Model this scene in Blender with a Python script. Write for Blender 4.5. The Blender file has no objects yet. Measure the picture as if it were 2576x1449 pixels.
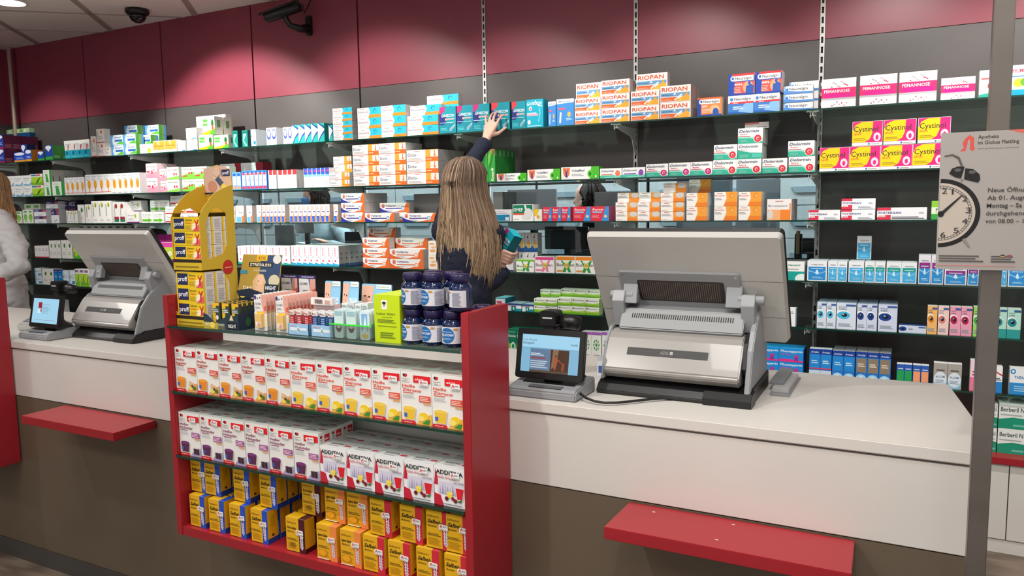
import bpy, bmesh, math, random
from mathutils import Vector, Matrix, noise
random.seed(7)
SC = bpy.context.scene
COL = SC.collection
# ------------------------------------------------------------------ camera
F_PX, YAW, PITCH, ROLL, CAM_H = 1928.9, -0.4817, 0.10775, -0.01534, 1.6
_f = Vector((math.sin(YAW)*math.cos(PITCH), math.cos(YAW)*math.cos(PITCH), -math.sin(PITCH)))
_r = _f.cross(Vector((0, 0, 1))).normalized(); _u = _r.cross(_f)
_r, _u = (math.cos(ROLL)*_r + math.sin(ROLL)*_u), (-math.sin(ROLL)*_r + math.cos(ROLL)*_u)
cd = bpy.data.cameras.new('camera'); cam = bpy.data.objects.new('camera', cd); COL.objects.link(cam)
cam.matrix_world = Matrix(((_r.x, _u.x, -_f.x, 0), (_r.y, _u.y, -_f.y, 0), (_r.z, _u.z, -_f.z, CAM_H), (0, 0, 0, 1)))
cd.sensor_width = 36; cd.lens = F_PX/2576*36; cd.clip_start = .05
SC.camera = cam
def ray(px, py): return _f + (px-1288)/F_PX*_r - (py-724.5)/F_PX*_u
def onY(px, py, Y):
    d = ray(px, py); t = Y/d.y; return Vector((d.x*t, Y, CAM_H + d.z*t))
def onZ(px, py, Z):
    d = ray(px, py); t = (Z-CAM_H)/d.z; return Vector((d.x*t, d.y*t, Z))
# ------------------------------------------------------------------ light
SC.view_settings.view_transform = 'Standard'; SC.view_settings.look = 'None'
SC.view_settings.exposure = 0.0; SC.view_settings.gamma = 1
SC.cycles.use_denoising = True; SC.cycles.max_bounces = 6; SC.cycles.transparent_max_bounces = 12
SC.cycles.sample_clamp_indirect = 6; SC.cycles.caustics_reflective = False; SC.cycles.caustics_refractive = False
w = bpy.data.worlds.new('shop_surroundings'); SC.world = w; w.use_nodes = True
w.node_tree.nodes['Background'].inputs[0].default_value = (1.0, .97, .94, 1)
w.node_tree.nodes['Background'].inputs[1].default_value = .64
def area(x, y, z, sx, sy, e, col=(1, .97, .93), rot=(0, 0, 0)):
    l = bpy.data.lights.new('ceiling_or_fill_light', 'AREA'); l.shape = 'RECTANGLE'; l.size = sx; l.size_y = sy
    l.energy = e; l.color = col; o = bpy.data.objects.new('ceiling_or_fill_light', l); o.location = (x, y, z); o.rotation_euler = rot
    COL.objects.link(o); return o
def spot(x, y, z, tx, ty, tz, e, ang, blend=.35, col=(1, .96, .9), r=.04):
    l = bpy.data.lights.new('ceiling_spot', 'SPOT'); l.energy = e; l.spot_size = math.radians(ang); l.spot_blend = blend
    l.color = col; l.shadow_soft_size = r; o = bpy.data.objects.new('ceiling_spot', l); o.location = (x, y, z)
    d = Vector((tx-x, ty-y, tz-z)); o.rotation_euler = d.to_track_quat('-Z', 'Y').to_euler(); COL.objects.link(o); return o
for x in (-5.6, -3.0, -.4): area(x, 1.2, 3.08, 1.2, .6, 30)
for x in (-5.0, -2.2, .6): area(x, -1.2, 3.08, 1.2, .6, 26)
for x, e in ((-6.9, 60), (-4.62, 230), (-3.3, 115), (-2.3, 75), (-1.25, 68), (-.1, 76), (.9, 120)):
    spot(x, 3.0, 3.08, x, 4.25, 1.55, e, 84 if e > 100 else 74, .4 if e > 200 else .5)
spot(-1.65, .6, 3.08, -1.1, 1.9, .9, 95, 64, .5, r=.03); spot(-4.2, .5, 3.08, -3.4, 1.9, .9, 45, 60, .6); spot(-.2, .4, 3.08, -.4, 1.9, .9, 55, 62, .6)
for x in (-6.6, -4.4, -2.4, -.6): area(x, 5.45, 2.95, 1.2, .4, 58, (.97, .98, 1))
for x in (-4.6, -2.2, -.9): area(x, 4.52, 2.6, .9, .08, 14, (.97, .98, 1))  # fill strips added inside the office window to brighten the monitor fronts
# ------------------------------------------------------------------ materials
def lin(h):
    h = h.lstrip('#'); h = h if len(h) == 6 else ''.join(q*2 for q in h); c = [int(h[i:i+2], 16)/255 for i in (0, 2, 4)]
    return tuple(v/12.92 if v <= .04045 else ((v+.055)/1.055)**2.4 for v in c) + (1,)
MATS = {}
def mat(name, col='#808080', rough=.5, metal=0, spec=.5, var=0, scale=30, emit=None, es=1, bump=0, coat=0):
    if name in MATS: return MATS[name]
    m = bpy.data.materials.new(name); m.use_nodes = True; nt = m.node_tree; b = nt.nodes['Principled BSDF']
    c = lin(col) if isinstance(col, str) else tuple(col)
    b.inputs['Base Color'].default_value = c; b.inputs['Roughness'].default_value = rough; b.inputs['Metallic'].default_value = metal
    b.inputs['Specular IOR Level'].default_value = spec; b.inputs['Coat Weight'].default_value = coat
    if emit: b.inputs['Emission Color'].default_value = lin(emit); b.inputs['Emission Strength'].default_value = es
    if var or bump:
        n = nt.nodes.new('ShaderNodeTexNoise'); n.inputs['Scale'].default_value = scale; n.inputs['Detail'].default_value = 4
        tc = nt.nodes.new('ShaderNodeTexCoord'); nt.links.new(tc.outputs['Object'], n.inputs['Vector'])
        if var:
            r = nt.nodes.new('ShaderNodeValToRGB'); nt.links.new(n.outputs['Fac'], r.inputs[0])
            r.color_ramp.elements[0].position = .3; r.color_ramp.elements[1].position = .7
            r.color_ramp.elements[0].color = tuple(v*(1-var) for v in c[:3])+(1,); r.color_ramp.elements[1].color = tuple(min(1, v*(1+var)) for v in c[:3])+(1,)
            nt.links.new(r.outputs[0], b.inputs['Base Color'])
        if bump:
            bp = nt.nodes.new('ShaderNodeBump'); bp.inputs['Strength'].default_value = bump; bp.inputs['Distance'].default_value = .01
            nt.links.new(n.outputs['Fac'], bp.inputs['Height']); nt.links.new(bp.outputs[0], b.inputs['Normal'])
    MATS[name] = m; return m
def print_mat(name, rough, spec=.4, coat=0):     # printed stock: ink colours are stored per face
    m = mat(name, '#ffffff', rough, spec=spec, coat=coat); nt = m.node_tree
    a = nt.nodes.new('ShaderNodeAttribute'); a.attribute_name = 'ink'; nt.links.new(a.outputs['Color'], nt.nodes['Principled BSDF'].inputs['Base Color'])
    return m
CARTON = print_mat('printed_carton', .42); PLASTIC = print_mat('coloured_plastic', .3); FOILP = print_mat('printed_film', .22, .6)
SCREEN = mat('lit_screen', '#000000', .3); _n = SCREEN.node_tree; _a = _n.nodes.new('ShaderNodeAttribute'); _a.attribute_name = 'ink'
_n.links.new(_a.outputs['Color'], _n.nodes['Principled BSDF'].inputs['Emission Color']); _n.nodes['Principled BSDF'].inputs['Emission Strength'].default_value = .95
def glassmat(name, tint, ior=1.5, rough=.02, boost=0.0):
    m = bpy.data.materials.new(name); m.use_nodes = True; nt = m.node_tree; nt.nodes.clear()
    o = nt.nodes.new('ShaderNodeOutputMaterial'); mx = nt.nodes.new('ShaderNodeMixShader'); t = nt.nodes.new('ShaderNodeBsdfTransparent')
    g = nt.nodes.new('ShaderNodeBsdfGlossy'); f = nt.nodes.new('ShaderNodeLayerWeight'); f.inputs[0].default_value = .5; pw = nt.nodes.new('ShaderNodeMath'); pw.operation = 'POWER'; pw.inputs[1].default_value = 4; ad = nt.nodes.new('ShaderNodeMath'); ad.operation = 'MULTIPLY_ADD'; ad.inputs[1].default_value = .85
    ad.inputs[2].default_value = boost+.03; t.inputs[0].default_value = lin(tint); g.inputs['Roughness'].default_value = rough
    nt.links.new(f.outputs['Facing'], pw.inputs[0]); nt.links.new(pw.outputs[0], ad.inputs[0]); nt.links.new(ad.outputs[0], mx.inputs[0]); nt.links.new(t.outputs[0], mx.inputs[1]); nt.links.new(g.outputs[0], mx.inputs[2]); nt.links.new(mx.outputs[0], o.inputs[0])
    MATS[name] = m; return m
GLASS = glassmat('shelf_glass', '#d2e4de', boost=.05); PANE = glassmat('office_pane_glass', '#e2e8e8', boost=.02); ACRYL = glassmat('clear_acrylic', '#eef4f0', boost=.04)
POSTERG = glassmat('clear_sheet', '#f2f2f2')
EDGE = mat('glass_edge_green', '#123c32', .12, spec=.7)
RED = mat('red_laminate', '#9c202a', .34, var=.03, scale=3); REDW = mat('red_wall_laminate', '#8a3a4a', .38, var=.04, scale=2)
GREYW = mat('charcoal_wall_laminate', '#534e4d', .4, var=.06, scale=3); DARK = mat('black_gap', '#0a0a0b', .6)
WHITE = mat('white_laminate', '#d6d2cc', .3, var=.02, scale=4); BROWN = mat('brown_laminate', '#655849', .42, var=.05, scale=5)
KICK = mat('grey_plinth', '#45433f', .5, var=.05); ALU = mat('brushed_aluminium', '#b9b9b6', .38, .8, var=.05, scale=60)
STEEL = mat('brushed_steel_post', '#77706a', .36, .6, var=.08, scale=14); CEIL = mat('mineral_ceiling_tile', '#f5ede6', .9, var=.03, scale=120)
GRID = mat('ceiling_rail', '#a99b93', .6); BLACKP = mat('black_plastic', '#141416', .38); GREYP = mat('grey_plastic', '#8b8d90', .4)
SILVP = mat('light_grey_plastic', '#b4b2ae', .28, coat=.3); BRKT = mat('painted_bracket_steel', '#e6e6e2', .35)
# ------------------------------------------------------------------ mesh builder
class MB:
    def __init__(s): s.v = []; s.f = []; s.m = []; s.c = []
    def poly(s, pts, m=0, c=None):
        n = len(s.v); s.v += [tuple(p) for p in pts]; s.f.append(tuple(range(n, n+len(pts)))); s.m.append(m); s.c.append(c); return s
    def faces(s, vs, fs, m=0, c=None):
        n = len(s.v); s.v += [tuple(p) for p in vs]
        for f in fs: s.f.append(tuple(i+n for i in f)); s.m.append(m); s.c.append(c)
        return s
    def box(s, x0, x1, y0, y1, z0, z1, m=0, c=None, fm=None, fc=None):
        v = [(x0, y0, z0), (x1, y0, z0), (x1, y1, z0), (x0, y1, z0), (x0, y0, z1), (x1, y0, z1), (x1, y1, z1), (x0, y1, z1)]
        fs = {'bottom': (3, 2, 1, 0), 'top': (4, 5, 6, 7), 'front': (0, 1, 5, 4), 'right': (1, 2, 6, 5), 'back': (2, 3, 7, 6), 'left': (3, 0, 4, 7)}
        n = len(s.v); s.v += v
        for k, f in fs.items():
            s.f.append(tuple(i+n for i in f)); s.m.append((fm or {}).get(k, m)); s.c.append((fc or {}).get(k, c))
        return s
    def prism(s, pts, y0, y1, axis='y', m=0, c=None, cap=None):
        # outline pts (a,b) in the plane normal to axis, extruded between y0 and y1
        def P(a, b, d): return {'y': (a, d, b), 'x': (d, a, b), 'z': (a, b, d)}[axis]
        n = len(pts); A = [P(a, b, y0) for a, b in pts]; B = [P(a, b, y1) for a, b in pts]
        k = len(s.v); s.v += A + B
        s.f.append(tuple(range(k, k+n))); s.m.append(m); s.c.append(cap or c)
        s.f.append(tuple(range(k+2*n-1, k+n-1, -1))); s.m.append(m); s.c.append(c)
        for i in range(n):
            j = (i+1) % n; s.f.append((k+i, k+n+i, k+n+j, k+j)); s.m.append(m); s.c.append(c)
        return s
    def tube(s, pts, r, seg=10, m=0, c=None, caps=True):
        pts = [Vector(p) for p in pts]; R = r if isinstance(r, (list, tuple)) else [r]*len(pts); k = len(s.v); N = len(pts)
        for i, p in enumerate(pts):
            t = (pts[min(i+1, N-1)] - pts[max(i-1, 0)]).normalized(); a = t.cross(Vector((0, 0, 1)))
            if a.length < .05: a = t.cross(Vector((0, 1, 0)))
            a.normalize(); b = a.cross(t)
            for j in range(seg):
                q = 2*math.pi*j/seg; s.v.append(tuple(p + (a*math.cos(q) + b*math.sin(q))*R[i]))
        for i in range(N-1):
            for j in range(seg):
                jj = (j+1) % seg; s.f.append((k+i*seg+j, k+i*seg+jj, k+(i+1)*seg+jj, k+(i+1)*seg+j)); s.m.append(m); s.c.append(c)
        if caps:
            s.f.append(tuple(k+j for j in range(seg-1, -1, -1))); s.m.append(m); s.c.append(c)
            s.f.append(tuple(k+(N-1)*seg+j for j in range(seg))); s.m.append(m); s.c.append(c)
        return s
    def lathe(s, prof, cx=0, cy=0, seg=24, m=0, c=None):
        k = len(s.v); N = len(prof)
        for r, z in prof:
            for j in range(seg):
                q = 2*math.pi*j/seg; s.v.append((cx+r*math.cos(q), cy+r*math.sin(q), z))
        for i in range(N-1):
            for j in range(seg):
                jj = (j+1) % seg; s.f.append((k+i*seg+j, k+i*seg+jj, k+(i+1)*seg+jj, k+(i+1)*seg+j)); s.m.append(m); s.c.append(c)
        s.f.append(tuple(k+j for j in range(seg-1, -1, -1))); s.m.append(m); s.c.append(c)
        s.f.append(tuple(k+(N-1)*seg+j for j in range(seg))); s.m.append(m); s.c.append(c)
        return s
    def xf(s, M, start=0):
        for i in range(start, len(s.v)): s.v[i] = tuple(M @ Vector(s.v[i]))
        return s
    def mesh(s, name, mats, bevel=0, smooth=False):
        me = bpy.data.meshes.new(name); me.from_pydata(s.v, [], s.f); 
        for m in (mats if isinstance(mats, (list, tuple)) else [mats]): me.materials.append(m)
        me.polygons.foreach_set('material_index', s.m)
        if any(c is not None for c in s.c):
            at = me.color_attributes.new('ink', 'FLOAT_COLOR', 'CORNER'); d = []
            for p, c in zip(me.polygons, s.c):
                cc = (.8, .8, .8, 1) if c is None else (lin(c) if isinstance(c, str) else c); d += list(cc)*p.loop_total
            at.data.foreach_set('color', d)
        if smooth: me.polygons.foreach_set('use_smooth', [True]*len(me.polygons))
        me.update()
        if bevel:
            bm = bmesh.new(); bm.from_mesh(me); bmesh.ops.remove_doubles(bm, verts=bm.verts, dist=1e-6)
            es = [e for e in bm.edges if len(e.link_faces) == 2 and e.calc_face_angle(0) > .6]
            bmesh.ops.bevel(bm, geom=es, offset=bevel, segments=2, affect='EDGES', clamp_overlap=True); bm.to_mesh(me); bm.free()
        return me
def link(me, name, parent=None, loc=None, label=None, cat=None, group=None, kind=None, rz=None):
    o = bpy.data.objects.new(name, me); COL.objects.link(o)
    if parent: o.parent = parent
    if loc is not None: o.location = loc
    if rz is not None: o.rotation_euler = (0, 0, rz)
    if label: o['label'] = label
    if cat: o['category'] = cat
    if group: o['group'] = group
    if kind: o['kind'] = kind
    return o
def thing(name, label, cat, loc=(0, 0, 0), rz=0, group=None): return link(None, name, None, loc, label, cat, group, rz=rz)
def part(name, mb, mats, parent, label=None, bevel=0, smooth=False, kind=None):
    return link(mb.mesh(name, mats, bevel, smooth), name, parent, label=label, kind=kind)
def struct(name, mb, mats, bevel=0): return link(mb.mesh(name, mats, bevel), name, kind='structure')
def whole(name, mb, mats, label, cat, loc=None, bevel=0, group=None, smooth=False): return link(mb.mesh(name, mats, bevel, smooth), name, None, loc, label, cat, group)
def copy_tree(o, loc, rz=None, label=None):
    c = o.copy(); COL.objects.link(c); c.location = loc
    if rz is not None: c.rotation_euler = (0, 0, rz)
    if label: c['label'] = label
    for ch in list(o.children):
        d = ch.copy(); COL.objects.link(d); d.parent = c
        for g in list(ch.children):
            e = g.copy(); COL.objects.link(e); e.parent = d
    return c
# ------------------------------------------------------------------ lettering
TXT = {}
def text_geo(s, bold=0, ital=0):
    if bold == 1 and 'M' in s: bold = 2
    k = (s, bold, ital)
    if k in TXT: return TXT[k]
    cu = bpy.data.curves.new('lettering', 'FONT'); cu.body = s; cu.size = 1; cu.offset = bold*.0075; cu.shear = .3*ital; cu.resolution_u = 2
    cu.fill_mode = 'FRONT'; o = bpy.data.objects.new('lettering', cu); COL.objects.link(o)
    me = o.to_mesh(); vs = [(v.co.x, v.co.y) for v in me.vertices]; fs = [tuple(p.vertices) for p in me.polygons]
    o.to_mesh_clear(); bpy.data.objects.remove(o); bpy.data.curves.remove(cu)
    xs = [v[0] for v in vs] or [0, 1]; x0 = min(xs); w_ = max(xs)-x0
    TXT[k] = ([(x-x0, y) for x, y in vs], fs, max(w_, .01)); return TXT[k]
# art items, in fractions of the face (u right, v up):
#  ('r',u0,v0,u1,v1,col) ('p',[(u,v)..],col) ('c',u,v,ru,rv,col) ('l',u0,v0,u1,v1,n,col) ('t',text,u,v,height,col[,width,bold,ital,turn])
def draw(mb, art, w, h, place, m=0, base=.00025, step=.00012):
    cl = lambda q: min(1, max(0, q))
    for k, it in enumerate(art):
        d = base + step*k; a = it[0]
        if a == 'r': _, u0, v0, u1, v1, c = it; mb.poly([place(u*w, v*h, d) for u, v in ((u0, v0), (u1, v0), (u1, v1), (u0, v1))], m, c)
        elif a == 'p': mb.poly([place(u*w, v*h, d) for u, v in [(cl(a_), cl(b_)) for a_, b_ in it[1]]], m, it[2])
        elif a == 'c':
            _, u, v, ru, rv, c = it; n = 18; mb.poly([place(cl(u+ru*math.cos(2*math.pi*i/n))*w, cl(v+rv*math.sin(2*math.pi*i/n))*h, d) for i in range(n)], m, c)
        elif a == 'l':
            _, u0, v0, u1, v1, n, c = it; st = (v1-v0)/n
            for i in range(n):
                e = u1 - (u1-u0)*(.25*((i*37) % 10)/10); mb.poly([place(u*w, v*h, d) for u, v in ((u0, v0+st*i), (e, v0+st*i), (e, v0+st*(i+.5)), (u0, v0+st*(i+.5)))], m, c)
        elif a == 't':
            s_, u, v, hh, c = it[1:6]; fw = it[6] if len(it) > 6 else None; bo = it[7] if len(it) > 7 else 1; ita = it[8] if len(it) > 8 else 0; turn = it[9] if len(it) > 9 else 0
            vs, fs, tw = text_geo(s_, bo, ita)
            if turn:   # written upwards: height along u, width along v
                sy = hh*w/.7; sx = (fw*h/tw) if fw else sy; P = [place(u*w - y*sy, v*h + x*sx, d) for x, y in vs]
            else:
                sy = hh*h/.7; sx = (fw*w/tw) if fw else sy; P = [place(u*w + x*sx, v*h + y*sy, d) for x, y in vs]
            mb.faces(P, fs, m, c)
def rrect(w, h, r, n=5, cx=0, cy=0):
    o = []
    for sx, sy, a0 in ((1, -1, -90), (1, 1, 0), (-1, 1, 90), (-1, -1, 180)):
        for i in range(n+1):
            q = math.radians(a0+90*i/n); o.append((cx+sx*(w/2-r)+r*math.cos(q), cy+sy*(h/2-r)+r*math.sin(q)))
    return o
# ------------------------------------------------------------------ labels for repeated things
REG = []
def reg(o, look, where, x, row=0, rank=0, cat='box', group=None):
    o['category'] = cat; o['group'] = group or ('supply of ' + look); REG.append((o, look, where, x, row, rank))
def ordn(n):
    w = ['first', 'second', 'third', 'fourth', 'fifth', 'sixth', 'seventh', 'eighth', 'ninth', 'tenth', 'eleventh', 'twelfth']
    return w[n] if n < 12 else '%dth' % (n+1)
def finish_labels():
    from collections import defaultdict
    g = defaultdict(list)
    for e in REG: g[(e[1], e[2])].append(e)
    for (look, where), es in g.items():
        rows = sorted({round(e[4]) for e in es}); sub = defaultdict(list)
        for e in es: sub[(round(e[4]), e[5])].append(e)
        for (row, rank), l in sub.items():
            l.sort(key=lambda e: e[3])
            for i, e in enumerate(l):
                s = look
                if len(l) > 1: s += ', ' + ordn(i) + ' from left'
                if len(rows) > 1: s += ', ' + ordn(row) + ' layer'
                if rank: s += ', ' + ordn(rank) + ' back'
                e[0]['label'] = s + ', ' + where
                if len(e[0]['label'].replace(',', '').split()) > 16: print('LONG LABEL', e[0]['label'])
# ------------------------------------------------------------------ room
WY = 4.37; CH = 3.12
STD = [-0.45 - 1.003*k for k in range(7, -1, -1)] + [.553, 1.556]     # wall standards, left to right
m = MB(); m.poly([(-9, -3, 0), (3, -3, 0), (3, 7, 0), (-9, 7, 0)]); FL = mat('wood_look_vinyl', '#6d5f52', .5)
nt = FL.node_tree; wv = nt.nodes.new('ShaderNodeTexWave'); wv.inputs['Scale'].default_value = 3; wv.inputs['Distortion'].default_value = 6; wv.inputs['Detail'].default_value = 3
tc = nt.nodes.new('ShaderNodeTexCoord'); mp = nt.nodes.new('ShaderNodeMapping'); mp.inputs['Scale'].default_value = (.3, 4, 1)
cr = nt.nodes.new('ShaderNodeValToRGB'); cr.color_ramp.elements[0].color = lin('#5c4f44'); cr.color_ramp.elements[1].color = lin('#7c6d5f')
nt.links.new(tc.outputs['Object'], mp.inputs[0]); nt.links.new(mp.outputs[0], wv.inputs[0]); nt.links.new(wv.outputs[0], cr.inputs[0]); nt.links.new(cr.outputs[0], nt.nodes['Principled BSDF'].inputs['Base Color'])
struct('floor', m, FL)
m = MB(); m.box(-9, 3, -3, 7, CH, CH+.05, 0); a = math.radians(41)
e2 = Vector((math.cos(a), math.sin(a), 0)); e1 = Vector((-math.sin(a), math.cos(a), 0)); O = Vector((-5.43, 3.63, 0))
def rail(c, d, L, wd):
    n = Vector((-d.y, d.x, 0))*wd/2; A = c-d*L; B = c+d*L
    vs = [A-n, B-n, B+n, A+n]; m.faces([(v.x, v.y, CH-.006) for v in vs]+[(v.x, v.y, CH+.001) for v in vs], [(3, 2, 1, 0), (0, 1, 5, 4), (1, 2, 6, 5), (2, 3, 7, 6), (3, 0, 4, 7)], 1)
for k in range(-7, 8): rail(O + e2*(.77*k) - e1*1, e1, 4.5, .045)
off = (Vector((-6.157, 3.523, 0))-O).dot(e1)
for k in range(-9, 5): rail(O + e1*(off+.655*k), e2, 6, .014)
struct('ceiling', m, [CEIL, GRID])
# back wall: red fascia above charcoal panels, dark joints with slotted metal standards
m = MB(); Z0, Z1 = 1.285, 1.725; WX0, WX1 = STD[2], STD[7]
m.box(-7.62, WX0, WY+.03, WY+.1, 0, CH, 2); m.box(WX1, 3, WY+.03, WY+.1, 0, CH, 2)
m.box(WX0, WX1, WY+.03, WY+.1, 0, Z0, 2); m.box(WX0, WX1, WY+.03, WY+.1, Z1, CH, 2)
prev = -7.62
for x in STD + [3]:
    a0, a1 = prev + (.007 if prev > -7.6 else 0), x-.007
    m.box(a0, a1, WY, WY+.03, 2.43, CH, 0)
    if WX0-.01 <= prev < WX1-.01:
        m.box(a0, a1, WY, WY+.03, Z1, 2.427, 1); m.box(a0, a1, WY, WY+.03, .44, Z0, 1)
    else: m.box(a0, a1, WY, WY+.03, .44, 2.427, 1)
    prev = x
struct('wall_back', m, [REDW, GREYW, DARK])
for i, x in enumerate(STD):
    m = MB(); wd = .012; yy = WY-.006; zt_ = 2.0 if x < -2.6 else CH
    z = .44
    while z < zt_:      # slotted strip
        m.box(x-wd, x+wd, yy, yy+.02, z, min(z+.018, CH)); 
        if z+.018 < CH: m.box(x-wd, x-wd*.45, yy, yy+.02, z+.018, min(z+.05, CH)); m.box(x+wd*.45, x+wd, yy, yy+.02, z+.018, min(z+.05, CH)); m.box(x-wd*.4, x+wd*.4, yy+.012, yy+.02, z+.018, min(z+.05, CH), 1)
        z += .05
    o = whole('wall_upright', m, [ALU, DARK], '', 'shelf upright'); reg(o, 'slotted metal wall upright', 'running up the back wall', x, cat='shelf upright', group='slotted uprights on the back wall')
m = MB(); m.box(-7.7, -7.62, -3, 4.47, 0, 2.43, 1); m.box(-7.7, -7.62, -3, 4.47, 2.43, CH, 0); struct('wall_left', m, [REDW, GREYW])
m = MB(); m.box(-7.7, 3, 6.9, 7, 0, CH); m.box(-8.1, -8, 4.5, 7, 0, CH); m.box(3, 3.1, 4.5, 7, 0, CH); struct('wall_office', m, mat('office_wall', '#9fb0b4', .6))
m = MB(); m.lathe([(.017, 1.95), (.017, CH)], -7.45, WY-.06, 14)
whole('support_pole', m, mat('cream_metal', '#c9bba9', .35, .3), 'pale metal pole in the far left corner of the shelf wall', 'pole', smooth=True)
m = MB(); m.box(-7.61, -7.25, WY-.05, WY-.005, 2.21, 2.335, 0, '#14497e'); m.box(-7.61, -7.25, WY-.052, WY-.004, 2.335, 2.375, 0, '#a8c89a')
draw(m, [('c', .15+.17*k, .5, .06, .35, '#5c9c3a' if k % 2 else '#d6e3c4') for k in range(5)], .36, .04, lambda u, v, d: (-7.61+u, WY-.053-d, 2.335+v))
whole('header_sign', m, CARTON, 'blue and green header board above the dark vitamin boxes, far left', 'sign')
# window into the office
m = MB(); t = .02
m.box(WX0, WX1, WY-.005, WY+.1, Z0-.03, Z0, 0); m.box(WX0, WX1, WY-.005, WY+.1, Z1, Z1+.012, 0)
fr = struct('window_1', m, [mat('grey_frame', '#8f9494', .4)])
for x0, x1 in zip(STD[2:7], STD[3:8]):
    g = MB(); g.box(x0+.012, x1-.012, WY+.03, WY+.036, Z0, Z1); part('window_pane', g, PANE, fr)
# glass shelves and brackets
SZ = {1: 2.038, 2: 1.738, 3: 1.505, 4: 1.207, 5: .974, 6: .722, 7: .446}
SN = {1: 'topmost wall shelf', 2: 'second wall shelf', 3: 'third wall shelf', 4: 'fourth wall shelf', 5: 'fifth wall shelf', 6: 'sixth wall shelf', 7: 'base cabinet'}
FY = 4.0
shm = {}; brm = None
for s in range(1, 7):
    edges = [-7.6] + STD
    for i, (x0, x1) in enumerate(zip(edges[:-1], edges[1:])):
        if x1-x0 < .3 and i == 0: continue
        m = MB(); m.box(0, x1-x0-.004, 0, WY-.005-FY, 0, .008, 0, fm={'front': 1, 'left': 1, 'right': 1})
        k = round(x1-x0, 3)
        if k not in shm: shm[k] = m.mesh('glass_shelf', [GLASS, EDGE])
        o = link(shm[k], 'glass_shelf', loc=(x0+.002, FY, SZ[s]-.008)); reg(o, 'clear glass shelf pane', 'at ' + SN[s].replace('wall shelf', 'wall level'), x0, cat='shelf', group='glass shelves on the back wall')
    for i, x in enumerate(STD):
        if brm is None:
            m = MB(); m.prism([(.03, -.009), (.03, -.03), (.06, -.032), (.2, -.05), (.27, -.058), (.3, -.075), (.32, -.115), (.345, -.16), (.358, -.16), (.358, -.009)], -.003, .003, 'x')
            m.box(-.028, .028, .022, .045, -.0115, -.009); m.box(-.014, .014, .03, .05, -.03, -.0275); m.box(-.012, .012, .05, .36, -.0115, -.009)
            m.prism([(.022, -.009), (.034, -.009), (.034, -.036), (.03, -.04), (.026, -.036), (.026, -.012)], -.012, -.009, 'x')
            brm = m.mesh('shelf_bracket', BRKT)
        o = link(brm, 'shelf_bracket', loc=(x, FY+.004, SZ[s])); reg(o, 'white steel shelf bracket', 'under ' + SN[s], x, cat='bracket', group='brackets carrying the glass shelves')
# base cabinet under the shelves
t = thing('base_cabinet', 'low white wall cabinet with red top board beneath the glass shelves', 'cabinet', (0, 0, 0))
m = MB(); m.box(-7.6, 2.5, 3.94, WY-.004, SZ[7]-.03, SZ[7]); part('top_board', m, RED, t, 'red top board', bevel=.002)
for k in range(10):
    m = MB(); m.box(-7.6+k*1.003, -7.6+(k+1)*1.003-.004, 3.955, WY-.01, .065, SZ[7]-.031); part('door', m, WHITE, t, bevel=.001)
m = MB(); m.box(-7.6, 2.5, 3.96, WY-.004, 0, .06); part('plinth', m, WHITE, t)
# ------------------------------------------------------------------ service counter
CF = 1.96; ZC = 1.033
t = thing('service_counter', 'long white-topped sales counter with brown lower front', 'counter', (0, 0, 0))
m = MB(); pts = [(-7.2, CF-.005), (.15, CF-.005), (.162, 2.235), (.116, 2.66), (-7.2, 2.68)]
m.prism(pts, ZC-.032, ZC, 'z'); part('worktop', m, WHITE, t, bevel=.003)
m = MB(); m.box(-7.2, .1, 2.2, 2.64, ZC-.075, ZC-.04); part('staff_ledge', m, WHITE, t, bevel=.002)
m = MB(); m.box(-7.2, .145, CF, CF+.03, .785, ZC-.038); m.prism([(.118, CF+.03), (.145, CF+.03), (.148, 2.23), (.1, 2.64), (.075, 2.64)], .785, ZC-.038, 'z'); part('upper_panel', m, WHITE, t, bevel=.0015)
m = MB(); m.box(-7.2, .14, CF, CF+.03, .085, .782); m.prism([(.11, CF+.03), (.14, CF+.03), (.142, 2.23), (.095, 2.64), (.07, 2.64)], .085, .782, 'z'); part('lower_panel', m, BROWN, t, 'brown panel')
m = MB(); m.box(-7.2, .13, CF-.002, CF+.03, 0, .083); part('kick_plate', m, KICK, t)
def tray(x, lab):
    m = MB(); m.prism([(x, CF-.004), (x+.57, CF-.004), (x+.575, CF-.19), (x-.005, CF-.19)], .748, .78, 'z')
    o = whole('bag_shelf', m, RED, lab, 'shelf', bevel=.0015, group='red bag shelves on the counter front'); return o
o = tray(-.667, 'red bag shelf on the counter front, right workstation')
m = MB()
for px, py in ((1645, 1288), (1845, 1320), (1803, 1358)):
    q = onZ(px, py, .7805); m.poly([(q.x+.005*math.cos(k), q.y+.003*math.sin(k), .7806) for k in (0, 1, 2, 3, 4, 5)])
part('wear_mark', m, mat('chipped_spot', '#d8c8a8', .6), o)
tray(-3.18, 'red bag shelf on the counter front, left workstation')
# ------------------------------------------------------------------ red display racks on the counter front
GX0, GX1, GF, GB = -2.235, -1.035, 1.73, CF-.006
GZ = {'a': 1.214, 'b': .99, 'c': .766, 'd': .51}
def rack(x0, x1, lab):
    t = thing('display_rack', lab, 'display rack', ((x0+x1)/2, GB, 0)); c = (x0+x1)/2
    for s in (x0, x1-.026):
        m = MB(); m.box(s-c, s+.026-c, GF-GB, 0, .478, 1.316); part('side_panel', m, RED, t, bevel=.0015)
    m = MB(); m.box(x0+.026-c, x1-.026-c, GF-GB+.002, 0, .478, GZ['d']); part('bottom_board', m, RED, t, bevel=.001)
    for k in 'abc':
        m = MB(); m.box(x0+.02-c, x1-.026-c, GF-GB-.004, -.006, GZ[k]-.008, GZ[k], 0, fm={'front': 1}); part('glass_shelf', m, [GLASS, EDGE], t)
    return t
rack(GX0, GX1, 'red sided display rack with three glass shelves on counter front')
rack(-4.745, -3.544, 'red display rack at the left edge, mostly cut off')
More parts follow.
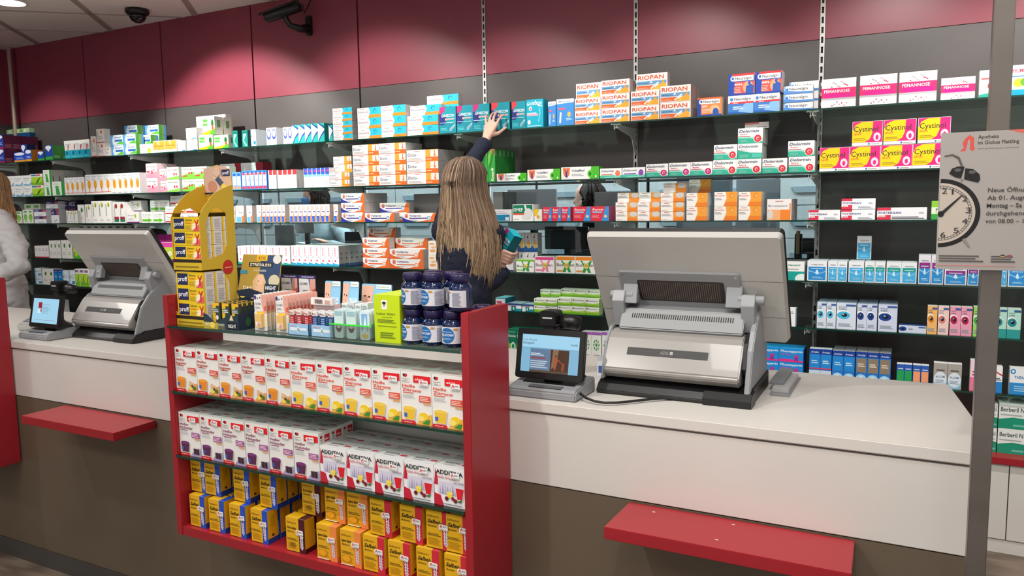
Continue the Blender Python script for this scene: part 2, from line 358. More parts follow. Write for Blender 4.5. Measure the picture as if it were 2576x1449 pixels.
# ------------------------------------------------------------------ printed cartons
W_ = '#f1efec'; G_ = '#9a9a9c'
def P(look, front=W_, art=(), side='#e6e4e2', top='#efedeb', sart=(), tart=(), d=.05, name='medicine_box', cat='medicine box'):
    return dict(look=look, front=front, art=list(art), side=side, top=top, sart=list(sart), tart=list(tart), d=d, name=name, cat=cat)
def diclox():
    return [('p', [(.46, 0), (1, 0), (1, .3), (.5, .3)], '#f08a2c'), ('p', [(.5, .3), (1, .3), (1, 1), (.48, 1), (.54, .6)], '#2bb5cc'), ('c', .74, .66, .07, .2, '#0f7f9c'), ('c', .75, .62, .05, .14, '#2bb5cc'),
            ('t', 'Diclox', .04, .5, .2, '#3a4a78', .24), ('t', 'forte', .3, .5, .2, '#e0303c', .17), ('l', .04, .14, .4, .36, 3, '#c9c7c5'), ('r', .14, .86, .3, .9, '#d0785a')]
def diclo(o='#ef6a22'):
    return [('r', .6, .0, 1, 1, '#f6a03a'), ('r', .6, 0, 1, .36, o), ('r', .76, .36, 1, .95, '#dcd8d4'), ('p', [(.86, .4), (.93, .4), (.9, .7), (.92, .9), (.88, .9), (.87, .65)], '#f0793a'),
            ('t', 'Diclo-', .04, .45, .26, '#4a4a68', .3), ('l', .04, .12, .5, .34, 3, '#b9b6b3'), ('r', 0, 0, .6, .035, '#e2552c'), ('r', .25, .86, .42, .9, '#d06a4a'), ('r', .63, .12, .8, .2, '#f9c9a4')]
def gav(corner):
    return [('r', 0, 0, 1, .42, '#0c8a9a'), ('p', [(0, .72), (0, 1), (.34, 1), (.34, .86), (.12, .74)], corner), ('p', [(0, .35), (0, .72), (.12, .74), (.45, .6), (.4, .4), (.2, .32)], '#232f7c'),
            ('t', 'GAVISCON', .12, .62, .1, '#f4f8fa', .8, 2, 1), ('c', .4, .53, .06, .045, '#f3b089'), ('r', .47, .51, .9, .56, '#e9a9b5'), ('r', .02, .4, .9, .415, '#d9f1f3'), ('l', .06, .1, .5, .24, 3, '#56c2cc'),
            ('p', [(.6, .08), (.68, .08), (.95, .26), (.95, .36), (.62, .18)], '#8fd0e0'), ('p', [(.62, .1), (.92, .26), (.92, .29), (.62, .13)], '#a23a70')]
def riopan():
    return [('r', .02, .34, .97, .56, '#6fa3cf'), ('r', .02, .05, .6, .3, '#ee6a30'), ('p', [(.5, .04), (.97, .04), (.97, .3), (.75, .34)], '#f6b63c'), ('c', .86, .5, .035, .08, '#f3a030'), ('p', [(.72, .04), (.97, .04), (.95, .36), (.89, .42), (.83, .42), (.77, .34)], '#f4ad38'),
            ('p', [(.45, .12), (.5, .08), (.74, .42), (.7, .48)], '#f6f3f0'), ('c', .48, .48, .035, .06, '#e6eef6'), ('t', 'RIOPAN', .05, .66, .24, '#e2552c', .84, 2), ('l', .05, .08, .4, .2, 2, '#f6b79a'), ('l', .05, .42, .4, .5, 1, '#46799f')]
def neur(kind):
    if kind == 'extra': a = [('r', 0, 0, 1, 1, '#2546a8'), ('r', .14, .9, 1, 1, '#d8343e'), ('p', [(.25, .08), (1, .08), (1, .62), (.25, .62)], '#e8584a'), ('c', .76, .35, .2, .28, '#f4a07a'), ('p', [(.66, .05), (.95, .05), (.98, .4), (.86, .5), (.8, .45), (.68, .4)], '#2c57ac'), ('c', .8, .55, .05, .1, '#2c57ac'), ('r', .14, .66, .96, .9, '#f2f1ef'), ('c', .17, .78, .09, .12, '#f2f1ef'), ('t', 'extra', .24, .46, .12, '#ffffff', .3, 2), ('l', .22, .12, .5, .4, 4, '#f3b0a4')]
    elif kind == 'dac': a = [('r', 0, 0, 1, 1, '#2546a8'), ('p', [(.16, .1), (1, .1), (1, .95), (.16, .95)], '#f08a4c'), ('r', 0, .92, 1, 1, '#ea6a38'), ('c', .72, .35, .2, .24, '#f6b88a'), ('p', [(.64, 0), (.9, 0), (.88, .3), (.8, .42), (.68, .4), (.64, .25)], '#2c57ac'), ('r', .12, .66, .92, .9, '#f2f1ef'), ('c', .16, .78, .09, .12, '#f2f1ef'), ('t', 'DAC', .2, .48, .11, '#ffffff', .22, 2), ('l', .2, .2, .6, .42, 3, '#fbd0b8')]
    elif kind == 'akut': a = [('r', 0, 0, 1, .6, '#3f7cc8'), ('r', 0, 0, 1, .14, '#2b62b4'), ('p', [(.4, .14), (1, 0), (1, .6), (.7, .6)], '#86b7e2'), ('r', .08, .56, 1, .66, '#d8343e'), ('t', 'Neuralgin', .24, .74, .15, '#3a3a44', .66, 1), ('c', .14, .8, .06, .09, '#3f7cc8'), ('l', .2, .26, .62, .46, 2, '#dbe9f6'), ('t', 'akut', .2, .58, .06, '#fff', .2)]; return a
    else: a = [('p', [(0, 0), (1, 0), (1, .22), (.45, .28), (0, .5)], '#4f8ad0'), ('r', 0, .4, .07, 1, '#7fb0de'), ('l', .2, .12, .6, .2, 1, '#7a7fc4')]; return a + [('t', 'Neuralgin', .2, .46, .32, '#3a3a44', .62, 1), ('c', .12, .6, .05, .16, '#3f7cc8')]
    return a + [('t', 'Neuralgin', .26, .72, .13, '#33333c', .62, 1), ('c', .17, .79, .045, .065, '#2b62b4')]
def dolor(c, sub):
    return [('r', 0, 0, 1, .34, '#35b89a'), ('p', [(0, .34), (.5, .34), (1, .08), (1, .34), (.6, .42), (0, .44)], '#a8ddd0'), ('c', .8, .3, .17, .27, '#f4f2f0'), ('c', .8, .3, .145, .235, c), ('c', .8, .3, .06, .12, '#f6c6c0'), ('c', .81, .28, .04, .08, c),
            ('t', 'Dolormin', .04, .72, .18, '#3b4468', .8, 2, 1), ('t', sub, .1, .56, .09, c, .28), ('r', .02, .44, .5, .49, '#d8747c'), ('l', .1, .08, .42, .26, 3, '#8ad4c2')]
def dolflat(c): return [('r', 0, 0, 1, .3, '#46c4a8'), ('c', .82, .46, .13, .4, '#f4f2f0'), ('c', .82, .46, .11, .34, c), ('t', 'Dolormin', .04, .64, .2, '#4a5678', .6, 2, 1), ('r', .06, .34, .6, .44, c), ('p', [(.1, .02), (.8, .02), (.9, .2), (.3, .16)], '#7fdac4')]
def cyst():
    pts = [(0, .14), (.42, .14), (.58, .26), (.66, .5), (.68, .97), (.3, .97), (.1, .86), (0, .6)]
    return [('r', .01, .13, .99, .99, '#e3247e'), ('p', pts, '#fbd20e'), ('t', 'Cystinol', .05, .58, .21, '#38302c', .8, 1), ('t', 'akut', .05, .44, .12, '#e2683a', .26), ('c', .82, .34, .12, .18, '#f6d9e6'), ('c', .82, .32, .05, .1, '#e3247e'), ('l', .06, .22, .5, .34, 2, '#b59a20'), ('c', .56, .07, .03, .04, '#2a7cb8'), ('l', .62, .05, .9, .09, 1, '#a0a0a0')]
def fem(t=0):
    a = [('r', 0, .34, 1, .68, '#ec2a72'), ('r', .1, .34, .9, .5, '#e0188e'), ('r', 0, .28, 1, .34, '#bcbcc0'), ('t', 'FEMANNOSE', .08, .52, .1, '#ffffff', .74, 2)]
    for i in range(11): a.append(('c', .3+.045*((i*7) % 11), .72+.2*((i*5) % 7)/7, .022, .02, ['#c83a5c', '#f0a8c4', '#b8b0b4'][i % 3]))
    for i in range(7): a.append(('c', .32+.07*((i*3) % 7), .08+.16*((i*5) % 4)/4, .02, .018, ['#c83a5c', '#f0a8c4', '#b8b0b4'][i % 3]))
    return a
def voltaren(c1, c2):
    return [('p', [(0, 0), (.45, 0), (.28, .1), (.1, .3), (0, .55)], c1), ('p', [(.45, 0), (1, 0), (1, 1), (.93, 1), (.86, .6), (.78, .25), (.6, .08)], '#ee6f2e'), ('c', .12, .66, .055, .26, '#ef8a6a'), ('p', [(.09, .85), (.12, .5), (.15, .85), (.14, .5), (.1, .5)], '#3b4a8c'),
            ('c', .79, .42, .065, .27, '#f6f4f2'), ('c', .79, .42, .052, .215, c2), ('c', .79, .42, .03, .12, '#f2f2f2'), ('t', 'Voltaren', .2, .6, .22, '#35507c', .36, 1), ('r', .2, .36, .74, .45, c1), ('l', .22, .16, .48, .28, 2, '#bdbdc4')]
def voltamed(): return [('p', [(.76, 0), (1, 0), (1, 1), (.8, 1)], '#4cb82c'), ('p', [(.04, .95), (.24, .95), (.22, .4), (.14, .06), (.06, .4)], '#f07a48'), ('p', [(.08, .9), (.14, .6), (.2, .9), (.16, .5), (.17, .15), (.11, .15), (.12, .5)], '#3a3f8c'), ('c', .77, .42, .07, .3, '#5cc83a'), ('c', .77, .42, .035, .16, '#1c7a1c'), ('t', 'VoltaMed', .28, .62, .2, '#6a7488', .34, 1), ('l', .28, .28, .6, .5, 2, '#aab0b4'), ('c', .92, .2, .02, .09, '#ffffff'), ('p', [(0, 0), (.7, 0), (.3, .05), (0, .3)], '#e6e8e6')]
def hyala(c, c2, t1='HYLO', t2='GEL', w=.34): return [('c', .3, .55, w+.08, .17, '#f4f6f8'), ('c', .36, .53, w, .145, c), ('c', .4, .54, w*.45, .07, '#14202c'), ('c', .34, .57, .05, .018, '#e8f4fa'), ('t', t1, .12, .82, .045, '#4a5a6c', .4), ('t', t2, .12, .745, .045, '#4a5a6c', .4), ('r', .48, .88, .98, .95, c2), ('l', .1, .1, .8, .24, 3, '#9aa8b4')]
def vision(c, c3=None):
    a = [('r', .06, .03, .94, .7, c), ('c', .5, .4, .09, .085, '#d6eefa'), ('p', [(.42, .44), (.58, .44), (.5, .58)], '#d6eefa'), ('p', [(.06, .52), (.35, .44), (.5, .34), (.94, .5), (.94, .46), (.5, .3), (.35, .4), (.06, .47)], '#8ed0ee'), ('t', 'VISION', .2, .78, .055, '#5a6474', .6), ('l', .2, .6, .8, .66, 1, '#d8eefa'), ('l', .25, .12, .8, .22, 2, '#9fd8f0')]
    if c3: a.insert(1, ('r', .06, .54, .94, .74, c3))
    return a
def hot(name, c1, c2, glass, obj):
    a = [('c', .11, .925, .045, .03, '#2a2420'), ('c', .17, .925, .045, .03, '#e02430'), ('p', [(.06, .92), (.14, .92), (.12, .88)], '#2a2420'), ('p', [(.14, .92), (.22, .92), (.15, .87)], '#e02430'), ('r', .02, .79, .28, .885, '#d8d4cf'), ('r', .035, .795, .265, .88, '#efece8'), ('t', 'Doppel', .05, .842, .026, '#3a3432', .2), ('t', 'herz', .07, .805, .026, '#3a3432', .15),
         ('r', .42, .8, .98, .935, '#de2028'), ('t', 'aktiv', .47, .845, .045, '#fdf3f0', .3, 1, 1), ('t', name[0], .05, .7, .055, c1, .42, 2), ('t', name[1], .05, .62, .06, c1, .62 if len(name[1]) > 6 else .5, 2), ('r', .07, .585, .42, .6, c1), ('l', .06, .5, .46, .57, 3, '#c2c6c8'), ('r', .6, .44, .98, .56, c2), ('l', .63, .46, .95, .55, 3, '#f3cfc6'), ('r', .74, .395, .98, .425, '#e8a060'),
         ('p', [(.5, 0), (1, 0), (1, .22), (.7, .14)], glass[1]), ('p', [(.06, .32), (.5, .32), (.44, .07), (.12, .07)], '#e9e4d8'), ('p', [(.08, .29), (.48, .29), (.43, .08), (.13, .08)], glass[0]), ('c', .28, .3, .2, .035, glass[2]), ('r', .1, .12, .2, .2, '#3f68b4'), ('p', [(.02, 0), (.5, 0), (.46, .055), (.02, .06)], '#de2028'), ('t', '10 Beutel', .1, .018, .018, '#fff', .26)]
    if obj == 'lemon': a += [('c', .75, .17, .15, .075, '#f3cf2c'), ('c', .66, .12, .11, .055, '#f7e27a'), ('p', [(.7, .03), (.92, .02), (.96, .12), (.84, .1)], '#3f8f34')]
    elif obj == 'ginger': a += [('c', .78, .16, .14, .06, '#dcae7c'), ('c', .7, .22, .07, .04, '#e4bd90'), ('c', .72, .09, .09, .05, '#f3d75a'), ('c', .9, .1, .07, .045, '#4c7c2c'), ('c', .8, .14, .05, .03, '#5a3a28')]
    else: a += [('c', .72+.06*(i % 4), .08+.045*(i//4), .045, .026, '#3a2630' if i % 2 else '#56404a') for i in range(12)]
    return a
def bonbon(c, l2='Salbei-', big=.6, dark='#2a1c14', flower=True):
    a = [('r', .68, 0, 1, 1, c), ('r', 0, 0, .68, .02, '#2a2018'), ('t', "Dallmann's", .05, .83, .055, '#7a4a10', .5, 1, 1), ('t', l2, .06, .67, .1 if big > .5 else .07, dark, big, 3, 1), ('t', 'Bonbons', .08, .57, .05, dark, .36, 1, 1), ('l', .06, .34, .62, .42, 2, '#7a5c14'), ('l', .08, .1, .6, .3, 5, '#c08a10')]
    for k in range(5): a += [('p', [(.82, .1+.08*k), (.86, .1+.08*k), (.92, .2+.08*k), (.88, .22+.08*k)], '#d9d2e0'), ('p', [(.84, .12+.08*k), (.8, .12+.08*k), (.74, .2+.08*k), (.78, .24+.08*k)], '#d9d2e0')]
    return a
STICK = [('r', 0, 0, 1, 1, '#efeeee'), ('p', [(.06, .3), (.2, .95), (.32, .95), (.44, .3), (.34, .3), (.26, .7), (.16, .3)], '#dd4a44'), ('l', .46, .55, .94, .85, 2, '#6a6668'), ('l', .1, .08, .9, .24, 1, '#9a9698')]
PR = {
 'vitp': P('dark blue and purple vitamin box', '#2a3f9c', [('c', .5, .85, .42, .13, '#e6ecf6'), ('p', [(.1, .85), (.9, .85), (.5, .62)], '#e6ecf6'), ('r', 0, 0, 1, .14, '#a2264c'), ('l', .15, .3, .9, .5, 3, '#8fb0e6')], '#5a1c38', '#4a2038', [('l', .1, .08, .95, .4, 4, '#b4667c')], d=.075),
 'vitb': P('navy vitamin box with white shield', '#1f3f8c', [('c', .4, .85, .32, .13, '#e6ecf6'), ('p', [(.08, .85), (.72, .85), (.4, .6)], '#e6ecf6'), ('l', .15, .3, .9, .5, 2, '#8fb0e6')], '#1c2c54', '#22305a', d=.075),
 'vito': P('blue vitamin box with orange side', '#2450c0', [('c', .5, .82, .46, .16, '#e6ecf6'), ('r', 0, 0, 1, .2, '#f0a030'), ('l', .2, .3, .9, .5, 2, '#9fc0f6')], '#d88a2c', '#2450c0', d=.075),
 'vitg': P('blue vitamin box with green side', '#2248a8', [('c', .45, .84, .4, .14, '#e6ecf6'), ('p', [(.08, .84), (.85, .84), (.45, .56)], '#e6ecf6'), ('r', 0, 0, 1, .24, '#3ba040')], '#2f8c34', '#2a6c50', [('l', .1, .15, .8, .35, 3, '#a6e0a0')], d=.08),
 'cyan': P('turquoise box with white upper half', '#19b3cb', [('r', 0, .62, 1, 1, '#f4f4f4'), ('c', .3, .42, .15, .14, '#1f62a8'), ('p', [(.5, 1), (.7, 1), (.55, .62), (.45, .62)], '#d8344a'), ('l', .1, .12, .9, .25, 2, '#7fe0ec')], d=.06),
 'flame': P('white box with small flame print', W_, [('c', .6, .78, .12, .12, '#f0a030'), ('c', .6, .75, .07, .06, '#c8341c'), ('r', 0, 0, 1, .06, '#d2384a'), ('l', .15, .25, .8, .5, 3, '#c6c2c2'), ('r', .15, .3, .22, .85, '#b8a8a8')], d=.05),
 'antall': P('light blue and green box', '#dcebf6', [('p', [(0, 0), (.2, 0), (.12, .5), (.26, 1), (0, 1)], '#5fa8e4'), ('r', .35, .35, .95, .55, '#2f6cb8'), ('p', [(.4, .1), (1, .05), (1, .3), (.8, .36)], '#63be3c'), ('t', 'Antall', .28, .68, .17, '#5c7a94', .6, 1, 1)], '#6f9c5c', '#cfe0ee', [('r', 0, 0, .4, 1, '#4f9a3c'), ('r', .75, 0, 1, 1, '#4a8ccc')], d=.07),
 'lemo': P('white box with lemon print', W_, [('c', .72, .3, .14, .28, '#a8cc3c'), ('c', .75, .25, .08, .16, '#e8d83c'), ('t', 'Lemocin', .12, .62, .18, '#d8708c', .6), ('l', .12, .2, .5, .4, 2, '#c0d8b8')], d=.05),
 'orang': P('orange box with white base', W_, [('c', .5, .58, .46, .36, '#f7a23a'), ('r', .02, .25, .98, .96, '#f6a440'), ('p', [(.3, .95), (.6, .95), (.5, .5)], '#fbc888'), ('t', 'Contramutan', .06, .5, .13, '#e2561c', .8), ('r', .08, .4, .8, .45, '#8fc46c')], d=.05),
 'uniz': P('white box with pale blue foot', '#f6f6f4', [('t', 'unizink', .1, .76, .11, '#8a98a8', .7), ('l', .1, .5, .8, .66, 3, '#c4ccd4'), ('c', .5, .1, .4, .12, '#cfe4f2'), ('r', .55, .04, .95, .12, '#2f7ac4')], d=.07),
 'pros': P('white box with green leaf', '#f8f8ee', [('p', [(0, 0), (1, 0), (1, .34), (.5, .22), (0, .12)], '#f4d21c'), ('r', .04, .5, .42, .86, '#4fb83c'), ('c', .82, .62, .1, .22, '#1c6c2c'), ('c', .84, .35, .07, .16, '#e8542c'), ('p', [(.5, 0), (1, 0), (1, .3), (.8, .25)], '#4cae34'), ('t', 'Prospan', .08, .62, .12, '#f0f8e8', .32, 1)], '#dcdcd4', '#f2f2ea', [('r', .3, .4, .7, .8, '#6a9c5c')], d=.075),
 'teal': P('slim dark teal box', '#1f8a80', [('p', [(.3, .9), (.8, .8), (.3, .4), (.9, .05), (.6, .05), (.1, .4)], '#8fd6cc'), ('r', .1, .8, .9, .95, '#0f6c66')], '#14403c', '#1c5c56', d=.06),
 'lblu': P('pale blue box with red mark', '#e4f2fa', [('r', 0, 0, .2, 1, '#8fcbea'), ('r', .5, .12, .95, .32, '#2f7fc0'), ('c', .2, .6, .12, .05, '#e0584c'), ('l', .3, .5, .9, .8, 2, '#b4cede')], '#ccd6dc', d=.07),
 'oval': P('white slim box with blue oval', '#f0f2f6', [('c', .5, .62, .44, .3, '#3c55b4'), ('c', .5, .66, .3, .2, '#f4f4f8'), ('l', .25, .6, .8, .7, 2, '#a8b0d0'), ('l', .2, .12, .8, .25, 2, '#c8ccd8')], '#d4d6dc', d=.06),
 'mome': P('white teal and blue diagonal box', '#eef4f6', [('p', [(0, 0), (1, 0), (1, .5), (.4, .3), (0, .05)], '#20b0a8'), ('p', [(.05, .1), (.5, .4), (1, .62), (1, .5), (.5, .3), (.1, 0)], '#2c3f94'), ('p', [(0, 1), (1, .68), (1, 1)], '#20b0a8'), ('p', [(0, 1), (1, .72), (1, .82), (.2, 1)], '#2c3f94'), ('l', .1, .55, .9, .72, 3, '#b0b8c8')], '#189088', '#20a8a0', d=.06),
 'dicx': P('white turquoise and orange gel box', W_, diclox(), '#d2cccb', d=.045),
 'gavm': P('teal box with pink corner', '#0e93a4', gav('#c02c78'), '#0c6f7c', '#18b4c8', d=.06),
 'gavr': P('teal box with red corner', '#0e93a4', gav('#e2404a'), '#0c6f7c', '#18b4c8', d=.06),
 'gava': P('bright turquoise box, white lettering', '#0fa9c4', [('t', 'GAVISCON', .04, .8, .11, '#f4fafb', .88, 2, 1), ('c', .25, .68, .09, .075, '#f4f4f4'), ('c', .25, .67, .04, .04, '#e0543c'), ('r', .04, .42, .7, .49, '#f0a9bc'), ('c', .17, .2, .09, .08, '#f4e4ea'), ('p', [(.55, .98), (.6, .9), (.75, .8), (.95, .76), (.95, .73), (.7, .76), (.52, .92)], '#d8f4f8'), ('p', [(.76, .7), (.8, .5), (.7, .2), (.74, .2), (.84, .5), (.8, .7)], '#8fe0ec'), ('r', .04, .5, .6, .53, '#d8f4f8'), ('l', .08, .05, .9, .1, 1, '#bfeaf2')], '#0c8ea6', '#1cc4dc', d=.075),
 'maal': P('blue box with white top', '#3c8cd4', [('p', [(0, .82), (1, .86), (1, 1), (0, 1)], '#e9edf2'), ('t', 'Maaloxan', .1, .88, .06, '#7a88a0', .75, 1, 1), ('r', .1, .6, .5, .68, '#e0607c'), ('c', .72, .42, .1, .1, '#f0b25c'), ('p', [(.15, .12), (.25, .1), (.3, .5), (.2, .52)], '#e6d6ea'), ('l', .55, .2, .9, .3, 2, '#bcdcf4')], '#2c6cae', d=.06),
 'riop': P('white antacid box, orange capital lettering', '#f6f2ee', riopan(), '#ded6d2', sart=[('r', .1, 0, .25, 1, '#e8a48c'), ('r', .6, 0, .75, 1, '#c9b9c4')], d=.05),
 'neud': P('orange and blue painkiller box', '#f08a4c', neur('dac'), '#d8d0cc', '#e86a38', d=.03), 'neua': P('white and blue painkiller box', '#f2f1ef', neur('akut'), '#d8d4d2', d=.03),
 'neue': P('red and blue painkiller box', '#2546a8', neur('extra'), '#d8d0cc', '#d8343e', d=.03), 'neus': P('flat white and blue painkiller box', '#f2f1ef', neur('flat'), '#d6d4d4', d=.045),
 'femb': P('large white and magenta box', '#f4f2f2', fem(), '#d8cfd4', d=.06), 'fems': P('small white and magenta box', '#f4f2f2', fem(), '#d8cfd4', d=.05),
 'cran': P('pale green box with cranberries', '#dff0ea', [('c', .6, .42, .14, .12, '#d8302c'), ('c', .75, .36, .12, .1, '#e0483c'), ('p', [(0, 0), (1, 0), (1, .2), (0, .12)], '#2fb09c'), ('r', .1, .66, .6, .72, '#d86a6c'), ('t', 'Ta', .6, .82, .1, '#4a4a50', .3)], d=.06),
 'human': P('white and blue box with herbs', '#f2f4f4', [('r', 0, 0, 1, .2, '#16a8d4'), ('c', .3, .42, .24, .14, '#f2d040'), ('c', .6, .44, .25, .14, '#6cae3c'), ('r', 0, .62, 1, .65, '#2a88c0'), ('t', 'HUMANA', .02, .76, .12, '#dc4868', .9)], d=.06),
 'tant': P('white box with pale blue wave', '#f4f6f6', [('p', [(0, .1), (.3, .2), (.7, .12), (1, .4), (1, .1), (.7, 0), (.2, .04)], '#7fb8d8'), ('t', 'Tantum', .12, .66, .14, '#6f98ac', .7, 1, 1), ('l', .14, .45, .7, .58, 2, '#c4d0d4')], d=.08),
 'mint': P('green box with white label strip', '#7cbc2c', [('c', .5, .5, .5, .32, '#b2da3c'), ('r', 0, .72, 1, 1, '#f2f2f0'), ('r', .06, .8, .5, .94, '#4c78b4'), ('r', .52, .8, .8, .94, '#dc5858'), ('p', [(.4, .1), (.6, .5), (.85, .7), (.6, .2)], '#2f7c24')], '#dfe4da', d=.07),
 'nasg': P('white box with green figure', '#f0f4ee', [('c', .4, .6, .16, .1, '#58b85c'), ('p', [(.3, .05), (.65, .05), (.55, .5), (.3, .55)], '#3fa84c'), ('r', .78, 0, 1, 1, '#2f9c40'), ('l', .1, .8, .6, .9, 2, '#c4ccc4')], '#c2c2bc', sart=[('r', .2, .1, .35, .5, '#5c5c58')], d=.055),
 'drop': P('slim white box with amber drop', '#f6f6f4', [('c', .6, .5, .26, .22, '#f0a838'), ('r', .55, .12, .66, .4, '#e0703c'), ('t', 'ipalat', .1, .88, .06, '#7fa8d8', .7), ('r', 0, .1, 1, .13, '#e06a4c'), ('l', .1, .7, .7, .84, 2, '#cdd4da')], d=.05),
 'dro2': P('white box with large amber drop', '#f6f6f4', [('c', .62, .5, .26, .24, '#f0a024'), ('t', 'ipalat', .1, .88, .05, '#7fa8d8', .7), ('l', .1, .66, .7, .82, 3, '#cdd4da'), ('l', .2, .05, .8, .12, 1, '#b0b8c4')], '#e8dfe2', d=.05),
 'angp': P('pink and white lozenge box', '#f6eef0', [('p', [(0, 0), (1, 0), (1, .45), (0, .3)], '#f2a0b4'), ('t', 'neo-angin', .1, .74, .11, '#4c4446', .8), ('c', .55, .4, .07, .14, '#d8404c'), ('c', .75, .55, .05, .08, '#e0606c'), ('r', .05, .38, .35, .5, '#e0506c')], '#f0d2da', d=.06),
 'angg': P('white lozenge box with green foot', '#f0f1ec', [('p', [(0, 0), (1, 0), (1, .3), (0, .12)], '#8fcc5c'), ('t', 'neo-angin', .08, .74, .11, '#4c4446', .84), ('c', .6, .42, .06, .12, '#d8404c'), ('c', .78, .42, .06, .12, '#d8404c')], '#d6dccc', d=.06),
 'anga': P('green lozenge box with red dots', '#eef2e6', [('p', [(0, 0), (1, 0), (1, .62), (.5, .5), (0, .3)], '#7cc84c'), ('t', 'neo-angin', .08, .78, .1, '#3c4c34', .84), ('c', .6, .5, .06, .11, '#d8404c'), ('c', .78, .52, .06, .11, '#d8404c'), ('r', .06, .22, .44, .33, '#e0503c')], '#cfe0bc', d=.06),
 'wred': P('flat white and dark red box', '#f2f0f0', [('r', .7, 0, 1, 1, '#a82838'), ('l', .1, .4, .6, .7, 1, '#a0a0a4')], '#a03444', d=.09),
 'btub': P('blue slim box with orange foot', '#5c9fe0', [('r', .1, .25, .9, .75, '#e6f0f8'), ('c', .5, .85, .36, .07, '#2c5cb0'), ('r', .1, .06, .9, .2, '#f09a6c')], '#3c74c0', '#7cb4ea', d=.05),
 'bred': P('blue slim box with red foot', '#4c94e0', [('r', .1, .2, .9, .9, '#eaf2fa'), ('c', .5, .82, .4, .06, '#e04454'), ('c', .5, .92, .4, .05, '#2c5cb0'), ('r', .08, .05, .92, .17, '#e0405c'), ('c', .6, .5, .22, .06, '#e8a0b0')], '#2c68bc', '#7cb4ea', d=.05),
 'rcor': P('white slim box with red corner', '#f4f3f2', [('r', .2, .74, 1, 1, '#e23c40'), ('p', [(0, .5), (.2, .74), (.2, 1), (0, 1)], '#f4f3f2'), ('p', [(.4, .3), (.5, .3), (.9, .6), (.8, .6)], '#b4b8c4'), ('l', .2, .08, .8, .24, 3, '#c8c8ca')], '#cbc9c9', sart=[('r', .2, .05, .3, .5, '#8c8c8e')], d=.06),
 'grad': P('white slim box with blue top', '#f4f5fa', [('r', .05, .62, .95, 1, '#2f5cc4'), ('r', .05, .56, .95, .68, '#7fc0ea'), ('c', .6, .86, .22, .06, '#d8408c'), ('l', .3, .2, .7, .4, 2, '#c4c8dc')], d=.05),
 'dic1': P('small white and orange gel box', W_, diclo('#f08a1c'), '#d2cccb', d=.045), 'dicl': P('white and orange pain gel box', W_, diclo(), '#cfc8c6', d=.06),
 'kytt': P('tall green ointment box', '#2f9c3c', [('p', [(0, .45), (0, .8), (.5, 1), (.2, .5)], '#6cc448'), ('p', [(.4, 1), (.95, 1), (.9, .85), (.6, .72)], '#c86a44'), ('c', .6, .38, .16, .05, '#cfd8cc'), ('t', 'Kytta', .75, .04, .32, '#f2f6f0', .28, 2, 0, 1), ('r', .8, .05, .86, .3, '#e07a54'), ('p', [(.1, .5), (.3, .4), (.9, .95), (.8, 1)], '#1f7c2c')], '#2f8c3c', '#58b44c', [('r', .1, .8, .35, .97, '#a8b8a4'), ('r', .15, .05, .3, .25, '#dfe8dc')], d=.05),
 'volm': P('white and green gel box', '#f2f2f0', voltamed(), '#3c9c24', '#e4eae0', d=.06),
 'dolo': P('flat white box with orange circle', '#f2f4f2', dolflat('#ee7f5c'), d=.05), 'dolv': P('flat white box with violet circle', '#f2f4f2', dolflat('#8c4cb0'), d=.05),
 'dolm': P('white green box, magenta circle', '#f4f4f2', dolor('#c82c7c', 'Migräne'), '#cfd4d0', d=.03), 'dole': P('white green box, red circle', '#f4f4f2', dolor('#dc3444', 'Extra'), '#c6cac6', d=.03),
 'dolx': P('white green box with plain band', '#f2f4f2', [('p', [(0, 0), (1, 0), (1, .36), (.5, .4), (0, .6)], '#2fb094'), ('r', .58, .08, .96, .32, '#56c8b0'), ('t', 'Dolormin', .04, .72, .18, '#3b4468', .8, 2, 1), ('t', 'Extra', .14, .56, .09, '#e08490', .24), ('l', .08, .08, .5, .3, 4, '#7cd0bc')], '#c6cac6', d=.03),
 'dolt': P('flat white and red box', '#d8d2d0', [('r', 0, .7, .6, 1, '#c86a6c'), ('l', .5, .15, .95, .4, 1, '#6c6668')], '#bcb8b6', d=.06),
 'cyst': P('yellow and magenta capsule box', '#f4f2f0', cyst(), '#e6e2e2', d=.05),
 'gren': P('white box with green leaf print', '#eef4e8', [('c', .5, .45, .35, .25, '#7cc44c'), ('r', .2, .8, .8, .92, '#5cae4c'), ('p', [(.3, .1), (.7, .1), (.6, .6)], '#a8d870')], '#dfe4da', d=.06),
 'accw': P('white box with purple header', '#f2f2f6', [('r', 0, .64, 1, 1, '#3c3478'), ('t', 'ACC', .06, .72, .18, '#f0f0f6', .36, 2), ('c', .85, .82, .12, .16, '#e2583c'), ('p', [(.3, .2), (.5, .06), (.75, .3), (.7, .34), (.5, .14), (.35, .26)], '#8ab4dc')], '#dcdce4', d=.08),
 'accd': P('dark purple box with white letters', '#2c2450', [('t', 'ACC', .06, .5, .36, '#e8e8ee', .8, 2, 1), ('l', .1, .14, .8, .34, 1, '#8c5c50')], '#3a3a44', d=.07),
 'leaf': P('slim white box with yellow leaf', '#f6f6f2', [('c', .62, .82, .16, .11, '#c8c81c'), ('c', .66, .78, .07, .06, '#4c8c3c'), ('r', .18, .3, .3, .85, '#8c9494'), ('l', .2, .1, .8, .22, 2, '#c6c8c6')], '#dcdcd8', d=.06),
 'redg': P('slim white box, red green foot', '#f4f3f2', [('c', .5, .8, .24, .12, '#a8443c'), ('r', .1, .05, .9, .18, '#2c7c5c'), ('r', .1, .18, .9, .3, '#a83048'), ('r', .2, .3, .3, .8, '#a0a0a0')], d=.06),
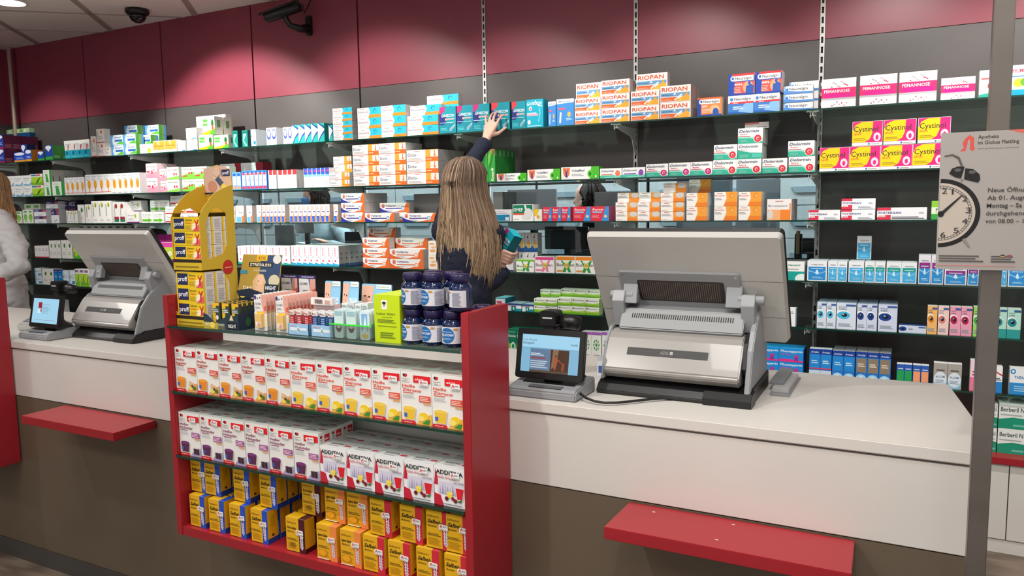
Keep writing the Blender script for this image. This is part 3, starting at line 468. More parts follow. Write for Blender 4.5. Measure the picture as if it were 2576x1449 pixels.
 'plum': P('white box with purple foot', '#f4f2f4', [('r', 0, 0, 1, .1, '#7c2c78'), ('c', .7, .6, .08, .18, '#a8c81c'), ('t', 'Sinupret', .1, .6, .13, '#8c8c90', .5), ('l', .12, .25, .6, .45, 2, '#ccc')], d=.06),
 'arro': P('white box with green arrow', '#f4f6f2', [('p', [(.05, .12), (.6, .12), (.6, .02), (.95, .25), (.6, .45), (.6, .34), (.05, .34)], '#6cc23c'), ('t', 'Dr.Scheffler', .1, .68, .12, '#8c9490', .8), ('l', .1, .52, .8, .62, 1, '#c0c4c0')], d=.07),
 'rwhi': P('white box with red foot band', '#f6f4f2', [('r', 0, .06, .85, .22, '#c83040'), ('p', [(.7, .1), (1, .1), (.9, .6)], '#f2b04c'), ('t', 'Talcid', .1, .6, .18, '#7c7c84', .6), ('l', .1, .36, .7, .5, 2, '#ccc')], d=.07),
 'slmb': P('slim white orange box, dark blue foot', '#f6f1ec', [('p', [(.7, 0), (1, 0), (1, .8), (.9, .4), (.7, .36)], '#f28248'), ('r', 0, .36, .06, 1, '#f4b090'), ('r', .06, .02, .66, .34, '#1e55c4'), ('p', [(.15, .05), (.5, .1), (.4, .3), (.2, .25)], '#3c86e0'), ('r', .3, .56, .85, .62, '#4c60b4'), ('l', .1, .7, .6, .92, 4, '#c4b4b0')], '#c9bfba', d=.06),
 'slml': P('slim white orange box, light blue foot', '#f6f1ec', [('p', [(.7, 0), (1, 0), (1, .8), (.9, .4), (.7, .36)], '#f28248'), ('r', .06, .02, .66, .34, '#6cb8ea'), ('r', .3, .56, .85, .62, '#8cb8dc'), ('l', .1, .7, .6, .92, 4, '#c4b4b0')], '#c9bfba', d=.06),
 'volb': P('white blue and orange gel box', '#f2f0ee', voltaren('#2c2f94', '#4c9ad8'), '#cdc4c1', '#e8e2e0', d=.06), 'volo': P('white and orange pain gel box', '#f2efec', voltaren('#e8642c', '#f09a58'), '#cfc6c2', '#efe9e6', d=.06),
 'grey': P('large pale grey carton', '#8f8c8d', [('r', .1, .3, .9, .34, '#98a09c')], '#7c7a7a', '#a09e9e', d=.1),
 'pant': P('white box with blue field', '#eeeef2', [('r', .04, .04, .92, .56, '#1587b4'), ('r', .72, .08, .88, .36, '#e8f2f6'), ('l', .1, .64, .8, .9, 2, '#b8b8c0'), ('r', 0, .04, .05, .56, '#f0d83c')], d=.05),
 'omep': P('white and green stomach remedy box', '#f2f0ee', [('r', .02, .48, .96, .96, '#157a5c'), ('t', 'OMEP', .04, .58, .2, '#eef6f0', .46, 2), ('r', .02, .38, .6, .48, '#e0543c'), ('c', .76, .5, .2, .26, '#dcdcda'), ('c', .66, .26, .22, .16, '#dcdcda'), ('p', [(.56, .96), (.64, .96), (.7, .7), (.6, .7)], '#e6e6e4'), ('l', .04, .1, .3, .2, 1, '#c0d0d0')], '#dcdad8', d=.04),
 'yeld': P('white box with yellow triangle', '#f0eee6', [('p', [(0, 1), (.7, 1), (.3, .42), (0, .42)], '#f0c82c'), ('c', .5, .35, .2, .14, '#e8a850')], d=.04),
 'renn': P('red box with blue side stripe', '#e23248', [('p', [(.6, 0), (1, 0), (1, 1), (.82, 1)], '#3a96dc'), ('t', 'Rennie', .08, .72, .15, '#fbeef0', .62, 2, 1), ('r', .1, .56, .62, .66, '#9cc4ea'), ('c', .82, .32, .08, .1, '#f6d0a0'), ('l', .08, .2, .5, .46, 3, '#f28c98')], '#cf4c6c', '#e23248', d=.04),
 'ibus': P('small white and orange generic box', '#f8f4f0', [('r', .54, 0, 1, 1, '#f5a040'), ('r', .54, 0, 1, .34, '#f28828'), ('c', .82, .72, .18, .3, '#d8d2cc'), ('l', .04, .5, .48, .74, 2, '#a8a4a2'), ('r', .14, .86, .36, .92, '#dc8468'), ('l', .04, .1, .3, .2, 1, '#e8b8a0')], d=.05),
 'muct': P('white box with orange curved field', '#f8f4f0', [('p', [(.4, 0), (1, 0), (1, 1), (.5, 1), (.54, .55)], '#f6a63c'), ('p', [(.4, 0), (1, 0), (1, .3), (.5, .3)], '#f2852c'), ('c', .76, .74, .09, .18, '#ee8a28'), ('c', .77, .72, .06, .13, '#f8b45c'), ('t', 'Mucosolvan', .03, .7, .09, '#e07a6c', .42), ('l', .04, .44, .34, .62, 2, '#b4b0b0'), ('r', .12, .87, .36, .92, '#d8b0a0')], d=.035),
 'ibur': P('large white and orange box', '#f2eeec', [('r', .02, 0, .97, .5, '#f6b47c'), ('r', .55, 0, .97, .5, '#f48a30'), ('c', .14, .26, .12, .22, '#dcd8d6'), ('t', 'IBU ratiopharm', .04, .64, .09, '#7c8494', .8), ('r', .34, .88, .66, .92, '#d0a090'), ('r', .92, .1, .97, .8, '#f08a3c')], '#a8a4a4', sart=[('r', .1, 0, .25, 1, '#ee8a4c')], d=.05),
 'post': P('white ointment box with red square', '#eff0f4', [('r', 0, 0, .32, .4, '#d83450'), ('r', 0, .76, .32, 1, '#d83450'), ('r', 0, .22, .2, .42, '#f0e4e8'), ('t', 'POSTERISAN', .04, .5, .16, '#34387c', .54, 2), ('t', 'akut', .04, .26, .12, '#d83450', .14), ('l', .5, .08, .92, .28, 2, '#9c9ca8'), ('l', .8, .5, .93, .66, 2, '#c0c0c8')], '#d6d6de', d=.04),
 'pos2': P('long white ointment box, red square', '#eff0f4', [('r', 0, 0, .28, .4, '#d83450'), ('r', 0, .76, .28, 1, '#d83450'), ('r', 0, .22, .17, .42, '#f0e4e8'), ('t', 'POSTERISAN', .03, .48, .18, '#34387c', .46, 2), ('t', 'akut', .03, .25, .12, '#d83450', .13), ('l', .3, .08, .95, .3, 2, '#4c4c58'), ('l', .84, .5, .95, .66, 2, '#c0c0c8')], '#d6d6de', d=.04),
 'fakt': P('light green box with white band', '#8fcc3c', [('r', 0, .3, 1, .66, '#e4f2d4'), ('r', 0, 0, 1, .28, '#3ca84c'), ('t', 'FAKTU', .2, .46, .13, '#34387c', .9, 2), ('t', 'lind', .2, .34, .08, '#8cb068', .3)], '#6cb03c', d=.04),
 'wrfo': P('plain white box with crimson foot', '#f4f2f0', [('r', 0, 0, 1, .09, '#c82440'), ('l', .2, .6, .8, .85, 2, '#c4c4c6')], d=.07),
 'whit': P('plain white pharmacy box', '#f2f2ee', [('c', .6, .7, .16, .12, '#3c7c3c'), ('l', .2, .2, .8, .4, 2, '#cfcfcb')], '#deded8', d=.08),
 'gryl': P('green and yellow herbal box', '#4cb02c', [('r', 0, .5, 1, 1, '#d8e02c'), ('c', .4, .35, .25, .2, '#b0dc3c'), ('c', .7, .6, .15, .15, '#f4f4e0')], '#3c8c24', d=.06),
 'mage': P('magenta supplement box', '#b8288c', [('l', .1, .3, .9, .5, 1, '#f0c0e0'), ('r', 0, .8, 1, 1, '#8c1c6c')], '#8c1c6c', '#a83088', d=.06),
 'flow': P('pink and green flower box', '#c4dc4c', [('r', 0, .76, 1, 1, '#e04ca8'), ('c', .5, .42, .24, .12, '#f4f4f4'), ('c', .5, .42, .08, .05, '#f0d040'), ('r', 0, 0, 1, .12, '#c83c98')], '#9cb83c', d=.06),
 'yelb': P('white box with yellow green base', '#e8e8de', [('r', 0, 0, 1, .84, '#d8dc3c'), ('r', 0, 0, 1, .6, '#8cb03c'), ('r', .1, .88, .6, .95, '#5c3c38')], d=.06),
 'octe': P('white box with red upright lettering', '#f6f6f6', [('p', [(0, 0), (1, 0), (1, .08), (0, .16)], '#35b4e0'), ('t', 'Lasea', .48, .5, .26, '#ec5c94', .42, 1, 0, 1), ('c', .4, .26, .12, .05, '#ec3c7c'), ('l', .55, .4, .9, .48, 2, '#c4ccd4')], '#a8a6a4', '#e6e6e6', sart=[('r', 0, 0, 1, .12, '#3c5c7c'), ('c', .5, .62, .14, .05, '#6c5c50'), ('c', .5, .38, .14, .05, '#6c5c50')], d=.055),
 'octg': P('white box with teal foot', '#f6f6f6', [('p', [(0, 0), (1, 0), (1, .06), (0, .12)], '#34b4a8'), ('t', 'Lasea', .48, .5, .26, '#ec5c94', .42, 1, 0, 1), ('c', .4, .26, .12, .05, '#ec3c7c')], '#d8d6d4', d=.055),
 'gold': P('white box with gold waves', '#f2ece2', [('c', .5, .3, .35, .1, '#e8a860'), ('c', .6, .55, .3, .08, '#f0c088'), ('c', .4, .8, .3, .06, '#e8a860')], d=.05),
 'biol': P('white box with black heading', '#f2f0f0', [('t', 'Biolectra', .06, .76, .12, '#4a484c', .8, 2), ('t', 'MAGNESIUM', .06, .62, .07, '#3a383c', .7, 2), ('r', .02, .46, .9, .52, '#c84c5c'), ('l', .08, .1, .6, .34, 3, '#c8c6c8'), ('r', 0, 0, 1, .05, '#2c3c7c')], d=.06),
 'gelt': P('grey box with gold and blue foot', '#c8c8c6', [('p', [(0, 0), (1, 0), (1, .2), (0, .34)], '#1f5ca4'), ('c', .55, .38, .3, .2, '#e0a850'), ('p', [(.3, .75), (.6, .95), (.5, .7)], '#3a4a54'), ('l', .3, .6, .8, .66, 1, '#8c8c8c')], '#9a9a98', d=.06),
 'busg': P('white green box, green figure', '#f4f6f2', [('r', 0, .84, 1, 1, '#7cc42c'), ('r', 0, .1, .34, .2, '#8cc43c'), ('p', [(.3, .86), (.38, .86), (.42, .6), (.62, .6), (.7, .86), (.78, .86), (.7, .35), (.74, .06), (.6, .06), (.54, .28), (.46, .06), (.34, .06), (.42, .4)], '#2fa04c'), ('c', .54, .46, .13, .16, '#f2d860'), ('t', 'Buscopan', .06, .38, .18, '#5a6a5c', .86, 1)], d=.04),
 'busp': P('white box with pink figure', '#f8f0f2', [('r', .02, .8, .98, .98, '#e0508c'), ('r', .04, .1, .42, .2, '#e87ca4'), ('p', [(.28, .8), (.36, .8), (.42, .6), (.62, .6), (.72, .8), (.8, .8), (.68, .35), (.72, .06), (.6, .06), (.54, .28), (.46, .06), (.34, .06), (.42, .4)], '#ea84a8'), ('c', .54, .46, .13, .16, '#f2d860'), ('t', 'Buscopan', .04, .4, .17, '#6a5a60', .88, 1)], d=.04),
 'buso': P('white box, orange header, green figure', '#f6f4f0', [('r', .02, .78, .98, .98, '#f0902c'), ('r', .04, .08, .4, .18, '#e8964c'), ('p', [(.26, .76), (.34, .76), (.42, .6), (.62, .6), (.76, .76), (.84, .76), (.7, .35), (.8, .06), (.66, .06), (.56, .28), (.5, .06), (.36, .06), (.44, .4)], '#2fa04c'), ('c', .56, .46, .14, .17, '#f2d860'), ('t', 'Buscopan', .04, .42, .18, '#5a645c', .92, 1)], d=.04),
 'midi': P('white and teal skin care box', '#f2f4f2', [('r', 0, 0, 1, .48, '#17a398'), ('c', .88, .06, .36, .3, '#e8f4f0'), ('t', 'Fenistil', .14, .78, .1, '#17907c', .66, 2, 1), ('l', .1, .58, .7, .68, 1, '#a8b0ac')], '#c4ccc8', d=.05),
 'visb': P('white blue eye care box', '#e9edf0', vision('#2c8cd4'), '#b8c0c8', '#ccd8e0', d=.05), 'visl': P('white and sky blue eye box', '#e9edf0', vision('#46ace0'), '#b8c0c8', '#ccd8e0', d=.05),
 'vist': P('white blue eye box, teal header', '#e9edf0', vision('#46ace0', '#1c9c94'), '#b8c0c8', '#ccd8e0', d=.05), 'visp': P('white blue eye box, purple header', '#e4e4ec', vision('#2f8cd0', '#8c2c84'), '#b0b4c0', '#c8d0dc', d=.05),
 'hylc': P('eye drop box with turquoise eye', '#d4dfec', hyala('#4cb4dc', '#3c5c9c', 'HYLO', 'COMOD'), '#a8b8c8', '#9ab0c4', d=.05), 'hylb': P('eye drop box with navy eye', '#ccd6ea', hyala('#1c3f8c', '#3c5c9c'), '#2c4474', '#8c9cb4', d=.05),
 'hyln': P('low eye ointment box, navy eye', '#cfd8e8', [('c', .14, .5, .14, .32, '#1c3f8c'), ('c', .15, .5, .06, .14, '#0c1c44'), ('t', 'HYLO', .36, .56, .14, '#4a5a7c', .14), ('t', 'NIGHT', .36, .38, .14, '#4a5a7c', .16), ('r', .72, .72, .98, .86, '#3c5c9c')], '#2c4474', '#2c4c8c', d=.05),
 'hylo': P('orange eye drop box', '#f2b870', hyala('#e08c1c', '#3c5c9c', 'HYLO', 'PARIN'), '#c88c4c', d=.05), 'hylr': P('pale pink eye drop box', '#f0cfc8', hyala('#e0847c', '#3c5c9c', 'HYLO', 'DUAL'), '#c8a098', d=.05),
 'hylk': P('pink eye drop box, crimson eye', '#eba0b8', hyala('#b81c4c', '#3c5c9c', 'HYLO DUAL', 'INTENSE'), '#b86c84', d=.05), 'hylg': P('green eye drop box', '#98d860', hyala('#44b42c', '#3c5c9c', 'HYLO', 'FRESH'), '#68a43c', d=.05),
 'hylt': P('mint eye drop box, teal eye', '#b4e0d0', hyala('#1c8c94', '#2c5c8c', 'HYLO', 'CARE')+[('r', 0, 0, 1, .3, '#2c9c98')], '#2c8484', d=.05),
 'whgr': P('slim white box with small leaf', '#eef2f2', [('l', .2, .7, .8, .85, 2, '#6c7c7c'), ('c', .3, .2, .1, .06, '#5ca84c')], '#9cb8c0', d=.05),
 'thom': P('bright blue box with pink swoosh', '#1c8cd8', [('p', [(0, 0), (1, 0), (1, .1), (.4, .22), (0, .2)], '#e4348c'), ('t', 'Thomapyrin', .04, .72, .16, '#f2f8fc', .92, 2, 1), ('t', 'TENSION DUO', .04, .5, .12, '#c0409c', .5, 2), ('c', .72, .4, .1, .16, '#b83c8c'), ('p', [(.6, .1), (.8, .1), (.76, .36), (.66, .36)], '#8c3494')], '#1c3c94', '#1c9ce0', d=.04),
 'artb': P('tall blue eye drop box', '#2a74c4', [('r', 0, .82, 1, 1, '#1c3f94'), ('t', 'Artelac', .12, .86, .06, '#e0ecf6', .76, 1, 1), ('r', .08, .3, .92, .8, '#2488d4'), ('c', .5, .1, .46, .14, '#a4d4ec'), ('l', .2, .5, .8, .64, 2, '#bfe0f4'), ('c', .5, .12, .2, .05, '#e4f2f8')], '#1c3c84', '#9aa0a4', d=.05),
 'artr': P('blue eye box with red line', '#2a74c4', [('r', 0, .82, 1, 1, '#1c3f94'), ('t', 'Artelac', .12, .86, .06, '#e0ecf6', .76, 1, 1), ('r', .08, .34, .92, .8, '#2488d4'), ('r', 0, .3, 1, .34, '#d8405c'), ('r', 0, 0, 1, .26, '#c4d4e0'), ('l', .2, .5, .8, .64, 2, '#bfe0f4')], '#1c3474', '#e0e4e8', d=.05),
 'artg': P('tall blue box, brown centre', '#2a74c4', [('r', 0, .82, 1, 1, '#1c3f94'), ('t', 'Artelac', .12, .86, .06, '#e0ecf6', .76, 1, 1), ('r', .08, .3, .92, .78, '#8c7c68'), ('c', .5, .1, .46, .14, '#a4d4ec'), ('l', .2, .5, .8, .64, 2, '#e0d8c8'), ('c', .5, .12, .2, .05, '#e4f2f8')], '#1c3c84', '#9a9c98', d=.05),
 'smgr': P('small blue and green eye box', '#2c5cb4', [('r', .06, .2, .94, .7, '#22a050'), ('r', 0, 0, 1, .18, '#b4dcec'), ('l', .15, .76, .85, .86, 1, '#c8daf0')], '#1c3c84', '#e4e6e8', d=.05),
 'smor': P('small blue and peach eye box', '#2c5cb4', [('r', .06, .2, .94, .7, '#f0a070'), ('r', 0, 0, 1, .18, '#b4dcec'), ('l', .15, .76, .85, .86, 1, '#c8daf0')], '#1c3c84', '#e4e6e8', d=.05),
 'alge': P('silver grey box with blue oval', '#a8a49c', [('c', .5, .28, .48, .36, '#8cc4e4'), ('c', .5, .36, .46, .3, '#dce8f0'), ('t', 'ALLGEM', .16, .42, .08, '#3c5c8c', .66), ('l', .16, .2, .84, .36, 3, '#8c9cb4'), ('l', .2, .7, .8, .8, 1, '#5c5850')], '#84807a', d=.05),
 'pink': P('pink and white box', '#f2d4dc', [('r', 0, 0, 1, .45, '#ee7c9c'), ('l', .2, .5, .8, .7, 2, '#b83c5c')], d=.05),
 'whbl': P('white box with blue foot, red stripe', '#f2f2f2', [('r', 0, 0, 1, .42, '#2c84d0'), ('p', [(0, .9), (1, .7), (1, .64), (0, .84)], '#c84c5c'), ('l', .1, .48, .9, .6, 2, '#4c5468')], d=.05),
 'thea': P('white and blue box with swirl', '#eef2f4', [('r', 0, 0, 1, .44, '#2c90d4'), ('c', .14, .86, .12, .1, '#2c90d4'), ('c', .14, .86, .06, .05, '#eef2f4'), ('t', 'THEALOZ', .2, .6, .1, '#2c78b8', .74, 2), ('l', .2, .12, .9, .36, 3, '#a8d4f0')], d=.05),
 'berb': P('white and green eye box', '#e6ece8', [('p', [(0, 0), (1, 0), (1, .42), (.5, .46), (0, .36)], '#1c9474'), ('t', 'Berberil N', .06, .68, .17, '#3c4844', .8, 2), ('l', .06, .52, .8, .62, 1, '#a8b4b0'), ('l', .5, .1, .9, .26, 1, '#6cc0a8')], '#b8c4be', '#cfd6d2', d=.06),
 'flat': P('flat teal and white box', '#2f9ca4', [('r', 0, .3, .9, .9, '#dfe8ec'), ('r', .1, .5, .6, .7, '#c84c74')], '#2c6c84', '#7cc4cc', d=.12),
 'flar': P('white teal box with bottle print', '#e8f0f2', [('r', 0, .74, 1, 1, '#2c4c84'), ('r', 0, .64, .7, .7, '#d8486c'), ('r', .3, 0, .62, .62, '#1c7c84'), ('c', .46, .3, .06, .2, '#cfe8ec'), ('r', .62, 0, 1, .3, '#1c94a4')], '#2c7c8c', '#8ca4ac', d=.12),
 'parc': P('small green and white box', '#f2f6ec', [('p', [(0, 0), (1, 0), (1, .5), (.5, .36), (0, .46)], '#a8d454'), ('p', [(0, 0), (1, 0), (1, .2), (0, .26)], '#7cbc2c'), ('t', 'Paracetamol', .18, .66, .16, '#5c6c64', .74), ('c', .12, .74, .06, .1, '#4c6c5c')], '#c0d49c', '#e4ecd4', d=.05),
 'dulc': P('dark green box with white swirl', '#157c5c', [('p', [(0, 0), (1, 0), (1, .25), (0, .4)], '#8cc43c'), ('c', .6, .26, .3, .18, '#dff0e4'), ('c', .6, .26, .16, .1, '#1c9474'), ('t', 'Dulcolax', .06, .66, .11, '#eef6f0', .88, 2), ('l', .1, .86, .9, .94, 1, '#6cc0a0')], '#0f5c44', '#1c8c68', d=.06),
 'herb': P('white box with green star', '#f0f2ee', [('c', .5, .52, .1, .07, '#4c9c3c')]+[('c', .5+.26*math.cos(k*.785), .52+.17*math.sin(k*.785), .06, .05, '#4ca03c') for k in range(8)]+[('r', 0, .9, 1, 1, '#a860c0'), ('l', .2, .1, .8, .2, 1, '#3c3c3c')], d=.06),
}
NAMES = {'vitamin_box': 'vitp vitb vito vitg', 'gel_box': 'dicx dic1 dicl volb volo volm kytt', 'antacid_box': 'gavm gavr gava maal riop renn omep pant yeld', 'painkiller_box': 'neud neua neue neus dolo dolv dolm dole dolx dolt thom ibus ibur parc', 'eye_drop_box': 'hylc hylb hyln hylo hylr hylk hylg hylt visb visl vist visp artb artr artg smgr smor alge whbl thea berb', 'cold_remedy_box': 'pros mome oval lblu teal tant mint nasg drop dro2 angp angg anga lemo orang accw accd leaf redg muct grad', 'nasal_spray_box': 'btub bred rcor slmb slml', 'capsule_box': 'femb fems cyst post pos2 fakt busg busp buso'}
for _n, _ks in NAMES.items():
    for _k in _ks.split(): PR[_k]['name'] = _n; PR[_k]['cat'] = _n.replace('_', ' ')
BM = {}
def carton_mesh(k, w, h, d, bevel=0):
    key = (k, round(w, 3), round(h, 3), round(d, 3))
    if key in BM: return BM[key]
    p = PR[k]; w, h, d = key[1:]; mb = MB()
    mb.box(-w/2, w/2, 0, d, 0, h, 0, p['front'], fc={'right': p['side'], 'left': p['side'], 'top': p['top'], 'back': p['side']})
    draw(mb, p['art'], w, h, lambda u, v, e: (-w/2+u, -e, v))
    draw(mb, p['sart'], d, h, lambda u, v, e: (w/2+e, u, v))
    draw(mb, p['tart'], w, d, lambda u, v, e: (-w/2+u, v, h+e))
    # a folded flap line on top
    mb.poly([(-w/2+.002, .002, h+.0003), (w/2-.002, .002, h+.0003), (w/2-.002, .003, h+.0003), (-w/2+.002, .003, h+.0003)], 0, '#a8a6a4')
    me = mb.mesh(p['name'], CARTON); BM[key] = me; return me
def place_box(k, x, y, z, w, h, d, where, row=0, rank=0, rz=None):
    p = PR[k]; me = carton_mesh(k, w, h, d)
    o = bpy.data.objects.new(p['name'], me); COL.objects.link(o)
    o.location = (x, y, z); o.rotation_euler = (0, 0, random.uniform(-.012, .012) if rz is None else rz)
    reg(o, p['look'], where, x, row, rank, p['cat']); return o
# a run of boxes: key, pixel range on the shelf-front plane, columns, pixel height of its top edge, rows, ranks behind
def run(s, k, xa, xb, ytop, n=1, rows=1, ranks=1, base=0, yo=0.0, gap=.0015, z0=None, jit=.004, brow=0):
    Y = FY+.022+yo; A = onY(xa, ytop, Y); Bx = onY(xb, ytop, Y).x; zt = A.z
    z = SZ[s] + base; h = (zt-z)/rows; w = (Bx-A.x)/n
    h0 = round(h-.0008, 3); w0 = w-gap; d = PR[k]['d']
    if ranks > 1 or rows > 1: d = min(d, (WY-.02-Y)/ranks-.002)
    for i in range(n):
        for r in range(rows):
            for q in range(ranks):
                if q and i < n-1 and s < 3: continue
                place_box(k, A.x+w*(i+.5)+(.0 if rows > 1 else random.uniform(-.0005, .0005)), Y+q*(d+.002)+random.uniform(0, jit if ranks == 1 else .0012), z+r*h+.0004*r, w0, h0, d, SN[s], r+brow, q+(1 if yo > .04 and rows == 1 and ranks == 1 and False else 0))
    return A.x, z+rows*h, h
# ------------------------------------------------------------------ stock on the wall shelves
S = 1
run(S, 'vitp', -14, 7, 341, rows=2, ranks=4); run(S, 'vitb', 50, 66, 364, yo=.12); run(S, 'vito', 33, 61, 384); run(S, 'vito', 62, 78, 377, ranks=2)
run(S, 'vitg', 93, 110, 381); run(S, 'vitg', 112, 131, 366, ranks=2)
run(S, 'uniz', 160, 224, 355, n=3, yo=.11); run(S, 'cyan', 161, 226, 366, n=4)
run(S, 'flame', 227, 240, 343); run(S, 'flame', 241, 261, 325, rows=2); run(S, 'flame', 262, 276, 371)
run(S, 'antall', 277, 340, 341, n=2, rows=2); run(S, 'antall', 312, 345, 317, yo=.17, rows=3); run(S, 'antall', 364, 398, 316, yo=.17, rows=3)
run(S, 'antall', 352, 378, 341, yo=.095, rows=2)
run(S, 'lemo', 350, 383, 363); run(S, 'orang', 384, 443, 355, n=2); run(S, 'uniz', 446, 466, 354); run(S, 'uniz', 467, 494, 323, rows=2); run(S, 'uniz', 492, 566, 294, n=3, yo=.16, rows=2)
a = run(S, 'pros', 499, 535, 341, ranks=2); run(S, 'pros', 537, 574, 341, ranks=2)
_p = onY(512, 306, FY+.03); place_box('pros', onY(526, 340, FY+.03).x, FY+.03, a[1]+.001, .125, .13, .075, SN[1], 1); place_box('pros', onY(526, 340, FY+.03).x+.003, FY+.11, a[1]+.001, .125, .13, .075, SN[1], 1, 1)
run(S, 'teal', 584, 597, 329, ranks=2); run(S, 'teal', 608, 622, 328, ranks=2); run(S, 'lblu', 630, 643, 326, ranks=3); run(S, 'oval', 669, 694, 322, n=2, ranks=3); run(S, 'oval', 711, 733, 320, n=2)
run(S, 'mome', 734, 815, 315, n=5, ranks=2); run(S, 'mome', 826, 836, 315)
run(S, 'dicx', 836, 885, 274, rows=5, ranks=3)
run(S, 'dicx', 898, 1020, 273, n=2, rows=3, ranks=3)
b = run(S, 'dicx', 1024, 1102, 293, rows=2, ranks=2); hh = b[2]
x_ = onY(1034, 270, FY+.04).x; x2_ = onY(1112, 270, FY+.04).x; place_box('dicx', (x_+x2_)/2, FY+.03, b[1]+.001, x2_-x_, hh-.001, .045, SN[1], 2)
place_box('dicx', (x_+x2_)/2+.09, FY+.086, b[1]+.001, x2_-x_, hh-.001, .045, SN[1], 2, 1)
place_box('dicx', (x_+x2_)/2+.09, FY+.086, b[1]+hh+.001, x2_-x_, hh-.001, .045, SN[1], 3, 1)
run(S, 'gavm', 1104, 1146, 270); run(S, 'gavm', 1148, 1231, 266, n=2); run(S, 'gavr', 1236, 1282, 259, ranks=2); run(S, 'gavr', 1286, 1322, 256); run(S, 'gava', 1323, 1366, 251, yo=-.005)
run(S, 'maal', 1378, 1398, 256, yo=.02); run(S, 'maal', 1399, 1443, 250)
run(S, 'riop', 1445, 1511, 249, rows=2, ranks=2); c = run(S, 'riop', 1512, 1584, 204, rows=3, ranks=2); run(S, 'riop', 1587, 1659, 231, rows=2, ranks=2); run(S, 'riop', 1661, 1738, 218, rows=2, ranks=4)
z_ = onY(1462, 249, FY+.03).z
place_box('riop', onY(1493, 230, FY+.075).x-.03, FY+.076, onY(1462, 249, FY+.022).z+.003, .15, .088, .045, SN[1], 2, 1)
place_box('riop', onY(1641, 210, FY+.06).x, FY+.05, onY(1587, 231, FY+.022).z+.003, .17, .088, .045, SN[1], 2, 1)
run(S, 'neud', 1754, 1816, 247, ranks=3); d_ = run(S, 'neua', 1831, 1962, 242, n=2, ranks=3)
for q in range(3):
    for i, (u, v) in enumerate(((1833, 1899), (1901, 1967))):
        xa, xb = onY(u, 200, FY+.03).x, onY(v, 200, FY+.03).x; place_box('neue', (xa+xb)/2, FY+.024+q*.032, d_[1]+.001, xb-xa-.001, .105, .03, SN[1], 1, q)
run(S, 'neus', 1971, 2046, 218, rows=3, ranks=1); run(S, 'neus', 1985, 2060, 208, rows=3, yo=.06, ranks=2)
run(S, 'femb', 2067, 2155, 200); run(S, 'femb', 2164, 2258, 191); run(S, 'femb', 2263, 2359, 183); run(S, 'fems', 2368, 2455, 197); run(S, 'cran', 2465, 2512, 177); run(S, 'human', 2547, 2610, 164)
S = 2
run(S, 'tant', -10, 78, 445, n=4, rows=2, ranks=2); run(S, 'mint', 74, 106, 438, rows=2); run(S, 'nasg', 107, 128, 428, rows=2, ranks=5); run(S, 'nasg', 130, 160, 457, ranks=2)
run(S, 'drop', 161, 211, 447, n=4, ranks=2); run(S, 'drop', 213, 276, 440, n=4, ranks=2); run(S, 'dro2', 277, 350, 437, n=5, ranks=4)
run(S, 'angp', 366, 393, 412, rows=2, ranks=3); run(S, 'angp', 401, 417, 425, rows=2); run(S, 'angg', 418, 449, 421, rows=2, ranks=4); run(S, 'anga', 456, 520, 421, n=2, rows=2, ranks=2); run(S, 'anga', 521, 576, 421, n=2, rows=2)
run(S, 'wred', 552, 660, 413, n=2, yo=.17, rows=1); run(S, 'btub', 582, 605, 433, n=2); run(S, 'bred', 607, 670, 430, n=6, ranks=2); run(S, 'rcor', 674, 694, 428, n=2, ranks=2); run(S, 'rcor', 697, 745, 428, n=4, ranks=3)
run(S, 'grad', 763, 828, 424, n=6, ranks=2); run(S, 'dic1', 829, 879, 434, rows=2, ranks=2); run(S, 'dic1', 838, 884, 395, yo=.06, rows=4, ranks=2)
run(S, 'dicl', 886, 1020, 366, n=2, rows=4, ranks=3); run(S, 'dicl', 1022, 1102, 379, rows=3, ranks=5)
run(S, 'kytt', 1208, 1245, 376, n=2, ranks=5)
run(S, 'volm', 1249, 1324, 437); run(S, 'volm', 1326, 1409, 427); run(S, 'volm', 1411, 1507, 421)
run(S, 'dolo', 1509, 1564, 424); run(S, 'dolv', 1565, 1623, 422); run(S, 'dolm', 1625, 1681, 413); run(S, 'dolm', 1682, 1793, 410, n=2)
e_ = run(S, 'dole', 1794, 1916, 403, n=2, ranks=2); run(S, 'dole', 1918, 1981, 399, ranks=2); e2_ = run(S, 'dole', 1984, 2051, 395, ranks=3)
def over(k, s, u, v, z, h, yo, row, ranks=1, d=.03):
    xa, xb = onY(u, 300, FY+.022+yo).x, onY(v, 300, FY+.022+yo).x
    for q in range(ranks): place_box(k, (xa+xb)/2, FY+.022+yo+q*(d+.002), z, xb-xa-.001, h, d, SN[s], row, q)
h_ = e_[2]
over('dole', 2, 1797, 1856, e_[1]+.001, h_-.001, .002, 1); over('dolx', 2, 1857, 1919, e_[1]+.001, h_-.001, .002, 1); over('dole', 2, 1857, 1920, e_[1]+h_+.001, h_, .002, 2, 5); over('dole', 2, 1857, 1920, e_[1]+.001, h_-.001, .034, 1, 4); over('dolt', 2, 1874, 1934, e_[1]+2*h_+.003, .03, .06, 3)
over('dole', 2, 1984, 2051, e2_[1]+.001, e2_[2]-.001, .002, 1, 3)
f_ = run(S, 'cyst', 2062, 2380, 372, n=4, ranks=1); hc = f_[2]
for u, v in ((2145, 2222), (2224, 2306), (2310, 2393)): over('cyst', 2, u, v, f_[1]+.001, hc-.001, .001, 1, 1, .05)
S = 3
run(S, 'gren', 20, 54, 532, n=2); run(S, 'gren', 56, 82, 528, n=2); run(S, 'gren', 60, 100, 513, yo=.1, n=2); run(S, 'accw', 84, 114, 527, rows=2); run(S, 'accw', 115, 145, 507, yo=.07, rows=3); run(S, 'accw', 127, 147, 529)
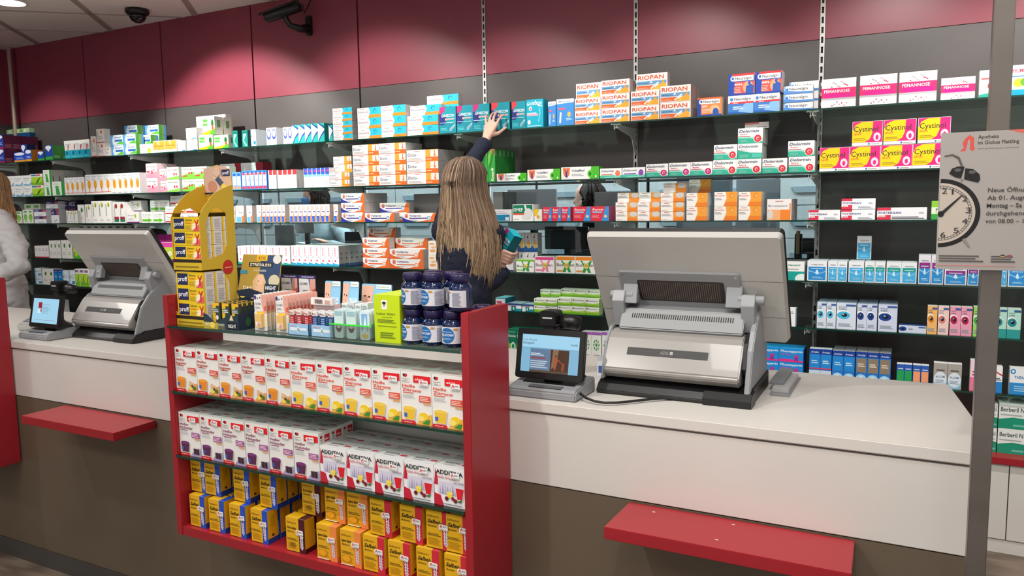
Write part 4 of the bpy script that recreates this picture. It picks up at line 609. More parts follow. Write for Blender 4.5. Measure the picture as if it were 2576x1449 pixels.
run(S, 'accd', 148, 192, 504, n=2, yo=.13, rows=2); run(S, 'leaf', 165, 193, 530, n=3); run(S, 'whit', 194, 211, 515, yo=.03); run(S, 'leaf', 213, 228, 514); run(S, 'leaf', 229, 278, 506, n=3, ranks=2); run(S, 'redg', 283, 313, 508, n=2, ranks=2)
run(S, 'plum', 317, 348, 532); run(S, 'plum', 326, 354, 505, yo=.08, rows=2); run(S, 'arro', 355, 411, 533, n=2); run(S, 'arro', 376, 424, 504, yo=.11, n=2, rows=2)
run(S, 'rwhi', 414, 440, 520, rows=2); run(S, 'rwhi', 441, 520, 512, n=3, rows=2); run(S, 'rwhi', 428, 512, 493, n=3, yo=.1, rows=3); run(S, 'rwhi', 522, 590, 520, n=3, rows=2)
run(S, 'slml', 592, 613, 517, ranks=3); run(S, 'slml', 619, 634, 517, ranks=3); run(S, 'slml', 644, 657, 516); run(S, 'slmb', 658, 716, 516, n=6, ranks=3); run(S, 'slmb', 727, 829, 515, n=9, ranks=3); run(S, 'slmb', 838, 850, 514, ranks=3)
run(S, 'volb', 857, 916, 487, rows=3, ranks=4); run(S, 'volb', 918, 991, 536); run(S, 'volb', 1011, 1096, 536)
run(S, 'volb', 955, 1028, 511, yo=.075, rows=2); run(S, 'grey', 1040, 1110, 488, yo=.2, rows=1); run(S, 'grey', 1240, 1264, 483, yo=.14, ranks=2, rows=1); 
run(S, 'pant', 1232, 1286, 527); run(S, 'omep', 1289, 1342, 514, ranks=2); run(S, 'yeld', 1343, 1363, 526); run(S, 'renn', 1365, 1435, 521, n=3, ranks=2); run(S, 'renn', 1441, 1532, 520, n=2, ranks=4)
run(S, 'ibus', 1548, 1660, 509, n=2, rows=2); run(S, 'ibus', 1662, 1721, 485, rows=3); run(S, 'ibus', 1553, 1663, 486, n=2, yo=.055, rows=3); run(S, 'ibus', 1668, 1726, 461, yo=.055, rows=4)
run(S, 'muct', 1727, 1780, 486, rows=2, ranks=3); run(S, 'muct', 1733, 1788, 452, rows=3, yo=.13); run(S, 'muct', 1797, 1855, 483, rows=2, ranks=2); run(S, 'muct', 1858, 1916, 483, rows=2, ranks=4)
run(S, 'ibur', 1930, 1992, 501, ranks=4)
g_ = run(S, 'post', 2034, 2114, 528); run(S, 'post', 2117, 2203, 500, rows=2); run(S, 'pos2', 2207, 2333, 522); run(S, 'fakt', 2344, 2400, 505)
S = 4
run(S, 'yelb', 182, 345, 566, n=9, yo=.2); run(S, 'wrfo', 86, 121, 618, n=4, ranks=2); run(S, 'whit', 122, 151, 605, n=3, ranks=2); run(S, 'whit', 153, 179, 604, n=2, ranks=2); run(S, 'gryl', 184, 216, 618, n=2); run(S, 'gryl', 217, 262, 616, n=3); run(S, 'mage', 396, 431, 590, n=2, rows=1, yo=.09); run(S, 'flow', 396, 436, 610, n=2)
run(S, 'octg', 597, 629, 618, n=2, ranks=3); run(S, 'octg', 630, 729, 618, n=6, ranks=2); run(S, 'octe', 731, 851, 617, n=8, ranks=6)
run(S, 'volo', 911, 978, 598, rows=3); run(S, 'volo', 980, 1064, 626, rows=2); run(S, 'volo', 994, 1075, 598, yo=.075, rows=3); run(S, 'volo', 926, 994, 573, yo=.13, rows=4)
run(S, 'gold', 1076, 1098, 606, rows=2); run(S, 'biol', 1243, 1290, 587, rows=2, ranks=2, yo=.05); run(S, 'gelt', 1303, 1352, 586, n=3, rows=2, yo=.09)
run(S, 'busg', 1298, 1343, 652); run(S, 'busp', 1345, 1393, 645); run(S, 'buso', 1398, 1497, 644, n=2); run(S, 'midi', 1975, 2024, 658)
run(S, 'visb', 2031, 2081, 655, ranks=3); run(S, 'visl', 2083, 2132, 656, n=2, ranks=3); run(S, 'visl', 2135, 2174, 657, ranks=3); run(S, 'vist', 2176, 2228, 658, n=2, ranks=2); run(S, 'vist', 2230, 2308, 659, n=2, ranks=2)
run(S, 'visp', 2312, 2376, 641, n=2, ranks=2); run(S, 'visp', 2377, 2434, 668); run(S, 'visp', 2436, 2464, 662); run(S, 'visl', 2521, 2536, 660); run(S, 'visb', 2537, 2585, 660)
zv = onY(2135, 657, FY+.022).z; xa = onY(2155, 640, FY+.12).x; xb = onY(2191, 640, FY+.12).x; place_box('visl', (xa+xb)/2, FY+.13, zv+.002, xb-xa, .115, .05, SN[4], 1)
S = 5
run(S, 'lblu', 86, 103, 674, n=1, rows=2); run(S, 'whit', 104, 133, 676, n=2); run(S, 'artb', 134, 155, 678, n=2); run(S, 'lblu', 156, 187, 680, n=2, ranks=2); run(S, 'mint', 187, 223, 676, n=3)
run(S, 'flat', 1246, 1272, 748, n=1, yo=.03); run(S, 'flar', 1275, 1312, 762); run(S, 'flar', 1313, 1342, 765); run(S, 'parc', 1343, 1401, 750, n=2, rows=2); run(S, 'parc', 1403, 1507, 748, n=3, rows=2); run(S, 'parc', 1359, 1410, 728, n=2, rows=3, yo=.055); run(S, 'parc', 1411, 1510, 726, n=3, rows=3, yo=.055)
run(S, 'whgr', 1982, 2002, 775)
run(S, 'hylc', 2056, 2104, 759, n=2, ranks=3); run(S, 'hylc', 2105, 2155, 761, ranks=3); run(S, 'hylb', 2157, 2208, 763, n=2, ranks=4); run(S, 'hylb', 2210, 2259, 765, ranks=4); run(S, 'hyln', 2261, 2331, 817); run(S, 'hylo', 2334, 2360, 769); run(S, 'hylr', 2361, 2389, 770); run(S, 'hylk', 2391, 2448, 771, n=2); run(S, 'hylg', 2450, 2478, 771); run(S, 'hylt', 2500, 2571, 774, n=2)
S = 6
run(S, 'thom', 1900, 2022, 871, n=2, rows=2, ranks=3); run(S, 'artr', 2036, 2093, 876, n=2); run(S, 'artb', 2094, 2152, 881, n=2, ranks=3); run(S, 'artg', 2153, 2243, 884, n=3, ranks=3)
run(S, 'smgr', 2256, 2296, 915, n=2); run(S, 'smor', 2297, 2338, 918, n=2); run(S, 'alge', 2349, 2421, 912, n=2); run(S, 'pink', 2442, 2472, 905); run(S, 'whbl', 2496, 2524, 921); run(S, 'thea', 2541, 2600, 924)
run(S, 'dulc', 1277, 1366, 827, n=4, ranks=2); run(S, 'herb', 1463, 1512, 833, n=2); run(S, 'herb', 1514, 1560, 835, n=2); run(S, 'whit', 90, 150, 752, n=3)
S = 7
run(S, 'berb', 2490, 2512, 1015, rows=2); run(S, 'berb', 2514, 2590, 1013, rows=2, ranks=3)
# ------------------------------------------------------------------ stock in the red display rack
PR.update({
 'ingw': P('white ginger tea box, orange glass', '#eceae6', hot(('Heißer', 'Ingwer'), '#b83c28', '#d8493c', ('#e88a2c', '#eda668', '#f0a040'), 'ginger'), '#ece6e0', '#d9d5d0', [('p', [(0, 0), (1, 0), (1, .5), (0, .2)], '#ea9a58'), ('l', .15, .55, .85, .8, 6, '#a8a4a0')], [('l', .2, .35, .8, .65, 3, '#c8685c')], d=.053, name='tea_box', cat='tea box'),
 'zitr': P('white lemon tea box, yellow glass', '#eceae6', hot(('Heiße', 'Zitrone'), '#e0482c', '#e0543c', ('#eec13c', '#f0b84c', '#f3cf58'), 'lemon'), '#ece6e0', '#d9d5d0', [('p', [(0, 0), (1, 0), (1, .5), (0, .2)], '#efb850')], [('l', .2, .35, .8, .65, 3, '#c8685c')], d=.053, name='tea_box', cat='tea box'),
 'holu': P('white elderberry tea box, purple glass', '#eceae6', hot(('Heißer', 'Holunder'), '#8c3060', '#9c50a0', ('#5c2c50', '#b4a0c8', '#7c3c7c'), 'berry'), '#e8e6e2', '#d3d0cc', [('r', .5, .78, .95, .93, '#d42432'), ('t', 'aktiv', .55, .82, .045, '#fff', .34, 1, 1), ('c', .2, .9, .07, .03, '#2a2420'), ('c', .28, .9, .07, .03, '#e02430'), ('t', 'Doppel', .12, .83, .026, '#3a3432', .26), ('t', 'herz', .15, .79, .026, '#3a3432', .2)], [('t', 'Heißer', .3, .55, .14, '#4c4468', .4, 2, 1), ('t', 'Holunder', .25, .35, .14, '#4c4468', .5, 2, 1), ('r', .66, .7, .9, .85, '#c8586c')], d=.053, name='tea_box', cat='tea box'),
 'addi': P('white hot drink box, red glass', '#efefef', [('p', [(0, .52), (.04, .95), (.16, .5)], '#c8243c'), ('p', [(0, 0), (.3, 0), (.2, .26), (0, .3)], '#c8243c'), ('r', .12, .3, .98, .62, '#d8d4e4')] + [('p', [(.16+.08*k, .3), (.23+.08*k, .3), (.2+.08*k, .5+.1*((k*3) % 4)/4)], '#9c94b8' if k % 2 else '#b4acc8') for k in range(7)] +
   [('p', [(.66, .56), (.98, .56), (.92, .2), (.72, .2)], '#dcdce4'), ('p', [(.69, .5), (.95, .5), (.9, .22), (.74, .22)], '#d82430'), ('c', .5, .28, .08, .06, '#f0d83c'), ('c', .46, .34, .05, .05, '#f3e060'), ('c', .55, .35, .05, .05, '#f3e060'), ('c', .4, .2, .06, .055, '#6c1c2c'), ('c', .68, .17, .06, .055, '#7c2030'), ('c', .6, .22, .05, .05, '#8c2434'), ('p', [(.72, .16), (.9, .24), (.86, .14)], '#4c7c3c'),
    ('t', 'ADDITIVA', .07, .81, .105, '#1c1a1c', .86, 3), ('t', 'Heiße Amarena', .1, .7, .06, '#c8304c', .6, 1, 1), ('t', 'mit Vanille', .64, .62, .045, '#5c5c68', .32, 1, 1), ('l', .3, .05, .9, .1, 1, '#8c8c94')], '#e2e0e0', '#dcdada', [('p', [(0, 0), (1, 0), (.6, .5), (0, .7)], '#c8243c')], [('t', 'ADDITIVA', .16, .5, .16, '#2c2a2c', .5, 3), ('l', .2, .25, .6, .4, 2, '#a0a0a4'), ('r', .72, .4, .95, .58, '#c84458')], d=.06, name='tea_box', cat='drink powder box'),
 'salb': P('yellow sage sweets box, blue stripe', '#e6b01e', bonbon('#2450c0'), '#e0a418', '#edb71c', [('r', 0, 0, 1, .16, '#1c3c94'), ('r', .3, .5, .7, .85, '#cc9414'), ('c', .5, .24, .12, .04, '#3a2a10')], [('r', .68, 0, 1, 1, '#2450c0')], d=.045, name='sweets_box', cat='sweets box'),
 'salr': P('yellow sage sweets box, red stripe', '#e6b01e', bonbon('#d02c3c'), '#e0a418', '#edb71c', [('r', 0, 0, 1, .16, '#b8202c'), ('r', .3, .5, .7, .85, '#cc9414'), ('c', .5, .24, .12, .04, '#3a2a10')], [('r', .68, 0, 1, 1, '#d02c3c')], d=.045, name='sweets_box', cat='sweets box'),
 'kirs': P('yellow cherry sweets box, maroon stripe', '#e4ae20', bonbon('#4c1420', 'Kirsch-Salbei-', .5) + [('c', .35, .22, .14, .06, '#8c6414'), ('c', .84, .5, .1, .05, '#e8dce0')], '#d89c18', '#ebb51c', [('r', 0, 0, 1, .14, '#3c1018')], [('r', .66, 0, 1, 1, '#4c1420')], d=.045, name='sweets_box', cat='sweets box'),
 'ingb': P('yellow ginger sweets box, orange stripe', '#e6ac22', bonbon('#f08a44', 'Ingwer-Salbei-', .5) + [('c', .3, .2, .2, .09, '#f0a820'), ('r', .02, .02, .6, .05, '#f6e8d0')], '#e0a020', '#efb81e', [('r', 0, 0, 1, .14, '#e07c38')], [('r', .66, 0, 1, 1, '#ea8a48')], d=.045, name='sweets_box', cat='sweets box'),
 'prof': P('yellow pain cream box', '#e8c420', [('r', .05, .14, .44, .9, '#232c54'), ('t', 'proff', .07, .38, .3, '#f4f4f8', .35, 2), ('t', 'Schmerz', .48, .72, .14, '#3a3420', .26, 1), ('t', 'Creme', .48, .52, .14, '#d84830', .22, 1), ('c', .84, .25, .16, .3, '#f8e8c0'), ('p', [(.72, 0), (1, 0), (1, .5), (.84, .2)], '#e0605c'), ('p', [(.86, .1), (.92, .1), (.93, .5), (.98, .8), (.95, .82), (.9, .6), (.84, .82), (.82, .78), (.87, .5)], '#c8303c'), ('l', .48, .12, .76, .44, 4, '#c8a818')], '#e6e0dc', '#f0d040', [('r', 0, 0, .16, 1, '#f0cc20'), ('l', .3, .1, .9, .9, 7, '#b4aeb0')], d=.045, name='cream_box', cat='cream box'),
 'lebe': P('lime green liver remedy box', '#c4dc14', [('r', .3, .7, .52, .9, '#f0f0ec'), ('c', .4, .83, .07, .035, '#2a2a20'), ('r', .385, .75, .415, .82, '#5c5034'), ('t', 'Leber Aktiv', .1, .585, .05, '#5c7a20', .72, 1), ('l', .3, .53, .7, .55, 1, '#6c8a24'), ('l', .12, .42, .84, .5, 3, '#6c8420'), ('l', .14, .34, .86, .37, 1, '#7c9420'), ('l', .22, .1, .8, .24, 3, '#6c8420')] + [('c', .1+.2*i, .65+.07*j, .012, .008, '#d4e848') for i in range(5) for j in range(5)], '#b4c81c', '#c8e020', d=.03, name='supplement_box', cat='supplement box'),
})
RKN = {'a': 'upper rack shelf', 'b': 'middle rack shelf', 'c': 'lower rack shelf', 'd': 'rack bottom board', 't': 'top rack shelf'}
RKZ = {'t': GZ['a'], 'a': GZ['b'], 'b': GZ['c'], 'd': GZ['d']}
def sticker(o, x, z, w=.03, h=.017, rot=0, y=-.0032):
    mb = MB(); mb.prism(rrect(w, h, .003, 2), -.0004, 0, 'y', c='#f0efef'); s0 = len(mb.v)
    draw(mb, STICK, w*.9, h*.85, lambda u, v, e: (u-w*.45, -.0006-e, v-h*.42)); mb.xf(Matrix.Translation((x, y, z)) @ Matrix.Rotation(rot, 4, 'Y'))
    key = ('st', round(x, 3), round(z, 3), round(w, 3), round(rot, 2), y)
    if key not in BM: BM[key] = mb.mesh('price_sticker', CARTON)
    return link(BM[key], 'price_sticker', o)
def rrow(lv, k, xs, h, w, ranks=3, row=0, dz=0, y0=.012, st=None, rz=None, dd=.002):
    for i, px in enumerate(xs):
        Y = GF+y0; x = min(max(onY(px, 1000, Y).x if px > 10 else px, GX0+.0275), GX1-.0275-w)
        for q in range(ranks):
            d = PR[k]['d']; o = place_box(k, x+w/2, Y+q*(d+dd), RKZ[lv]+dz+.0004, w-.0015, h, d, RKN['a' if lv == 'a' else 'c' if lv == 'd' and 0 else lv if lv != 'b' else 'b'], row, q, rz=rz if rz is not None else random.uniform(-.006, .006))
            if st and q == 0: sticker(o, st[0], st[1]+random.uniform(-.003, .003), rot=random.uniform(-.12, .12))
HW = .1043
XE = [GX0+.0275+k*.10405 for k in range(11)]
rrow('a', 'ingw', XE[:5], .149, .1035, st=(.022, .13)); rrow('a', 'zitr', XE[5:], .149, .1035, st=(.027, .122))
# last lemon box is partly behind the right side panel of the rack in the picture; rack is 1.17 m clear inside
rrow('b', 'holu', XE[:6], .149, HW-.002, st=(.02, .128))
rrow('b', 'addi', XE[6:], .113, .1035, st=(.018, .088))
for k, xs, dz, row, rk in (('salb', [460, 508, 560, 614], 0, 0, 3), ('kirs', [703], 0, 0, 3), ('ingb', [781, 841], 0, 0, 3), ('salr', [899, 963, 1035, 1107], 0, 0, 3)):
    rrow('d', k, xs, .112, .076 if k == 'salb' else .08, rk, row, dz, y0=.02, st=(.02, .07), rz=None, dd=.012)
for k, xs, rk in (('salb', [468, 503, 575, 641], 3), ('kirs', [748], 2), ('ingb', [806, 862], 2), ('salr', [920, 996, 1063, 1118], 3)):
    rrow('d', k, xs, .112, .076 if k == 'salb' else .08, rk, 1, .1135, y0={'salb': .045, 'kirs': .06, 'ingb': .05, 'salr': .03}[k], st=(.02, .07), dd=.006)
TZ = GZ['a']+.0005
def gx(px, Y=None): return onY(px, 850, Y or GF+.03).x
# lime boxes
rrow('t', 'lebe', [948], .137, .092, 5, y0=.02, dd=.003); 
# melatonin bottles
def bottle():
    t = thing('supplement_bottle', '', 'bottle')
    m = MB(); m.lathe([(.026, 0), (.0305, .004), (.0315, .01), (.0315, .062), (.029, .07), (.0235, .076), (.0235, .08)], seg=32, c='#0f1f45'); part('bottle_body', m, mat('navy_plastic', '#0e1f45', .12, coat=.6), t, smooth=True)
    m = MB(); m.lathe([(.0262, .079), (.027, .08), (.027, .098), (.025, .1005), (.0001, .1005)], seg=32); part('lid', m, mat('violet_lid_plastic', '#1e1742', .3), t, 'dark violet screw lid', smooth=True)
    m = MB(); n = 26; R = .0318
    def cyl(u, v, d=0): q = math.radians(-90) + (u-.5)*4.6; return ((R+d)*math.cos(q), (R+d)*math.sin(q), .012+v*.046)
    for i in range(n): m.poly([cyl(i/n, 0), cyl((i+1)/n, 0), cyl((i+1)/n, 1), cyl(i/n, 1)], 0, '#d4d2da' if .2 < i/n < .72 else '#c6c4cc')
    def strip(ua, ub, lo, hi, d, c, n_=6):
        for j in range(n_):
            u0, u1 = ua+(ub-ua)*j/n_, ua+(ub-ua)*(j+1)/n_; m.poly([cyl(u0, lo(u0), d), cyl(u1, lo(u1), d), cyl(u1, hi(u1), d), cyl(u0, hi(u0), d)], 0, c)
    def dr(art):
        for k, it in enumerate(art):
            sub = MB(); draw(sub, [it], 1, 1, lambda u, v, e: (u, v, 0)); d = .0006+.0001*k
            if it[0] == 't': m.faces([cyl(x, y, d) for x, y, z in sub.v], [f for f in sub.f], 0, it[5])
            elif it[0] == 'c': strip(it[1]-it[3], it[1]+it[3], lambda u: it[2]-it[4]*max(0, 1-((u-it[1])/it[3])**2)**.5, lambda u: it[2]+it[4]*max(0, 1-((u-it[1])/it[3])**2)**.5, d, it[5], 12)
            else:
                for f in sub.f:
                    us = [sub.v[j][0] for j in f]; vs_ = [sub.v[j][1] for j in f]; strip(min(us), max(us), lambda u: min(vs_), lambda u: max(vs_), d, it[-1], 4)
    disc = [('c', .47, .5, .15, .46, '#2468a8')]
    dr(disc + [('t', 'MELATONIN', .34, .46, .14, '#eef2f8', .26, 2), ('l', .37, .26, .57, .36, 2, '#9cc4e4'), ('l', .37, .7, .57, .76, 1, '#c8dcee'), ('r', .6, .82, .68, .92, '#c8943c'), ('c', .36, .2, .02, .1, '#e8c0b0'), ('l', .72, .1, .9, .9, 9, '#8c8ca0'), ('l', .08, .1, .26, .9, 9, '#8c8ca0')])
    part('label_wrap', m, CARTON, t); return t
b0 = bottle(); b0.hide_render = False; first = [True]
def put_b(x, y, z, rz, row, rank, st=False):
    if first[0]: o = b0; o.location = (x, y, z); o.rotation_euler = (0, 0, rz); first[0] = False
    else: o = copy_tree(b0, (x, y, z), rz)
    if st: sticker(o, 0, .04, .036, .02, .0, y=-.0345)
    reg(o, 'navy melatonin bottle with violet lid', 'rack end', x, row, rank, 'bottle', 'navy bottles stacked on the rack top shelf')
yb = GF+.045
for px, rz in ((1041, -.55), (1091, -.15), (1141, .1)): put_b(gx(px, yb), yb, TZ, rz, 0, 0)
for px, rz in ((1042, -.6), (1092, -.3), (1161, -1.25)): put_b(gx(px, yb)-.0, yb, TZ+.101, rz, 1, 0, px == 1161)
for k, rz in ((0, .4), (1, .9), (2, 1.4)): put_b(gx(1041, yb)+.065*k+.004, yb+.068, TZ, rz, 0, 1)
for k, rz in ((0, 2.4), (1, -1.9)): put_b(gx(1041, yb)+.069*k+.028, yb+.066, TZ+.101, rz, 1, 1)
put_b(gx(1041, yb)+.15, yb+.13, TZ, 1, 0, 2)
# yellow cream dispenser
YC = '#d4b038'; dx0, dx1 = GX0+.028, gx(519, GF+.03)
t = thing('cream_dispenser', 'yellow cardboard dispenser of pain cream boxes on rack top shelf', 'display stand', (dx0, GF+.03, TZ)); Wd = dx1-dx0; D_ = .145; BT = mat('yellow_board', YC, .5)
for x in (0, Wd-.002):
    m = MB()
    m.prism([(0, .187), (D_*.5, .187), (D_*.66, .176), (D_-.034, .14), (D_-.034, 0), (D_, 0), (D_, .46), (D_-.034, .43), (D_-.034, .27), (D_*.6, .235), (.03, .222), (0, .222)], x, x+.002, 'x', c=YC)
    m.prism([(0, .222), (.03, .222), (.026, .34), (.045, .385), (.04, .415), (.015, .39), (0, .36)], x, x+.0019, 'x', c=YC)          # front strip
    m.prism([(.04, .415), (.045, .385), (.08, .392), (D_-.03, .37), (D_, .38), (D_, .47), (D_-.045, .455), (.065, .44)], x, x+.0022, 'x', c=YC)
    m.prism([(0, 0), (.03, 0), (.025, .03), (0, .045)], x, x+.002, 'x', c=YC)
    q = m; s0 = len(q.v)
    if x: draw(q, [('c', .5, .5, .5, .5, '#c8302c'), ('c', .5, .5, .4, .4, '#c8302c')], .045, .05, lambda u, v, e: (x+.0022+e, .085+u, .165+v)); q.box(x+.002, x+.0035, .095, .125, .188, .19, c='#e8d8a0')
    part('side_panel', m, CARTON, t)
m = MB(); m.prism([(.0, 0), (Wd, 0), (Wd, .48), (Wd-.004, .498), (Wd*.75, .528), (Wd*.5, .539), (Wd*.25, .533), (0, .503)], D_, D_+.002, 'y', c=YC)
draw(m, [('p', [(.02, .34), (.98, .34), (.98, .9), (.74, .98), (.5, 1.0), (.25, .98), (.02, .93)], '#d8b49c'), ('r', .02, .3, .98, .35, '#2c2440'), ('r', .02, .24, .98, .3, '#e3bb1c'), ('t', 'proff', .06, .25, .04, '#2c2440', .2, 2), ('t', 'Schmerz', .3, .25, .04, '#4c4424', .28, 1), ('t', 'Creme', .6, .25, .04, '#c83c2c', .24, 1), ('c', .3, .5, .16, .14, '#c88c74'), ('r', .66, .74, .94, .9, '#232c54'), ('t', 'proff', .69, .78, .08, '#f4f4f8', .22, 2), ('p', [(.42, .66), (.54, .74), (.74, .56), (.62, .46)], '#4a5570'), ('p', [(.6, .5), (.72, .58), (.98, .34), (.86, .22)], '#ecd04c'), ('p', [(.36, .74), (.44, .7), (.4, .68)], '#f0ead8'), ('p', [(.35, .8), (.5, .72), (.62, .8), (.6, .95), (.4, .95)], '#e0bca4'), ('l', .08, .04, .8, .2, 3, '#c09c20')], Wd, .14, lambda u, v, e: (u, D_-e, .396+v))
part('header_card', m, CARTON, t, 'header card with tube picture')
m = MB(); m.box(.0022, Wd-.0022, -.001, .001, 0, .035, c='#cfb02a'); m.box(.0022, Wd-.0022, .001, D_-.002, 0, .026, c='#b8962c')
draw(m, [('r', 0, .62, 1, .95, '#2c2018'), ('l', .08, .2, .9, .5, 1, '#8c7014')], Wd, .034, lambda u, v, e: (u, -.001-e, 0+v)); part('front_lip', m, CARTON, t)
m = MB(); m.box(.0022, Wd-.0022, -.001, .001, .186, .224, c='#cfb02a'); m.box(.0022, Wd-.0022, .001, D_, .186, .2215, c='#b8962c'); draw(m, [('r', 0, .7, 1, 1, '#2c2018'), ('l', .08, .2, .9, .5, 1, '#8c7014')], Wd, .034, lambda u, v, e: (u, -.001-e, .188+v)); part('shelf_lip', m, CARTON, t)
m = MB(); m.box(.0022, Wd-.0022, .0, D_, .375, .377, c='#b08c34'); part('top_board', m, CARTON, t)
bh = .0505
for lv, z0 in ((0, .0265), (1, .1885)):
    bh = .0505 if not lv else .0465; z0 += .0338*lv
    for r in range(3 if not lv else 3):
        for q in range(3):
            place_box('prof', dx0+Wd/2+(.001 if not lv else 0), GF+.0325+q*.047, TZ+z0+(0 if lv == 0 else -.0)+r*(bh+.0006), Wd-.008, bh, .045, 'dispenser '+('upper' if lv else 'lower')+' bay', r, q, rz=0)
# day and night tablet tray, with header
t = thing('counter_tray', 'yellow and navy cardboard tray of day and night sachets', 'display tray', (gx(520, GF+.012), GF+.005, TZ), 0)
A_ = gx(606, GF+.012)-gx(520, GF+.012); B_ = .135
m = MB(); m.box(0, A_, 0, B_, 0, .002, c='#e9e6e2'); m.box(0, .001, 0, B_, 0, .04, c='#eeeae6')
m.prism([(0, 0), (A_, 0), (A_, .05), (A_*.8, .045), (A_*.72, .055), (A_*.62, .04), (.05, .022), (.02, .045), (0, .05)], -.001, 0, 'y', c='#2a3a48')
draw(m, [('r', 0, 0, .42, .42, '#b8a43c'), ('r', .42, 0, .62, .4, '#5c6450'), ('c', .26, .25, .07, .2, '#e8d45c'), ('t', 'DAY', .05, .2, .18, '#f4f0e0', .14, 2), ('t', 'DRAGEES', .42, .24, .12, '#d8d8c8', .18), ('r', .7, .06, .96, .5, '#10181f'), ('t', 'NIGHT', .72, .16, .22, '#f0f0f0', .22, 2), ('p', [(.76, .62), (.82, .98), (.88, .62)], '#e8d8a0')], A_, .052, lambda u, v, e: (u, -.001-e, v))
m.prism([(0, 0), (B_, 0), (B_, .1), (.1, .085), (.04, .055), (0, .05)], A_, A_+.001, 'x', c='#1c2c40'); draw(m, [('c', .3, .35, .08, .2, '#2c5c34'), ('c', .45, .25, .05, .12, '#10101c'), ('c', .52, .35, .05, .12, '#18182c'), ('c', .58, .2, .05, .12, '#10101c'), ('r', .66, .4, .98, .8, '#22344c'), ('t', 'NIGHT', .7, .5, .2, '#e8e8ee', .26, 2)], B_, .07, lambda u, v, e: (A_+.001+e, u, v))
part('tray_box', m, CARTON, t)
m = MB(); hx0 = onY(612, 728, 1.9).x; Wh = onY(714, 728, 1.9).x-hx0; Hh = .15
m.prism([(0, 0), (Wh, 0), (Wh, Hh), (.01, Hh)], 0, .002, 'y', c='#b0913c')
draw(m, [('r', .5, 0, .99, .99, '#2c4468'), ('p', [(.5, 0), (.99, 0), (.99, .35), (.6, .2)], '#1c2838'), ('p', [(.08, 0), (.5, 0), (.5, .3), (.2, .25)], '#c89c44'), ('r', .4, .86, .66, .99, '#f0b42c'), ('t', 'SOS', .44, .89, .07, '#2c2418', .18, 1), ('r', .22, .72, .8, .82, '#1c1c1c'), ('t', 'STRESSLESS', .25, .74, .06, '#f0ecdc', .52, 2), ('t', 'DRAGEES', .36, .62, .04, '#e8e4d4', .3), ('r', .02, .56, .2, .64, '#3c8cac'), ('c', .87, .42, .13, .14, '#c8c0a0'), ('c', .9, .9, .1, .1, '#d4d4d0'),
  ('p', [(.38, .1), (.36, .4), (.46, .56), (.6, .56), (.68, .4), (.66, .1)], '#d8b080'), ('c', .54, .42, .085, .12, '#e8bc9c'), ('p', [(.36, 0), (.44, .28), (.6, .3), (.66, 0)], '#e4b494'), ('p', [(.47, .4), (.51, .42), (.5, .38)], '#8c4c40'), ('t', 'DAY', .14, .2, .08, '#fff8e8', .22, 2), ('r', .66, .18, .96, .34, '#1c2c40'), ('t', 'NIGHT', .69, .22, .08, '#f4f4f4', .25, 2), ('c', .15, .08, .08, .07, '#e8d050'), ('c', .7, .05, .06, .06, '#14141c'), ('c', .82, .04, .06, .06, '#1c1c28')], Wh, Hh, lambda u, v, e: (u, -e, v))
m.xf(Matrix.Translation((hx0-gx(520, GF+.012), B_+.0, .085)) @ Matrix.Rotation(-.2, 4, 'X')); part('header_card', m, CARTON, t, 'header card with portrait between gold and blue halves')
m = MB(); m.prism([(A_*.4, 0), (A_, 0), (A_, .1), (hx0-gx(520, GF+.012)+.06, .12), (hx0-gx(520, GF+.012), .11)], B_-.001, B_+.001, 'y', c='#1c2c40'); part('tray_back', m, CARTON, t)
def sachet():
    m = MB(); m.prism([(-.017, .0), (.017, 0), (.018, .04), (.016, .08), (-.016, .08), (-.018, .04)], -.006, .006, 'y', c='#3a4438')
    draw(m, [('p', [(0, 0), (.5, 0), (.4, .5), (.55, 1), (0, 1)], '#e4c024'), ('r', .05, .88, .95, 1, '#f0b42c'), ('c', .62, .4, .2, .1, '#e8e4dc'), ('r', .1, .6, .9, .78, '#5c6c74'), ('l', .15, .62, .85, .76, 2, '#d8d8cc')], .032, .08, lambda u, v, e: (-.016+u, -.0062-e, v)); return m.mesh('sachet', CARTON)
sm = sachet(); Rz = Matrix.Identity(4)
for i in range(3):
    for q in range(5):
        p = Vector((gx(520, GF+.012), GF+.005, TZ)) + (Rz @ Vector((A_*(.22+.28*i), .028+.02*q, .0025))); o = link(sm, 'tablet_sachet', loc=p); reg(o, 'yellow and black tablet sachet', 'cardboard tray', i, 0, q, 'sachet', 'sachets in the cardboard tray')
# denture care blisters, two columns
def blister():
    m = MB(); m.prism(rrect(.052, .115, .004, 3, 0, .0575), 0, .0008, 'y', c='#eeecea')
    draw(m, [('c', .1, .92, .1, .06, '#4c3c8c'), ('r', .05, .55, .95, .82, '#e4e4e4'), ('t', 'AQUAMED', .06, .72, .05, '#5c5c64', .5, 1), ('p', [(.6, 1), (1, 1), (1, .5), (.75, .5), (.62, .75)], '#e8a898'), ('p', [(.78, .66), (1, .72), (1, .56), (.82, .56)], '#d8695c'), ('c', .3, .9, .04, .02, '#1c1c28'), ('c', .5, .92, .04, .02, '#1c1c28'), ('r', .2, .48, .8, .53, '#e8b83c'), ('r', 0, 0, .12, .5, '#f2f2f2'), ('l', .1, .62, .5, .68, 2, '#a8a8ac')], .052, .115, lambda u, v, e: (-.026+u, -e-.0002, v)); return m
bm_ = blister().mesh('blister_card', CARTON)
m = MB(); m.box(-.013, .015, -.013, 0, .012, .055, c='#eac070'); draw(m, [('r', .1, .08, .9, .42, '#f0e4dc'), ('p', [(.3, .1), (.8, .1), (.85, .3), (.5, .4)], '#e0a090')], .028, .043, lambda u, v, e: (-.013+u, -.013-e, .012+v)); bd = m.mesh('product_bubble', FOILP)
